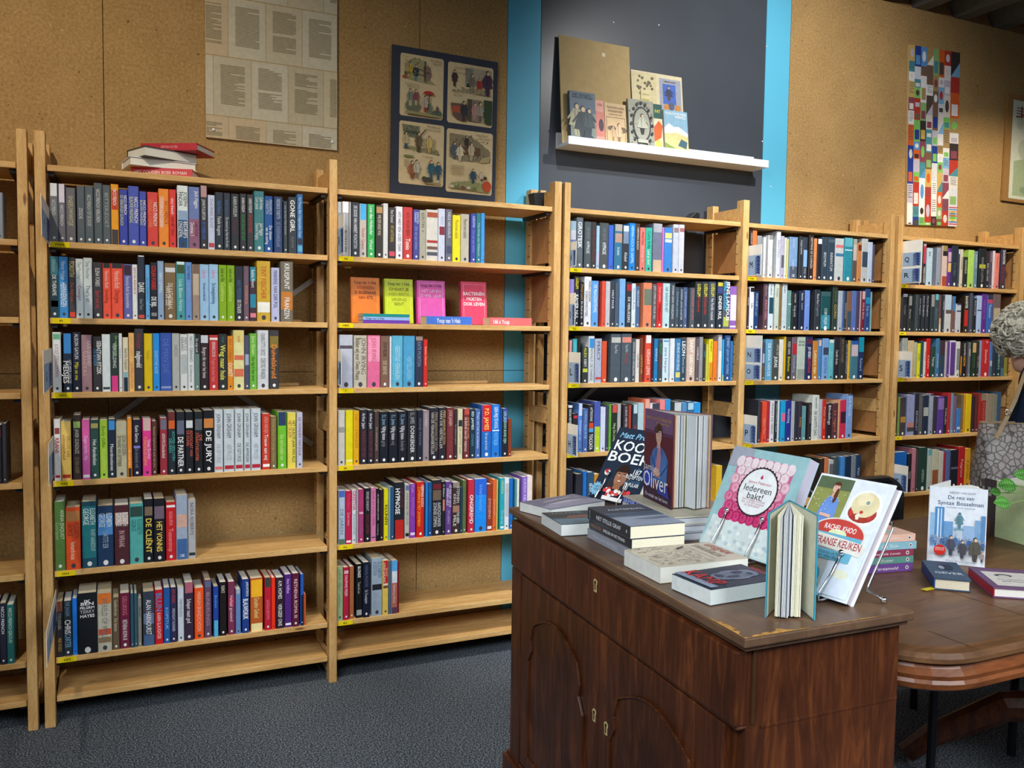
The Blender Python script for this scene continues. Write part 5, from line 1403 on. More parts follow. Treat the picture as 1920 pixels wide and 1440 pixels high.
f.rect(.06, .04, .94, .68, '6c5840'); f.rect(.08, .055, .92, .665, 'ccac80'); f.ell(.3, .42, .2, .06, '6c5840'); f.ell(.8, .40, .2, .07, '6c5840'); small_person(f, .35, .12, .36, 'c4a47c', legs='a88860'); small_person(f, .62, .1, .46, 'd4b48c', legs='94785c')
f.text('Neerlands eerste', .1, .88, f.w*.8, .010, '6c4c30'); f.text('Scheepsliedje', .14, .80, f.w*.7, .010, '6c4c30'); f.text('liederenbundel', .2, .73, f.w*.6, .006, '6c4c30'); fin(b, pm)
b, f, sf, pm, bf = leaner('book', (1114, 189), (1130, 192), None, YW-.088, 'd09080', 'narrow pink cover half hidden beside the dark blue cover', th=.010)
f.rect(.0, .2, 1, .75, 'c87868'); f.ell(.6, .45, .3, .14, '40303c'); f.text('Ulk', .2, .88, f.w*.6, .010, 'a03830'); fin(b, pm)
b, f, sf, pm, bf = leaner('book', (1066, 171), (1114, 179), None, YW-.095, '40586c', 'dark blue cover with three silhouetted girls, at the ledge end', th=.016)
f.poly([(0, 0), (1, 0), (1, .6), (.5, .5), (0, .55)], '788078'); small_person(f, .25, .12, .66, 'a8a484', '28343c', legs='a8a484', wide=1.6); small_person(f, .48, .04, .70, '28343c', '28343c', legs='28343c', wide=1.7); small_person(f, .72, .14, .56, '34444c', '28343c', legs='28343c', wide=1.4)
f.poly([(.5, .1), (.95, .04), (.9, .1), (.55, .25)], '28343c'); f.text('DE MEISJES', .08, .92, f.w*.8, .008, '28404c'); f.text('VAN HET ATELIER', .1, .87, f.w*.8, .008, '28404c'); fin(b, pm)
# ------------------------------------------------------------------ second bay: books shown face-on and small piles
z2 = ZA['a2']
def faceout(TL, TR, y, cover, label, th=.02):
    A = aty(*TL, y+.02); B = aty(*TR, y+.02); v = Vector((0, .10, 1)).normalized(); n = Vector((0, -1, .10)).normalized()
    o = Vector((A.x, y, z2+.0025))-n*th
    return obook(o, (1, 0, 0), v, n, B.x-A.x, (A.z-z2)/v.z, th, cover, label=label, group='comedy books shown face-on')
def frame_lines(f, c):
    for a, b, c0, d in ((.08, .06, .10, .94), (.90, .06, .92, .94), (.08, .93, .92, .94)): f.rect(a, b, c0, d, c)
b, f, sf, pm, bf = faceout((656.7, 520.8), (710.3, 522), .085, 'e87810', 'bright orange book standing face-on, behind the pile of thin books')
frame_lines(f, 'f0a030'); f.ctext("Youp van 't Hek", .5, .89, f.w*.78, .010, '7c2c08', True); f.ctext('IEDEREEN', .5, .78, f.w*.6, .010, 'b84c08', True); f.ctext('IS EIGENAAR', .5, .67, f.w*.74, .010, '7c2c08', True); f.ctext('VAN IETS', .5, .56, f.w*.5, .010, '7c2c08', True); fin(b, pm)
b, f, sf, pm, bf = faceout((720, 523.6), (772.7, 525.8), .085, 'c8d410', 'lime yellow book standing face-on in the second bay')
frame_lines(f, 'dce860'); f.ctext("Youp van 't Hek", .5, .89, f.w*.78, .010, '68700c', True); f.ctext('OMDAT JE', .5, .77, f.w*.7, .010, '68700c', True); f.ctext('MIJN BESTE', .5, .66, f.w*.7, .009, 'a8b420', True); f.ctext('VRIEND', .5, .54, f.w*.55, .010, '98a020', True); f.ctext('BENT', .5, .44, f.w*.35, .010, '98a020', True); fin(b, pm)
b, f, sf, pm, bf = faceout((780.8, 526.9), (832.8, 528), .085, 'e054a8', 'bright pink book standing face-on in the second bay')
frame_lines(f, 'f0a0d0'); f.ctext("Youp van 't Hek", .5, .89, f.w*.78, .010, '8c1c64', True); f.ctext('HET LEVEN', .5, .76, f.w*.7, .010, 'f0c0e0', True); f.ctext('IS WEL LEUK', .5, .65, f.w*.76, .010, 'f0c0e0', True); fin(b, pm)
b, f, sf, pm, bf = faceout((863, 529), (910.5, 529.5), .085, 'e03c60', 'coral red book standing face-on with large white title')
frame_lines(f, 'f090a0'); f.ctext('BACTERIËN', .5, .72, f.w*.86, .012, 'ffffff', True); f.ctext('MOETEN', .5, .60, f.w*.6, .012, 'ffffff', True); f.ctext('OOK LEVEN', .5, .48, f.w*.84, .012, 'ffffff', True); fin(b, pm)
def pile(px0, px1, y, z, items, depth=.12, group=None):
    A = aty(px0, 600, y); Bx = aty(px1, 600, y)
    for th, col, lab, txt in items:
        b, f, sf, pm, bf = obook((Bx.x, y, z+.0004), (0, 1, 0), (-1, 0, 0), (0, 0, 1), depth, Bx.x-A.x, th, col, label=lab, group=group, page='c8bca4')
        for t, x, w, c in txt: sf.text(t, x, .2, sf.w*w, th*.55, c, True, align='l')
        fin(b, pm); z += th+.0006
    return z
pile(681, 768, .018, z2, [(.011, '7038b0', 'purple thin book, lowest of the three-book pile', []), (.011, '98b8ec', 'pale blue thin book, middle of the three-book pile', [("Youp van 't Hek", .05, .4, '405080')]), (.010, '0c8c88', 'teal thin book on top of the three-book pile', [])], group='small piles in the second bay')
pile(800, 885, .016, z2, [(.029, '4878d8', 'thick blue book lying flat with white spine name', [("Youp van 't Hek", .22, .52, 'f4f4f4')])], group='small piles in the second bay')
pile(919, 997, .016, z2, [(.029, 'ec6c6c', 'thick salmon red book lying flat at the shelf end', [('166 x Youp', .06, .4, 'f4f4f4')])], group='small piles in the second bay')
# pile on top of the widest bay
def flatb(px, py, y, z, ang, L, D, th, col, lab, page='e8e6dc', spine_front=True, txt=()):
    P = aty(px, py, y); a = math.radians(ang); V = Vector((-math.cos(a), -math.sin(a), 0)); U = Vector((math.sin(a), -math.cos(a), 0))*-1
    if not spine_front: V = -V; U = -U
    c = Vector((P.x, y, z)); o = c-V*L/2 if spine_front else c-V*L/2-U*D
    b, f, sf, pm, bf = obook(o, U, V, (0, 0, 1), D, L, th, col, label=lab, group='pile on top of the shelves', page=page, hard=True)
    for t, x, w, cc in txt: sf.text(t, x, .3, sf.w*w, th*.36, cc, True, align='s')
    fin(b, pm)
zt = ZA['T']+.0005
flatb(303, 320, .06, zt, -16, .185, .13, .026, 'c83038', 'red hardback lowest of the pile on the shelf top', txt=[('HET GOUDEN BOEK ROMAN', .06, .85, 'f0d8d0')])
flatb(307, 300, .06, zt+.0265, 10, .20, .125, .026, 'd8dcdc', 'white hardback second from bottom of the pile on the shelf top', spine_front=False)
flatb(322, 280, .06, zt+.053, 24, .175, .12, .032, '504840', 'brown hardback with thick white pages facing out, in the top pile', spine_front=False)
flatb(316, 262, .07, zt+.0855, -30, .185, .13, .022, 'b82c38', 'dark red hardback on top of the pile', txt=[('HERMAN HOLTEN', .36, .3, 'e89898')])
for px_, py_, lab, tx in ((1013, 377, 'black block on the shelf top beside the doubled posts', -1), (1318, 400, 'black block on the shelf top beside the single post', 1)):
    P = aty(px_, py_, .12); m = M(); z = ZA['T']+.0005 if tx < 0 else ZCd['T']+.0005
    m.prism([(P.x-.028, .10, z), (P.x+.030, .10, z), (P.x+.018, .10, z+.068), (P.x-.04, .10, z+.062)] if tx < 0 else [(P.x-.02, .18, z), (P.x+.03, .18, z), (P.x+.03, .18, z+.05), (P.x+.01, .18, z+.055), (P.x-.02, .18, z+.03)], (0, .05, 0))
    tag(m.build('bookend', 'black_plastic', origin=(P.x, .12, z), bevel=.002), lab, 'bookend', 'black bookends')
# loose wooden slats lying on empty shelf parts
for bay, zz, xa, xb, wl in (('A', 'a3', .68, .77, 'short loose pine slat beside the dark third-row book of the widest bay'), ('B', 'a3', 1.12, 1.5, 'long loose pine slat at the back of the half-empty shelf'), ('A', 'a2', .72, .78, 'short loose pine slat under the metal brace on the second row')):
    m = M(); m.box(xa, xb, .19, .215, ZA[zz]+.0005, ZA[zz]+.010)
    tag(m.build('wooden_slat', 'pine_shelf', origin=((xa+xb)/2, .2, ZA[zz])), wl, 'slat')

# ------------------------------------------------------------------ dark cabinet
HC = .76
C0, C1, C2 = Vector((1.036, -1.884, 0)), Vector((1.113, -.862, 0)), Vector((1.39, -1.891, 0))
E1, E2 = (C1-C0), (C2-C0); L1, L2 = E1.length, E2.length; E1.normalize(); E2.normalize(); Z = Vector((0, 0, 1))
cab = empty('cabinet', (C0+C1+C2-C0)/2, 'dark mahogany cabinet with paired panelled doors, books displayed on top', 'cabinet')
def cb(m, a0, a1, b0, b1, z0, z1, mi=0): m.box6(C0+E1*a0+E2*b0+Z*z0, E1*(a1-a0), E2*(b1-b0), Z*(z1-z0), mi=mi)
m = M(); cb(m, .02, L1-.02, .022, L2-.012, .09, .742); m.build('body', 'mahogany', cab, bevel=.002)
m = M(); cb(m, 0, L1, 0, L2, .744, HC); cb(m, .008, L1-.008, .008, L2-.006, .735, .744); m.build('top', ['mahogany_top'], cab, bevel=.003)
m = M(); cb(m, -.002, L1+.012, -.006, L2, 0, .095); cb(m, .006, L1+.004, .004, L2-.004, .095, .105); m.build('plinth', 'mahogany', cab, bevel=.003)
# jagged worn veneer along the near edges of the top
rr = random.Random(2); w = M()
def wear(a0, a1, inward, along, off, dmax, n):
    pts = []
    for i in range(n+1):
        s = a0+(a1-a0)*i/n; pts.append((s, rr.uniform(.15, 1)*dmax*math.sin(math.pi*min(1, max(.08, i/n)))))
    for (s0, d0), (s1, d1) in zip(pts, pts[1:]):
        p = [along(s0, .0008), along(s1, .0008), along(s1, .0008+d1), along(s0, .0008+d0)]
        if (p[1]-p[0]).cross(p[2]-p[0]).z < 0: p = p[::-1]
        w.face(p)
wear(0, .13, 0, lambda s, d: C0+E2*s+E1*d+Z*(HC+.0006), 0, .018, 26); wear(0, .10, 0, lambda s, d: C0+E1*s+E2*d+Z*(HC+.0007), 0, .014, 22)
wear(.14, .30, 0, lambda s, d: C0+E2*s+E1*d+Z*(HC+.0006), 0, .005, 26); wear(.1, .5, 0, lambda s, d: C0+E1*s+E2*d+Z*(HC+.0007), 0, .004, 50)
w.build('worn_veneer', 'worn_wood', cab)
m = M(); cb(m, .02, L1-.02, .0, .024, .612, .732); cb(m, .02, L1-.02, .004, .026, .606, .613); m.build('drawer', 'mahogany', cab, bevel=.006)
m = M(); cb(m, .0165, .0205, .030, .036, .615, .733); m.build('side_gap', 'groove', cab)
m = M(); cb(m, .0185, .0202, .05, L2-.014, .604, .608); m.build('side_bead', 'mahogany', cab)
# doors; a measured from the near corner
def pa(px, py):
    d = ray(px, py); nrm = E1.cross(Z); t = (C0-CAM).dot(nrm)/d.dot(nrm); P = CAM+d*t; return (P-C0).dot(E1), P.z
am = pa(1118, 1200)[0]; ar = .055; al = L1-.085
def door(a0, a1, bo):
    m = M(); cb(m, a0, a1, bo, .024, .112, .602); d = m.build('door', 'mahogany', cab, bevel=.002)
    m = M(); n = 14; pts = []
    w0, w1 = a0+.065, a1-.065
    for s, t in ((0, 0), (1, 0), (1, .60), (.93, .68), (.95, .74)): pts.append((s, t))
    for i in range(n+1): s = .90-.80*i/n; pts.append((s, .84+.10*math.sin(math.pi*(i/n))))
    pts += [(.05, .74), (.07, .68), (0, .60)]
    P = [C0+E1*(w0+(w1-w0)*s)+E2*(bo-.0005)+Z*(.155+.41*t) for s, t in pts]
    c = sum(P, Vector())/len(P)
    for i in range(len(P)):
        j = (i+1) % len(P); q0, q1 = P[i]+(P[i]-c)*.05, P[j]+(P[j]-c)*.05
        m.prism([P[i], P[j], q1, q0], -E2*.007)
    m.build('panel_moulding', 'mahogany', d, bevel=.0015)
    m = M(); m.prism(P, -E2*.002); m.build('door_panel', 'mahogany', d)
    return d
door(ar, am-.002, .006); door(am+.002, al, .006)
m = M(); cb(m, al+.004, L1-.018, .004, .024, .105, .606); m.build('corner_stile', 'mahogany', cab, bevel=.002)
for px_, py_, bo in ((1117, 1098, -.0008), (1110, 1342, .0052), (1132, 1367, .0052)):
    a, z = pa(px_, py_); z = min(z, .7)
    m = M(); k = M()
    cb(m, a-.006, a+.006, bo-.0006, bo, z-.013, z+.006); m.tube([C0+E1*a+E2*bo+Z*(z+.007), C0+E1*a+E2*(bo-.0006)+Z*(z+.007)], .0075, 14); m.build('keyhole_plate', 'brass_inlay', cab)
    cb(k, a-.002, a+.002, bo-.0012, bo-.0006, z-.009, z+.006); k.tube([C0+E1*a+E2*(bo-.0006)+Z*(z+.007), C0+E1*a+E2*(bo-.0012)+Z*(z+.007)], .0038, 10); k.build('keyhole', 'groove', cab)

# ------------------------------------------------------------------ books lying on the cabinet
CG = 'books displayed on the cabinet'
HZ = HC+.001
def lie(z0, th, foot, fore, head, wV=None, **kw):
    A, B, Cc = [atz(*p, z0+th) for p in (foot, fore, head)]
    V = Cc-A; Vn = V.normalized(); Un = Vector((Vn.y, -Vn.x, 0)); wU = (B-A).dot(Un)
    return obook((A.x, A.y, z0), Un, Vn, (0, 0, 1), abs(wU), wV or V.length, th, **kw)
# grey-violet book at the far end, pages towards us
b, f, sf, pm, bf = lie(HZ, .024, (1033, 955.4), (1132.5, 938.5), (975, 941), cover='6c6c80', spine='dcdcd8', page='d8dcd8', label='grey-violet flat book, farthest on the cabinet top', group=CG)
f.poly([(0, 0), (1, 0), (1, .35), (.5, .5), (0, .3)], '8c8ca0'); f.poly([(.1, .4), (.6, .55), (.9, .45), (.5, .35)], 'a8a4b4'); f.line(.2, .6, .8, .8, .003, 'c8c8d4'); f.line(.3, .75, .9, .65, .002, 'c8c8d4'); f.text('DE STILTE', .1, .84, f.w*.7, .012, 'a0a0b4', True)
fin(b, pm)
b, f, sf, pm, bf = lie(HZ, .027, (1052.7, 983.6), (1128, 970), (1015.5, 961.7), cover='4c5c68', spine='dcdedc', page='d8dcd8', label='slate green flat book with brown animal picture, second on the cabinet', group=CG)
f.rect(0, .55, 1, 1, '3c4448'); f.rect(0, 0, 1, .4, '6c8490'); f.poly([(.25, .4), (.4, .62), (.75, .66), (.95, .5), (.7, .42)], '7c5c50'); f.text('WINTER', .1, .80, f.w*.7, .014, '808c90', True); fin(b, pm)
# pile of three
zz = HZ
for th, cov, sp, lab, tx in ((.021, '8c8c94', '90929c', 'pale grey paperback, lowest of the three-book pile on the cabinet', [('GEWOON VERTELD', .14, .6, 'b8bac4')]),
                             (.020, '3a3a40', '34343a', 'black paperback, middle of the three-book pile on the cabinet', [('VIVECA STEN', .05, .26, 'a06850'), ('SMEULEN OP HET STRAND', .36, .5, 'e0e0e0')]),
                             (.026, '5c6470', '34343a', 'paperback with snowy sea cover on top of the three-book pile', [('HET STILLE GRAF', .22, .58, 'd8dce0')])):
    off = (0, 0) if th != .026 else (.0, .0)
    zr = HZ+.068
    A, B, Cc = atz(1181.7, 987.5, zr), atz(1273.6, 975.5, zr), atz(1102.3, 951.4, zr)
    V = Cc-A; Vn = V.normalized(); Un = Vector((Vn.y, -Vn.x, 0)); wU = abs((B-A).dot(Un))
    b, f, sf, pm, bf = obook((A.x+(.004 if th == .020 else 0), A.y, zz), Un, Vn, (0, 0, 1), wU-(.004 if th < .026 else 0), V.length, th, cov, spine=sp, page='e4dcc4', label=lab, group=CG)
    for t, x, w_, c in tx: sf.text(t, x, .34, sf.w*w_, th*.32, c, True, align='s')
    if th == .026:
        f.rect(0, 0, 1, .42, '9098a8'); f.rect(0, .42, 1, .62, '505c6c'); f.rect(0, .62, 1, 1, '3c4048'); f.poly([(.3, .3), (.9, .36), (1, .28), (.6, .24)], '6c7480'); f.poly([(0, .5), (1, .54), (1, .6), (0, .56)], '48586c')
        f.text('ALSTERDAL', .2, .74, f.w*.7, .013, 'c8ccd4', True); sf.ell(.06, .5, .012, .35, 'c0c4cc', 10); sf.ell(.06, .5, .008, .26, '34343a', 10); sf.ell(.93, .5, .012, .14, 'c0c4cc', 8)
    fin(b, pm); zz += th+.0006
# Swanhilde
b, f, sf, pm, bf = lie(HZ, .031, (1238.3, 1063.3), (1398, 1044), (1170.8, 1030.8), cover='c4b8a4', spine='dcdcd4', page='dedcd2', label='beige book with fine line drawing cover, beside the three-book pile', group=CG)
f2 = Fr(pm, f.P(1, 0, 0), f.v, -f.u, f.n, f.h, f.w, lift=f.z)      # text runs along the long side, foot edge left of the reader
f2 = Fr(pm, f.P(0, 0, 0), f.u, f.v, f.n, f.w, f.h, lift=f.z)
rr = random.Random(4)
for i in range(230):
    x, y = rr.uniform(.04, .62), rr.uniform(.04, .96); f2.z = .0006; f2.line(x, y, x+rr.uniform(-.06, .06), y+rr.uniform(-.02, .05), .0009, rr.choice(['6c6454', '84796a', '5c5648']))
f2.poly([(.50, .72), (.60, .80), (.66, .92), (.60, .86), (.54, .84)], '2c2c34'); f2.line(.67, .1, .67, .9, .001, '84796a')
f2.text('SWANHILDE', .74, .90, f2.h*.72, .016, '98887c', True, rot=-90); f2.text('DE', .83, .6, f2.h*.12, .008, 'b06058', True, rot=-90); f2.text('LEGENDE', .88, .86, f2.h*.6, .016, 'b06058', True, rot=-90)
fin(b, pm)
b, f, sf, pm, bf = lie(HZ, .028, (1332.5, 1105.8), (1475, 1088), (1260, 1075.8), cover='3c4454', spine='dadfdc', page='d4dcda', label='dark grey book with red title and pale skull-like drawing, at the cabinet front', group=CG)
for x, y, rx, ry in ((.62, .5, .22, .26), (.8, .5, .12, .2), (.45, .5, .14, .2)): f.ell(x, y, rx, ry, '9098ac', 14)
for x, y, rx, ry in ((.55, .42, .1, .05), (.7, .6, .08, .07), (.42, .55, .05, .1), (.8, .45, .04, .07)): f.ell(x, y, rx, ry, '4c5468', 10)
for i in range(12): f.line(.3+.05*i, .3, .34+.05*i, .68, .0012, '5c6478')
f.rect(.02, .02, .12, .98, '8c98b0'); f.text('KAMP', .10, .97, f.h*.86, .034, 'dc3038', True, rot=-90); f.text('THRILLER', .90, .7, f.h*.5, .014, 'a83440', True, rot=-90)
fin(b, pm)
# pile of large cookbooks under the standing one
zj = HZ
A, B, Cc = atz(1264.9, 970, HZ+.054), atz(1340, 959, HZ+.054), atz(1167.5, 928.5, HZ+.054)
Vn = (Cc-A).normalized(); Un = Vector((Vn.y, -Vn.x, 0)); lv = (Cc-A).length
for th, cov, sp, lab, tx in ((.019, 'a8acb4', 'b0b4bc', 'grey large hardback, lowest of the big cookbook pile', ''), (.016, 'b4b8c0', 'b8bcc4', 'pale large hardback, middle of the big cookbook pile', ''), (.0175, 'c4bca8', '1c34a0', 'large cookbook with bright blue spine on top of the pile', 'JAMIE IN 15 MINUTEN')):
    b, f, sf, pm, bf = obook((A.x, A.y, zj), Un, Vn, (0, 0, 1), .185, lv, th, cov, spine=sp, page='b8bcc4', hard=True, label=lab, group=CG)
    if tx: sf.text(tx, .03, .2, sf.w*.92, th*.62, 'b8ccf0', True, align='s'); f.rect(.02, .02, .98, .98, 'b4ac98')
    fin(b, pm); zj += th+.0006
Bm = M(); p0 = A+Un*.17; p0.z = HZ+.05
Bm.tube([p0+Vector((0, -.001, 0)), p0+Vector((.006, -.012, .0)), p0+Vector((.010, -.016, -.02)), p0+Vector((.004, -.014, -.045))], .0012, 6)
MAT['navy_ribbon'] = MAT['knit_navy']; Bm.build('bookmark_ribbon', 'navy_ribbon', b)

# ------------------------------------------------------------------ books standing open like a fan
def ztop(P, py):
    z = P.z+.15
    for _ in range(10):
        v = proj((P.x, P.y, z))[1]; v2 = proj((P.x, P.y, z+.01))[1]; z += .01*(py-v)/(v2-v)
    return z
def fan(S_, Ff, Fb, z0, h, cover, inner, pagecols, label, group, inset=.006, r0=.07, r1=.93, back=None, spw=0, pz=0):
    """S_ spine, Ff / Fb fore edges of the two covers (front cover = S_->Ff)"""
    S_, Ff, Fb = [Vector((p[0], p[1], z0)) for p in (S_, Ff, Fb)]
    t = .0022; dF, dB = (Ff-S_), (Fb-S_); lf, lb = dF.length, dB.length; dF.normalize(); dB.normalize()
    side = 1 if dF.cross(dB).z > 0 else -1
    nF = Vector((dF.y, -dF.x, 0))*side; nB = Vector((-dB.y, dB.x, 0))*side    # outward normals
    c = (S_+Ff+Fb)/3
    m = M(); m.box6(S_, dF*lf, nF*t, Z*h, lc(cover)); m.box6(S_, dB*lb, nB*t, Z*h, lc(back or cover))
    m.prism([S_+nF*t, S_+nB*t, S_-(dF+dB).normalized()*t, ], Z*h, lc(cover))
    b = m.build('book', 'book_cover', origin=(c.x, c.y, z0)); tag(b, label, 'book', group)
    pm = M(); e = .0003
    fi = Fr(pm, S_, dF, Z, -nF, lf, h); fi.rect(.01, .01, .99, .99, inner); bi = Fr(pm, S_, dB, Z, -nB, lb, h); bi.rect(.01, .01, .99, .99, inner)
    n = len(pagecols); a0 = math.atan2(dF.y, dF.x); a1 = math.atan2(dB.y, dB.x)
    while a1-a0 > math.pi: a1 -= 2*math.pi
    while a1-a0 < -math.pi: a1 += 2*math.pi
    m = M(); rr = random.Random(n)
    for i, pc in enumerate(pagecols):
        q0 = a0+(a1-a0)*(r0+(r1-r0)*i/n); q1 = a0+(a1-a0)*(r0+(r1-r0)*(i+(.72 if n > 5 else .97))/n); L = (lf if i < n/2 else lb)-.004-rr.random()*.003
        pts = [S_+Vector((math.cos(q0), math.sin(q0), 0))*.012+Z*inset, S_+Vector((math.cos(q0), math.sin(q0), 0))*L+Z*inset, S_+Vector((math.cos(q1), math.sin(q1), 0))*L+Z*inset, S_+Vector((math.cos(q1), math.sin(q1), 0))*.014+Z*inset]
        m.prism(pts, Z*(h-2*inset), lc(pc))
    m.build('pages', 'page_edges', b)
    f = Fr(pm, S_+nF*t if side > 0 else S_+nF*t, dF, Z, nF, lf, h)
    return b, f, pm, dF, nF, Fr(pm, Fb+nB*t, -dB, Z, nB, lb, h)
zs_ = zj+.0005
S_, Ff, Fb = atz(1208, 930.6, zs_), atz(1260.5, 955.8, zs_), atz(1330.5, 953.6, zs_)
h = ztop(S_, 765.5)-zs_
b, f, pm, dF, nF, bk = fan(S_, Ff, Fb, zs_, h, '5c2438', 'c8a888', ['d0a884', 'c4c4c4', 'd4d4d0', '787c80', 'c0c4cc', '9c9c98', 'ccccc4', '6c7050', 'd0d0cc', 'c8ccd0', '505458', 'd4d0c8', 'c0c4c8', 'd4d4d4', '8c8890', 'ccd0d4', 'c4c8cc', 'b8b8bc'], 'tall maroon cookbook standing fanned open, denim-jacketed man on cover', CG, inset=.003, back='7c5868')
f.rect(0, .78, 1, 1, '745478'); f.rect(0, .74, 1, .78, '5c3454'); f.rect(0, 0, 1, .74, '5c2430'); f.rect(0, 0, 1, .14, '3c2038')
f.text('Jamie at home The Naked Chef', .08, .90, f.w*.86, .008, 'c89c40'); f.text('The Naked Chef', .40, .86, f.w*.5, .005, 'c89c40')
f.poly([(.28, .26), (.82, .22), (.86, .50), (.74, .58), (.62, .62), (.48, .62), (.34, .57), (.24, .45)], '4874b4'); f.poly([(.46, .60), (.62, .60), (.60, .28), (.44, .28)], 'c08490'); f.poly([(.46, .62), (.52, .62), (.46, .46), (.40, .54)], '3c64a0'); f.poly([(.62, .62), (.70, .58), (.68, .50), (.60, .56)], '3c64a0')
f.poly([(.48, .60), (.60, .60), (.60, .68), (.49, .68)], 'd0a08c'); face(f, .54, .745, .115, 'd8ac98', '4c3428')
f.ell(.48, .80, .08, .035, '4c3428'); f.ell(.5, .34, .14, .045, 'd8ac98', 12); f.line(.3, .5, .42, .36, .012, '3c64a0'); f.line(.82, .46, .62, .34, .012, '4c7cbc')
f.ell(.2, .24, .20, .095, '2848b8', 16); f.poly([(.55, .12), (.95, .10), (.9, .22), (.6, .24)], '2c3c9c')
f.text('Jamie', .03, .335, f.w*.50, f.h*.075, 'e4dce4'); f.text('Oliver', .03, .15, f.w*.88, f.h*.17, 'f4f4f8'); f.text('De smaak van het leven', .12, .045, f.w*.8, .009, 'd8d4e4')
bk.rect(0, 0, 1, 1, '8c8ca0'); bk.rect(0, 0, 1, .3, 'c89c28'); bk.rect(0, .3, 1, .36, '84304c'); bk.rect(0, .55, 1, .68, 'a4a0b4'); bk.rect(0, .80, 1, .88, '282c48'); bk.rect(.05, .9, .3, .97, 'c83858')
fin(b, pm)
LN, RN = Vector((1.131, -1.822, 0)), Vector((1.1945, -1.862, 0)); S_ = Vector((1.242, -1.748, 0))
h = ztop(Vector((LN.x, LN.y, HZ)), 962.5)-HZ
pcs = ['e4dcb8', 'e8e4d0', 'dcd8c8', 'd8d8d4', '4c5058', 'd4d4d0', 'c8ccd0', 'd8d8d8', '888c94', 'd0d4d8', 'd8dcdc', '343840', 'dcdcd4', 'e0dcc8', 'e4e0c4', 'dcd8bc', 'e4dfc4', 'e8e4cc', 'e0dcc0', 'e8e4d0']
b, f, pm, dF, nF, bk = fan(S_, LN, RN, HZ, h, '3890a4', 'c8c8b4', pcs, 'teal-covered book standing open at the cabinet front, fore-edges fanned to us', CG, inset=.003, r0=.16, r1=.72)
fin(b, pm)

# ------------------------------------------------------------------ books on chrome stands
def lean(BL, BR, TL, z0, th):
    A, B = atz(*BL, z0), atz(*BR, z0); U = (B-A).normalized(); back = Vector((-U.y, U.x, 0))
    best = None
    for i in range(2, 60):
        th_ = math.radians(i)
        for j in range(60):
            h = .15+j*.004; v = Z*math.cos(th_)+back*math.sin(th_); q = proj(A+v*h); e = (q[0]-TL[0])**2+(q[1]-TL[1])**2
            if best is None or e < best[0]: best = (e, th_, h)
    e, a, h = best; v = Z*math.cos(a)+back*math.sin(a); n = U.cross(v).normalized()
    return A, U, v, n, (B-A).length, h
def stand(A, U, v, n, w, h, th, label):
    """chrome wire easel: two hooks in front, back frame and ball feet; A = front foot corner of the book"""
    g = Vector((A.x, A.y, HZ)); bh = Vector((-U.y, U.x, 0)); c = A+U*w/2
    t = empty('book_stand', (c.x, c.y, HZ), label, 'stand', 'chrome wire book stands'); r = .0022
    for s in (.26, .74):
        p = A+U*w*s; f0 = p+n*.016; low = Vector((p.x, p.y, HZ+.006))
        tip = p+v*h*.36+n*.010
        fr_ = low-bh*.02; b0 = low+bh*(th+.05)
        m = M(); m.tube([tip, tip-v*h*.17+n*.002, fr_+Z*.010+v*.004, fr_, fr_+bh*.008-Z*.002, low-Z*.002+bh*.02, b0-Z*.003], r, 10); m.build('front_hook', 'chrome', t, smooth=True)
        m = M(); m.ball(tip, .0055, seg=14, rings=10); m.build('ball_tip', 'chrome', t, smooth=True)
    for s in (-.04, 1.04):
        p = A+U*w*s-n*(th+.006); top = p+v*h*.74; low = p+v*h*.18; foot = Vector((low.x, low.y, HZ+.007))+bh*.03+U*(.012 if s > 0 else -.012)
        inn = U*(-1 if s > 0 else 1)
        m = M(); m.tube([top+inn*w*.52+v*.006-n*.01, top+inn*.02+v*.006, top+inn*.004, top-v*.012, low+v*.01, low, foot], r, 10); m.build('side_wire', 'chrome', t, smooth=True)
        m = M(); m.ball(foot, .006, seg=14, rings=10); m.build('ball_foot', 'chrome', t, smooth=True)
    return t
z0 = HC+.012
# Kookboek
A, U, v, n, w, h = lean((1104, 930.6), (1188, 950), (1163, 800.5), z0, .02)
b, f, sf, pm, bf = obook(A-n*.02, U, v, n, w, h, .02, '1c2c40', hard=True, label='navy cookbook with portrait and strawberry dessert, on a chrome stand', group=CG)
f.text('Matt Preston', .08, .86, f.w*.88, f.h*.075, '8cc4e8', True, slant=.25); f.text('KOOK', .06, .685, f.w*.9, f.h*.135, 'eef2f4', True); f.text('BOEK', .03, .525, f.w*.94, f.h*.135, 'eef2f4', True)
f.rect(0, 0, 1, .06, '182434'); f.poly([(.2, .10), (.78, .10), (.72, .25), (.28, .26)], '2c2830'); face(f, .50, .33, .15, 'a07058', '2c1c18'); f.poly([(.42, .16), (.58, .16), (.57, .24), (.43, .24)], '98684c')
for i in range(18):
    rr = random.Random(i); f.ell(.24+.58*rr.random(), .06+.09*rr.random(), .045, .028, ['c83034', 'f0ece8', 'd84048', 'f4f0ee'][i % 4], 9)
f.rect(.3, 0, .74, .05, 'f0ecec'); f.ell(.2, .36, .07, .045, 'e8e0dc'); f.ell(.2, .375, .06, .03, 'c03038')
pts = []
for i in range(24):
    a = i/24*6.283; q = .13 if i % 2 else .095; pts.append((.11+q*math.cos(a), .12+q*f.w/f.h*math.sin(a)))
f.poly(pts, '7cb4d4'); f.text('MET', .05, .13, f.w*.12, .006, '28506c', True); f.text('TIPS', .05, .09, f.w*.12, .006, '28506c', True)
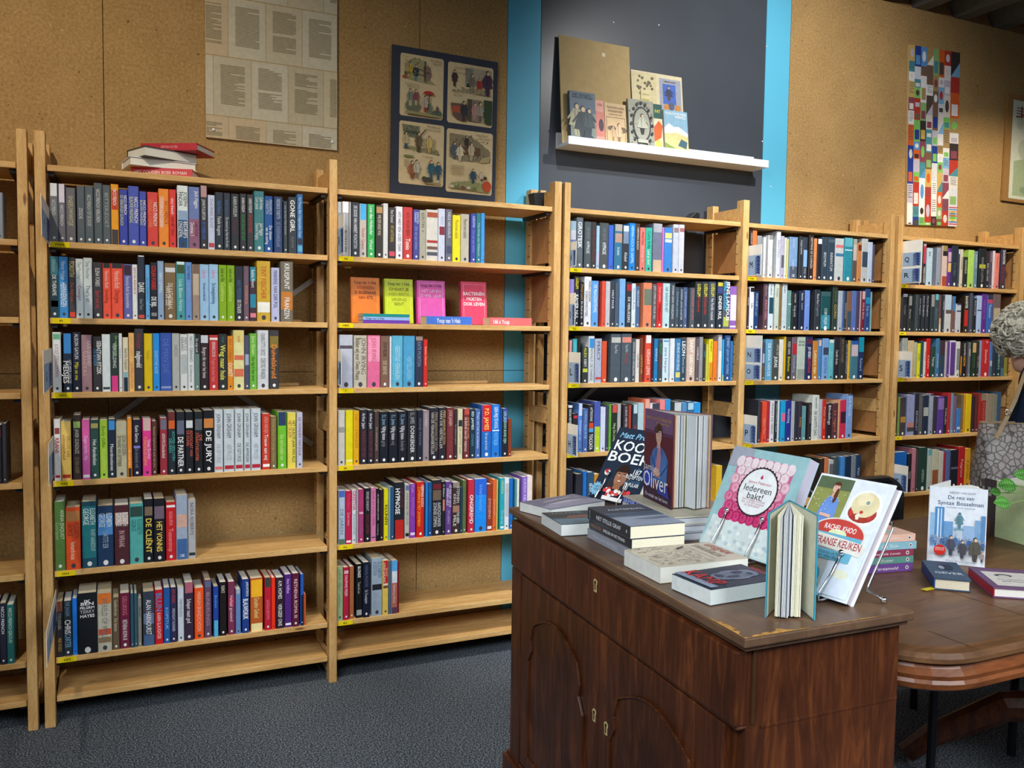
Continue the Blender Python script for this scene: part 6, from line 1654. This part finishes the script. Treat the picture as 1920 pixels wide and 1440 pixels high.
f.poly([(.72, .45), (.78, .455), (.81, .475), (.84, .455), (.9, .45), (.81, .465)], '5c94c0'); f.text('187', .72, .385, f.w*.18, .014, 'dce4ea', True); f.text('RECEPTEN', .62, .325, f.w*.36, .011, 'dce4ea', True); f.line(.64, .30, .96, .30, .001, '5c94c0'); f.line(.64, .28, .96, .28, .001, '5c94c0'); f.text('POPULAIR', .66, .225, f.w*.3, .010, 'dce4ea', True); f.text('BIJ', .66, .18, f.w*.1, .010, 'dce4ea', True)
fin(b, pm); stand(A, U, v, n, w, h, .02, 'chrome wire stand holding the navy cookbook')
# Iedereen bakt
A, U, v, n, w, h = lean((1311, 1016), (1447, 1061), (1380, 835), z0, .02)
b, f, sf, pm, bf = obook(A-n*.028, U, v, n, w, h, .028, '9cc4c8', hard=False, label='pale turquoise baking book with pink rosette cake cover, on a chrome stand', group=CG, page='b8b4c4')
f.rect(0, 0, 1, .12, 'a8c8d0'); f.rect(0, .8, .3, 1, 'a4a8b4'); f.rect(0, 0, 1, .08, 'bcd4d4')
cake = [(.14, .28), (.86, .30), (.88, .86), (.80, .90), (.24, .92), (.14, .86)]
f.poly([(.05, .30), (.95, .30), (.97, .02), (.03, .02)], 'd4dedc'); f.poly(cake, 'd06890')
rr = random.Random(8); pinks = ['f0dce0', 'ecc8d0', 'e8a8bc', 'e088a4', 'd8608c', 'cc4078', 'c42c68']
for j in range(7):
    for i in range(8):
        x, y = .17+.095*i+(.045 if j % 2 else 0), .33+.088*j
        if x > .88: continue
        c1 = pinks[max(0, min(6, 6-j))]; c2 = pinks[max(0, min(6, 5-j))]
        f.z = .0009; f.ell(x, y, .060, .060*f.w/f.h, c1, 12); f.z = .0011; f.ell(x+.005, y, .042, .042*f.w/f.h, c2, 10); f.z = .0013; f.ell(x, y+.004, .022, .022*f.w/f.h, c1, 8)
for i in range(16): f.z = .0008; f.ell(.08+.055*i, .16+.07*math.sin(i*1.3), .028, .02, ['c0ccd0', 'e8ece8', 'b0c0c8'][i % 3], 8); f.ell(.1+.052*i, .08+.03*math.cos(i*1.7), .03, .02, ['e4e8e4', 'b8c8cc'][i % 2], 8)
pts = []
f.z = .0016
for i in range(72):
    a = i/72*6.283; q = 1.0 if i % 2 else .955; pts.append((.52+.262*q*math.cos(a), .60+.262*q*f.w/f.h*math.sin(a)))
f.poly(pts, '3c2830'); f.ell(.52, .60, .238, .238*f.w/f.h, 'e8ecec', 30); f.ell(.52, .60, .226, .226*f.w/f.h, 'eef0f0', 30)
f.ell(.52, .735, .018, .014, 'c83058', 8); f.poly([(.505, .745), (.535, .745), (.52, .765)], 'c83058')
f.ctext('James Peterson', .52, .685, f.w*.30, f.h*.028, 'c04060'); f.ctext('Iedereen', .52, .625, f.w*.38, f.h*.062, '302c34'); f.ctext('bakt!', .52, .555, f.w*.22, f.h*.062, '302c34')
f.ctext('het complete handboek', .52, .515, f.w*.3, .006, 'c8a0a8'); f.ctext('met ruim 200 recepten', .52, .49, f.w*.3, .006, 'c8a0a8'); f.ctext('en technieken', .52, .465, f.w*.2, .006, 'c8a0a8')
fin(b, pm); stand(A, U, v, n, w, h, .028, 'chrome wire stand holding the pink cake baking book')
# Rachel Khoo
A, U, v, n, w, h = lean((1449, 1089), (1586, 1132.5), (1541, 885.5), z0-.004, .02)
b, f, sf, pm, bf = obook(A-n*.022, U, v, n, w, h, .022, 'e4e8f0', hard=True, label='white French cooking book with red arched title badge, on a chrome stand', group=CG, page='c0b8c0')
s = Fr(pm, f.P(.02, .56, 0), f.u, f.v, f.n, f.w*.47, f.h*.42); s.rect(0, 0, 1, 1, '8c9050'); s.rect(0, .75, 1, 1, '58684c'); s.poly([(.3, .0), (.85, .0), (.80, .5), (.68, .62), (.5, .62), (.36, .45)], '6c90d0')
s.poly([(.52, .58), (.64, .58), (.62, .68), (.53, .68)], 'd8a890'); face(s, .58, .79, .115, 'dcb09c', '5c3424'); s.ell(.66, .62, .05, .16, '5c3424'); s.line(.42, .2, .75, .18, .006, 'dcb09c')
for i in range(20): rr = random.Random(i); s.ell(rr.random()*.95, rr.random()*.7, .012, .012, 'e8e8d8', 6)
s = Fr(pm, f.P(.50, .56, 0), f.u, f.v, f.n, f.w*.48, f.h*.42); s.rect(0, 0, 1, 1, 'dfe3ec'); s.ell(.5, .48, .46, .38, 'f0f0f4', 18); s.ell(.5, .38, .38, .2, 'a83c34', 16); s.ell(.5, .55, .36, .26, 'e0d0a4', 16); s.ell(.45, .66, .22, .14, 'ecdcb4', 12); s.ell(.55, .60, .05, .04, '7c9c98', 8)
for i in range(10): rr = random.Random(i+40); s.ell(.2+.6*rr.random(), .22+.2*rr.random(), .05, .035, ['c84038', 'e8e0d0', 'b04030'][i % 3], 8)
s = Fr(pm, f.P(.02, .02, 0), f.u, f.v, f.n, f.w*.56, f.h*.38); s.rect(0, 0, 1, 1, 'c8c4bc'); s.poly([(.0, 0), (.95, 0), (.9, .45), (.7, .7), (.4, .7), (.2, .4)], '98b4dc'); s.poly([(.35, .05), (.62, .05), (.66, .4), (.42, .42)], '30343c'); face(s, .48, .80, .10, 'd8b0a0', '5c3830'); s.ell(.82, .32, .14, .2, '58a0b4'); s.ell(.92, .12, .1, .08, '90a850'); s.ell(.2, .06, .16, .05, 'e8e8ec')
f.z = .0016; f.rect(.60, .02, .99, .55, 'dce2ee'); f.ell(.8, .2, .1, .04, 'e4e0c8')
f.z = .0020
f.ell(.56, .50, .36, .145, 'dcd8cc', 26, 0, 180); f.rect(.20, .38, .92, .50, 'dcd8cc'); f.ell(.56, .505, .335, .128, 'c4443c', 26, 0, 180); f.rect(.23, .40, .89, .505, '6cacc4'); f.ell(.56, .505, .12, .04, 'dce0b0', 14, 0, 180)
f.text('RACHEL KHOO', .36, .535, f.w*.42, f.h*.045, 'f4ece8', True)
f.poly([(.10, .40), (.94, .36), (.97, .45), (.86, .47), (.18, .50), (.10, .48)], 'e4dcd0'); f.text('MIJN FRANSE KEUKEN', .14, .405, f.w*.78, f.h*.06, 'a83440', True); f.rect(.26, .29, .84, .37, '6cacc4')
f.ctext('100 recepten uit Parijs', .54, .345, f.w*.4, .006, '305868'); f.ctext('voor elke dag', .54, .315, f.w*.3, .006, '305868')
fin(b, pm); stand(A, U, v, n, w, h, .022, 'chrome wire stand holding the French cooking book')

# ------------------------------------------------------------------ round-cornered table
TZ = .67
tab = empty('dining_table', (2.35, -1.45, 0), 'brown wooden dining table with rounded corners and moulded edge', 'table')
def rrect(x0, x1, y0, y1, r, n=8):
    pts = []
    for cx, cy, a0 in ((x1-r, y0+r, -90), (x1-r, y1-r, 0), (x0+r, y1-r, 90), (x0+r, y0+r, 180)):
        for i in range(n+1): a = math.radians(a0+90*i/n); pts.append((cx+r*math.cos(a), cy+r*math.sin(a)))
    return pts
def rings(m, prof, box, r, capt=True, capb=True):
    n0 = len(m.v); k = None
    for o_, z in prof:
        p = rrect(box[0]-o_, box[1]+o_, box[2]-o_, box[3]+o_, r+o_); p = [(x+(max(0, y+1.77)*.085 if x < 2 else 0), y) for x, y in p]; k = len(p); m.v += [(x, y, z) for x, y in p]
    for i in range(len(prof)-1):
        for j in range(k):
            j2 = (j+1) % k; a, b_ = n0+i*k, n0+(i+1)*k
            m.f.append((a+j2, a+j, b_+j, b_+j2)); m.c.append((.5, .5, .5)); m.mi.append(0)
    if capt: m.f.append(tuple(n0+i for i in range(k))); m.c.append((.5, .5, .5)); m.mi.append(0)
    if capb: m.f.append(tuple(n0+(len(prof)-1)*k+k-1-i for i in range(k))); m.c.append((.5, .5, .5)); m.mi.append(0)
bx = (1.432, 3.05, -1.864, -1.06)
m = M(); rings(m, [(0, TZ), (.004, TZ-.0025), (.018, TZ-.006), (.026, TZ-.014), (.026, TZ-.022)], bx, .12); m.build('tabletop', 'table_wood', tab)
m = M(); rings(m, [(.022, TZ-.022), (.014, TZ-.028), (.018, TZ-.034), (.028, TZ-.044), (.026, TZ-.052), (.030, TZ-.058), (.028, TZ-.068), (.012, TZ-.076), (-.03, TZ-.076)], bx, .12); m.build('table_edge', 'table_edge', tab, smooth=False)
m = M()
for a, b_ in (((1768, 1105), (1925, 1156)), ((1741, 1183), (1838, 1219))):
    p, q_ = atz(*a, TZ), atz(*b_, TZ); d = (q_-p).normalized(); nn_ = Vector((-d.y, d.x, 0))*.0008
    m.face([p+nn_+Z*.0003, p-nn_+Z*.0003, q_-nn_+Z*.0003, q_+nn_+Z*.0003])
m.build('leaf_joint', 'groove', tab)
m = M(); m.tube([(2.6, -1.46, .60), (2.6, -1.46, .50), (2.6, -1.46, .35), (2.6, -1.46, .25), (2.6, -1.46, .16)], .06, 16, rr=[.09, .05, .06, .08, .10]); m.box(2.4, 2.8, -1.56, -1.36, .585, .60); m.build('pedestal', 'mahogany', tab, smooth=False)
for ax, ay in ((2.22, -1.72), (2.22, -1.2), (2.95, -1.72), (2.95, -1.2)):
    m = M(); d = Vector((ax-2.6, ay+1.46, 0)); m.tube([Vector((2.6, -1.46, .20))+d*.1, Vector((2.6, -1.46, .19))+d*.45, Vector((2.6, -1.46, .09))+d*.85, Vector((2.6, -1.46, .03))+d], .03, 10, rr=[.05, .042, .032, .028]); m.build('foot', 'mahogany', tab)

TG = 'books displayed on the table'
TS = TZ+.001
# five small pastel novels
Rn, Lf = atz(1711, 1070, TS), atz(1640, 1040, TS)
Uf = Vector((.985, -.17, 0)).normalized(); zz = TS; Vf = Vector((-Uf.y, Uf.x, 0)); base = Vector((Rn.x, Rn.y, 0))
for i, (th, c, lab) in enumerate(((.0195, '6c4488', 'purple small novel, lowest of the pastel pile'), (.016, '5c8c80', 'green small novel, second from bottom of the pastel pile'), (.0155, '8c3450', 'wine-red small novel, middle of the pastel pile'), (.018, '84b0bc', 'light blue small novel, second from top of the pastel pile'), (.017, 'dcb09c', 'peach small novel on top of the pastel pile'))):
    off = [0, .001, .0, .008, .004][i]
    foot = base+Uf*off
    # spine towards the viewer, head at the image left
    b, f, sf, pm, bf = obook((foot.x, foot.y, zz), Vf, -Uf, (0, 0, 1), .105, .165, th, c, hard=False, label=lab, group=TG, page='e0d8c8')
    sf.circ(.90, .5, .028 if sf.w > .1 else .02, 'd8d0c4', 14); sf.circ(.90, .5, .014, '383038', 10)
    sf.text(['Verzameld', 'Zomer', 'Het hele Leven', 'De Tuin', 'Winterlied'][i], .30, .3, sf.w*.5, th*.36, 'e8dcd8', slant=.2)
    if i == 4: f.poly([(.2, .2), (.8, .35), (.7, .7), (.3, .6)], '9cb8b0'); f.poly([(.5, .15), (.9, .2), (.85, .35)], 'b85048')
    fin(b, pm); zz += th+.0006
# De reis van Syntax Bosselman
S_, Ff = atz(1738.8, 1053.5, TS), atz(1846, 1064, TS); dd = (Ff-S_); a = math.radians(38); Fb = S_+Vector((.81, .59, 0))*.125+Vector((.59, -.81, 0))*.040
h = ztop(S_, 911)-TS
b, f, pm, dF, nF, bk = fan(S_, Ff, Fb, TS, h, 'dce0e6', 'e4e4e0', ['f0efea']*3, 'white novel with blue watercolour street scene, standing on the table', TG, inset=.003, r0=.03, r1=.62)
f.ctext('AREND VAN DAM', .56, .935, f.w*.46, f.h*.028, '8088a0'); f.ctext('De reis van', .54, .875, f.w*.46, f.h*.05, '283c68'); f.ctext('Syntax Bosselman', .54, .80, f.w*.80, f.h*.052, '283c68'); f.ctext('Verhalen over slavernij', .54, .745, f.w*.5, f.h*.018, '7880a0')
f.rect(.02, .18, .98, .50, 'b4c4d8'); f.rect(.02, .12, .98, .2, 'c8ccd4')
for x0_, x1_, y1_, c in ((.02, .12, .66, '8cb0d0'), (.10, .26, .74, '4c84b8'), (.14, .17, .72, 'c8d8e8'), (.20, .22, .72, 'c8d8e8'), (.26, .42, .56, '6c98c4'), (.60, .80, .52, '94b0d0'), (.80, .98, .60, '7ca0c4'), (.90, .98, .66, '5c88b4')): f.rect(x0_, .22, x1_, y1_, c)
f.poly([(.46, .24), (.60, .24), (.58, .46), (.48, .46)], 'b8c4cc'); f.rect(.44, .45, .61, .48, '7898a8'); small_person(f, .53, .47, .22, '5c8490', '3c5c6c', legs='5c8490', skin='5c8490', wide=1.2)
for i in range(16): small_person(f, .06+.058*i, .24+.02*math.sin(i*2), .13, ['5c7ca8', '7c94b4', '8c98b0', '48689c'][i % 4], '485c80', legs='6480a8', skin='b8b4b8')
small_person(f, .38, .14, .26, '4c4c5c', '2c3040', legs='404458'); small_person(f, .58, .11, .24, '4c4850', '2c3040', legs='484854', wide=1.2); small_person(f, .80, .08, .32, '585448', '343838', legs='4c4844', wide=1.4); small_person(f, .92, .08, .14, '9c8c88', '5c4c4c')
f.circ(.19, .20, .105, 'c82820', 20); f.text('VERHAAL VAN', .11, .215, f.w*.16, .004, 'f0d0c8'); f.text('EEN ROOFTOCHT', .11, .19, f.w*.16, .004, 'f0d0c8')
f.ctext('Met illustraties', .55, .07, f.w*.5, .005, '7880a0'); fin(b, pm)
# dark blue book with yellow ribbon
A, B, Cc = atz(1820, 1103, TS), atz(1751, 1098, TS), atz(1829, 1070, TS+.02)
Un = (B-A).normalized(); P = atz(1751.5, 1083, TS+.026); Q = atz(1822, 1089, TS+.026); U = (Q-P).normalized(); V = Vector((-U.y, U.x, 0))
b, f, sf, pm, bf = obook((P.x, P.y, TS), U, V, (0, 0, 1), (Q-P).length, .155, .026, '34465c', spine='1c4480', hard=True, label='small dark blue book with yellow ribbon, lying before the white novel', group=TG, page='d4c8b0')
f.text('GEVER', .12, .26, f.w*.78, .016, 'd4d8e0', True); f.ell(.55, .66, .22, .16, '1c2838'); f.ell(.42, .62, .08, .1, '98a0ac'); fin(b, pm)
m = M(); m.box6(Vector((P.x-.028, P.y-.004, TS+.001)), (.05, .004, 0), (-.003, .012, 0), (0, 0, .0012), lc('d8c020')); m.build('ribbon', 'book_print', b)
# red and violet book
P = atz(1863, 1101, TS+.022); Q = atz(1935, 1103, TS+.022); R = atz(1816, 1063, TS+.022); V = (R-P).normalized(); U = Vector((V.y, -V.x, 0))
b, f, sf, pm, bf = obook((P.x, P.y, TS), U, V, (0, 0, 1), .115, (R-P).length, .022, '6c4c70', spine='a81c38', hard=True, label='violet book with red spine and pale title label, at the picture edge', group=TG, page='dcd8d0')
f.rect(.12, .1, .9, .8, 'd4ccc4'); f.ell(.45, .62, .16, .07, '484448'); f.ell(.45, .59, .1, .04, 'd4ccc4'); f.ctext('Verzamelde', .5, .42, f.w*.5, .007, '807070'); f.ctext('gedichten', .5, .33, f.w*.4, .007, '807070'); fin(b, pm)
# pale green book standing open
S_, Ff = atz(1866, 1006, TS), atz(1918, 1021, TS); Fb = atz(1851, 1000, TS)+Vector((0, .02, 0)); Sx = S_
h = ztop(S_, 901)-TS
dd = (Ff-S_).normalized(); Ff = S_+dd*.13
b, f, pm, dF, nF, bk = fan(S_, Ff, S_+Vector((.008, .042, 0)), TS, h, 'c0d49c', 'c8ccb0', ['dcdcc8']*3, 'pale green book standing open, behind the plant leaves', TG, inset=.003, back='3c3838')
f.rect(0, 0, 1, 1, 'c2d4a0'); bk.rect(0, 0, 1, 1, '443c3c'); bk.rect(.1, 0, .6, .3, '6c4434'); bk.rect(.3, .70, .6, .76, '9c9898'); bk.rect(.3, .80, .55, .86, '9c9898'); fin(b, pm)
# plant
pc = atz(1975, 1040, TS)
pl = empty('potted_plant', (pc.x, pc.y, TS), 'green round-leaved plant reaching in at the picture edge', 'plant')
m = M(); m.tube([(pc.x, pc.y, TS), (pc.x, pc.y, TS+.10)], .05, 20, rr=[.038, .052]); m.build('pot', 'white_metal', pl, smooth=False)
def leafm(c, d, L, wd, droop=.25):
    d = Vector(d).normalized(); sd = d.cross((CAM-Vector(c)).normalized()*.85+Z*.45).normalized(); m = M(); n = 8; top = []
    ring = []
    for i in range(n+1):
        t = i/n; wv = wd*math.sin(math.pi*t**.8)**.8 if 0 < t < 1 else 0; p = Vector(c)+d*L*t-Z*droop*L*t*t
        ring.append((p+sd*wv, p, p-sd*wv))
    for a_, b_ in zip(ring, ring[1:]):
        m.face([a_[0], b_[0], b_[1], a_[1]]); m.face([a_[1], b_[1], b_[2], a_[2]])
    return m
top = Vector((pc.x, pc.y, TS+.10)); dpt = (pc-CAM).dot(FW)
for tx, ty, L, wd, ex in ((1876, 905, .055, .019, 1), (1868, 938, .048, .017, .98), (1906, 886, .05, .016, .97), (1858, 918, .035, .012, 1.0), (1925, 870, .05, .018, 1), (1990, 880, .05, .02, 1.03), (2010, 930, .05, .018, 1), (1960, 850, .05, .02, 1.02), (1950, 960, .05, .018, .95)):
    tip = CAM+ray(tx, ty)*dpt*ex*.985; cen = CAM+ray(tx+L/dpt*F_PX*.75, ty+6)*dpt*ex*.985
    mid = (top+cen)/2+Z*.03
    m = M(); m.tube([top, mid, cen], .0012, 6); m.build('stem', 'stem', pl)
    d = tip-cen; d = d/d.length
    m = leafm(cen, (d+Vector((-.1, -.3, 0))*.6), L, wd, .15); lf = m.build('leaf', 'leaf', pl, smooth=True); so = lf.modifiers.new('s', 'SOLIDIFY'); so.thickness = .0008

# ------------------------------------------------------------------ black chair behind the table
cc = CAM+ray(1650, 897)*2.72; cx, cy = cc.x, cc.y; tz = cc.z
ch = empty('chair', (cx, cy-.2, 0), 'black leather chair with rounded back, between table and bookcases', 'chair')
m = M(); w_ = .115
pts = rrect(-.13, .13, 0, .30, .07, 6); base = [Vector((cx+x, cy+.02*math.cos(x*10), tz-.30+y)) for x, y in pts]
m.prism(base, (0, .05, 0)); o = m.build('backrest', 'black_leather', ch, bevel=.018); 
m = M(); m.box(cx-.2, cx+.2, cy-.40, cy+.02, .40, .47); m.build('seat', 'black_leather', ch, bevel=.025)
for sx in (-.17, .17):
    for sy in (-.36, -.02):
        m = M(); m.tube([(cx+sx, cy+sy, 0), (cx+sx, cy+sy, .41)], .012, 10); m.build('leg', 'black_plastic', ch)
for sx in (-.08, .08):
    m = M(); m.tube([(cx+sx, cy+.0, .42), (cx+sx, cy+.03, tz-.2)], .010, 8); m.build('back_support', 'black_plastic', ch)

# ------------------------------------------------------------------ grey-haired person seated beyond the table, mostly outside the frame
D = 3.32; SHX = .15
hc = CAM+ray(1926, 630)*D
px0, py0 = hc.x, hc.y
RH = Vector((RT.x, RT.y, 0)).normalized(); DH = Vector((FW.x, FW.y, 0)).normalized(); fd = (-.62*RH+.78*DH).normalized(); sd = Vector((fd.y, -fd.x, 0))       # facing the shelves, right side of the body
def skinned(name, nodes, edges, mat, parent, sub=2, label=None):
    me = bpy.data.meshes.new(name); pw = WORLD[parent.name]
    me.from_pydata([tuple(Vector(p)-pw) for p, r in nodes], edges, []); o = bpy.data.objects.new(name, me); COL.objects.link(o); o.parent = parent; WORLD[o.name] = pw
    s_ = o.modifiers.new('skin', 'SKIN'); me.skin_vertices[0].data[0].use_root = True
    for i, (p, r) in enumerate(nodes): me.skin_vertices[0].data[i].radius = r if isinstance(r, tuple) else (r, r)
    q_ = o.modifiers.new('sub', 'SUBSURF'); q_.levels = sub; q_.render_levels = sub
    me.materials.append(MAT[mat]); s_.use_smooth_shade = True; return o
per = empty('person', (px0-.05*fd.x, py0-.05*fd.y, 0), 'seated person with short grey curly hair and navy sweater, carrying a snakeskin bag', 'person')
hip = Vector((px0-.30*fd.x-SHX*RH.x, py0-.30*fd.y-SHX*RH.y, .50)); B_ = lambda f_, s_, z_: hip+fd*f_+sd*s_+Z*(z_-.50)
nodes = [(B_(0, 0, .52), .13), (B_(.02, 0, .66), .12), (B_(.05, 0, .82), .13), (B_(.09, 0, .96), .125), (B_(.09, 0, .96).lerp(hc-Z*.10, .45), .062), (B_(.09, 0, .96).lerp(hc-Z*.10, .8), .05),
         (B_(.08, -.15, 1.0), .065), (B_(.10, -.21, .84), .05), (B_(.15, -.10, .70), .042), (B_(.13, .05, .72), .033),
         (B_(.08, .15, 1.0), .065), (B_(.10, .21, .84), .05), (B_(.17, .17, .72), .042), (B_(.16, .13, .70), .033)]
skinned('sweater', nodes, [(0, 1), (1, 2), (2, 3), (3, 4), (4, 5), (3, 6), (6, 7), (7, 8), (8, 9), (3, 10), (10, 11), (11, 12), (12, 13)], 'knit_navy', per)
nodes = [(B_(0, 0, .50), .13), (B_(.02, -.10, .50), .09), (B_(.40, -.11, .50), .065), (B_(.42, -.11, .26), .048), (B_(.40, -.11, .09), .038), (B_(.02, .10, .50), .09), (B_(.40, .11, .50), .065), (B_(.42, .11, .26), .048), (B_(.40, .11, .09), .038)]
skinned('trousers', nodes, [(0, 1), (1, 2), (2, 3), (3, 4), (0, 5), (5, 6), (6, 7), (7, 8)], 'trousers', per)
for s_ in (-.11, .11):
    m = M(); m.ball(B_(.45, s_, .045), .05, sc=(1.9, 1.0, .85)); m.build('shoe', 'black_leather', per, smooth=True)
    k = -1 if s_ < 0 else 1; wr = B_(.13, .06, .72) if k < 0 else B_(.16, .12, .70)
    nodes = [(wr, .026), (wr+fd*.05, (.034, .018))]; ed = [(0, 1)]
    for q_ in range(4):
        a = len(nodes); o_ = sd*(.026-.017*q_); L = (.062, .072, .068, .052)[q_]
        nodes += [(wr+fd*.085+o_, .0095), (wr+fd*(.085+L*.5)+o_-Z*.006, .009), (wr+fd*(.085+L*.85)+o_-Z*.022, .008)]; ed += [(1, a), (a, a+1), (a+1, a+2)]
    a = len(nodes); nodes += [(wr+fd*.035-sd*.036*k, .011), (wr+fd*.07-sd*.05*k-Z*.01, .0095)]; ed += [(1, a), (a, a+1)]
    skinned('hand', nodes, ed, 'skin', per)
fh = (.55*RH+.83*DH).normalized(); sh = Vector((fh.y, -fh.x, 0))       # the head is turned away to the right
nodes = [(hc-fh*.01-Z*.15, .05), (hc-fh*.005-Z*.09, .052), (hc+Z*.0, (.078, .09)), (hc+Z*.055, (.07, .08))]
skinned('head', nodes, [(0, 1), (1, 2), (2, 3)], 'skin', per)
m = M(); q0 = hc+fh*.082-Z*.02
m.prism([q0+sh*.012, q0-sh*.012, q0+Z*.04], fh*.022); m.build('nose', 'skin', per, bevel=.005)
for s_ in (-1, 1):
    m = M(); m.ball(hc+sh*.030*s_+fh*.074+Z*.018, .011); m.build('eye', 'white_metal', per, smooth=True)
    m = M(); m.ball(hc+sh*.030*s_+fh*.083+Z*.018, .005); m.build('pupil', 'black_plastic', per, smooth=True)
    m = M(); m.ball(hc+sh*.080*s_-Z*.005, .022, sc=(.6, .6, 1.2)); m.build('ear', 'skin', per, smooth=True)
m = M(); m.ball(hc+fh*.078-Z*.052, .016, sc=(1.3, 1.3, .35), col=(.5, .2, .2)); m.build('mouth', 'tan_leather', per, smooth=True)
# hair: many curled locks over a cap
m = M(); rr = random.Random(9)
m.ball(hc-fh*.015+Z*.018, .108, seg=24, rings=16, sc=(1, 1, .98))
for i in range(620):
    th_ = math.acos(1-1.78*rr.random()); ph = rr.random()*6.283
    d = Vector((math.sin(th_)*math.cos(ph), math.sin(th_)*math.sin(ph), math.cos(th_)))
    if d.dot(fh) > .5 and d.z < .4: continue
    p = hc-fh*.015+Z*.018+Vector((d.x*.106, d.y*.106, d.z*.104)); tt = d.cross(Vector((rr.uniform(-1, 1), rr.uniform(-1, 1), rr.uniform(-1, 1)))).normalized()
    pts = []; R = rr.uniform(.006, .013)
    for k in range(6):
        a = k*1.05; pts.append(p+tt*(k*.0065-.014)+d*(.006+R*.55*(1-math.cos(a)))+d.cross(tt)*(R*math.sin(a))-Z*.0015*k)
    m.tube(pts, .004, 5, rr=[.0016, .0034, .004, .004, .003, .001])
m.build('hair', 'grey_hair', per, smooth=True)
# chair under the person
pc_ = empty('chair', (hip.x, hip.y, 0), 'plain dark chair under the seated person, hidden behind the table', 'chair')
m = M(); m.box6(hip+fd*-.2-sd*.21-Z*.14, fd*.42, sd*.42, Z*.03); m.build('seat', 'black_leather', pc_, bevel=.006)
m = M(); m.box6(hip+fd*-.22-sd*.20+Z*.05, -fd*.02, sd*.40, Z*.25); m.build('backrest', 'black_leather', pc_, bevel=.006)
for a_ in (-.19, .19):
    for b_ in (-.19, .19):
        m = M(); p = hip+fd*a_+sd*b_; m.tube([(p.x, p.y, 0), (p.x, p.y, .362)], .013, 8); m.build('leg', 'black_plastic', pc_)
    m = M(); p = hip-fd*.22+sd*a_; m.tube([(p.x, p.y, .36), (p.x, p.y, .60)], .011, 8); m.build('back_post', 'black_plastic', pc_)
# snakeskin bag
DB = 3.02
P = lambda x, y, d=DB: CAM+ray(x, y)*d
bag = empty('handbag', P(1880, 930), 'grey-pink snakeskin tote bag with tan strap, hanging from the person\'s arm', 'handbag')
m = M(); yb_ = 960
r0 = RT.copy(); r0.z = 0; r0.normalize(); dp = Vector((FW.x, FW.y, 0)).normalized()
tl, tr, br, bl = P(1838, 790), P(1948, 796), P(1956, yb_), P(1822, yb_)
n0 = len(m.v); secs = 7
prof = []
for t_ in range(secs+1):
    t = t_/secs; a, b_ = tl.lerp(bl, t), tr.lerp(br, t); th = .025+.05*math.sin(min(1, t*1.3)*math.pi/2); ring = []
    c = (a+b_)/2; hw = (b_-a).length/2
    for i in range(20):
        an = 2*math.pi*i/20; cs, sn = math.cos(an), math.sin(an); ring.append(c+r0*hw*(abs(cs)**.5)*(1 if cs > 0 else -1)+dp*th*(abs(sn)**.7)*(1 if sn > 0 else -1))
    m.v += [tuple(p) for p in ring]; prof.append(ring)
for i in range(secs):
    for j in range(20):
        j2 = (j+1) % 20; m.f.append((n0+i*20+j2, n0+i*20+j, n0+(i+1)*20+j, n0+(i+1)*20+j2)); m.c.append((.5,)*3); m.mi.append(0)
m.f.append(tuple(n0+secs*20+19-j for j in range(20))); m.c.append((.5,)*3); m.mi.append(0)
m.f.append(tuple(n0+j for j in range(20))); m.c.append((.5,)*3); m.mi.append(0)
m.build('bag_body', 'snake_leather', bag, smooth=True)
m = M(); rg = prof[0]; m.tube([rg[i]+Z*.001 for i in list(range(20))+[0]], .0022, 6); m.build('rim', 'tan_leather', bag)
def strap(pts, w_, name='strap', mat='tan_leather', th=.004, up=None):
    m = M(); pts = [Vector(p) for p in pts]
    for a, b_ in zip(pts, pts[1:]):
        d = (b_-a).normalized(); s = d.cross(dp).normalized()*w_/2; m.prism([a+s, a-s, b_-s, b_+s], dp*th)
    return m.build(name, mat, bag)
strap([P(1868, 822, DB-.07), P(1886, 788, DB-.06), P(1905, 748, DB-.03), P(1922, 700, DB+.05), P(1940, 655, DB+.2)], .015)
m = M(); m.tube([P(1884, 776, DB-.065), P(1894, 778, DB-.065), P(1896, 770, DB-.065), P(1886, 768, DB-.065), P(1884, 776, DB-.065)], .0015, 6); m.build('buckle', 'chrome', bag, smooth=True)
strap([P(1930, 822, DB+.05), P(1935, 740, DB+.07), P(1942, 660, DB+.22)], .015)
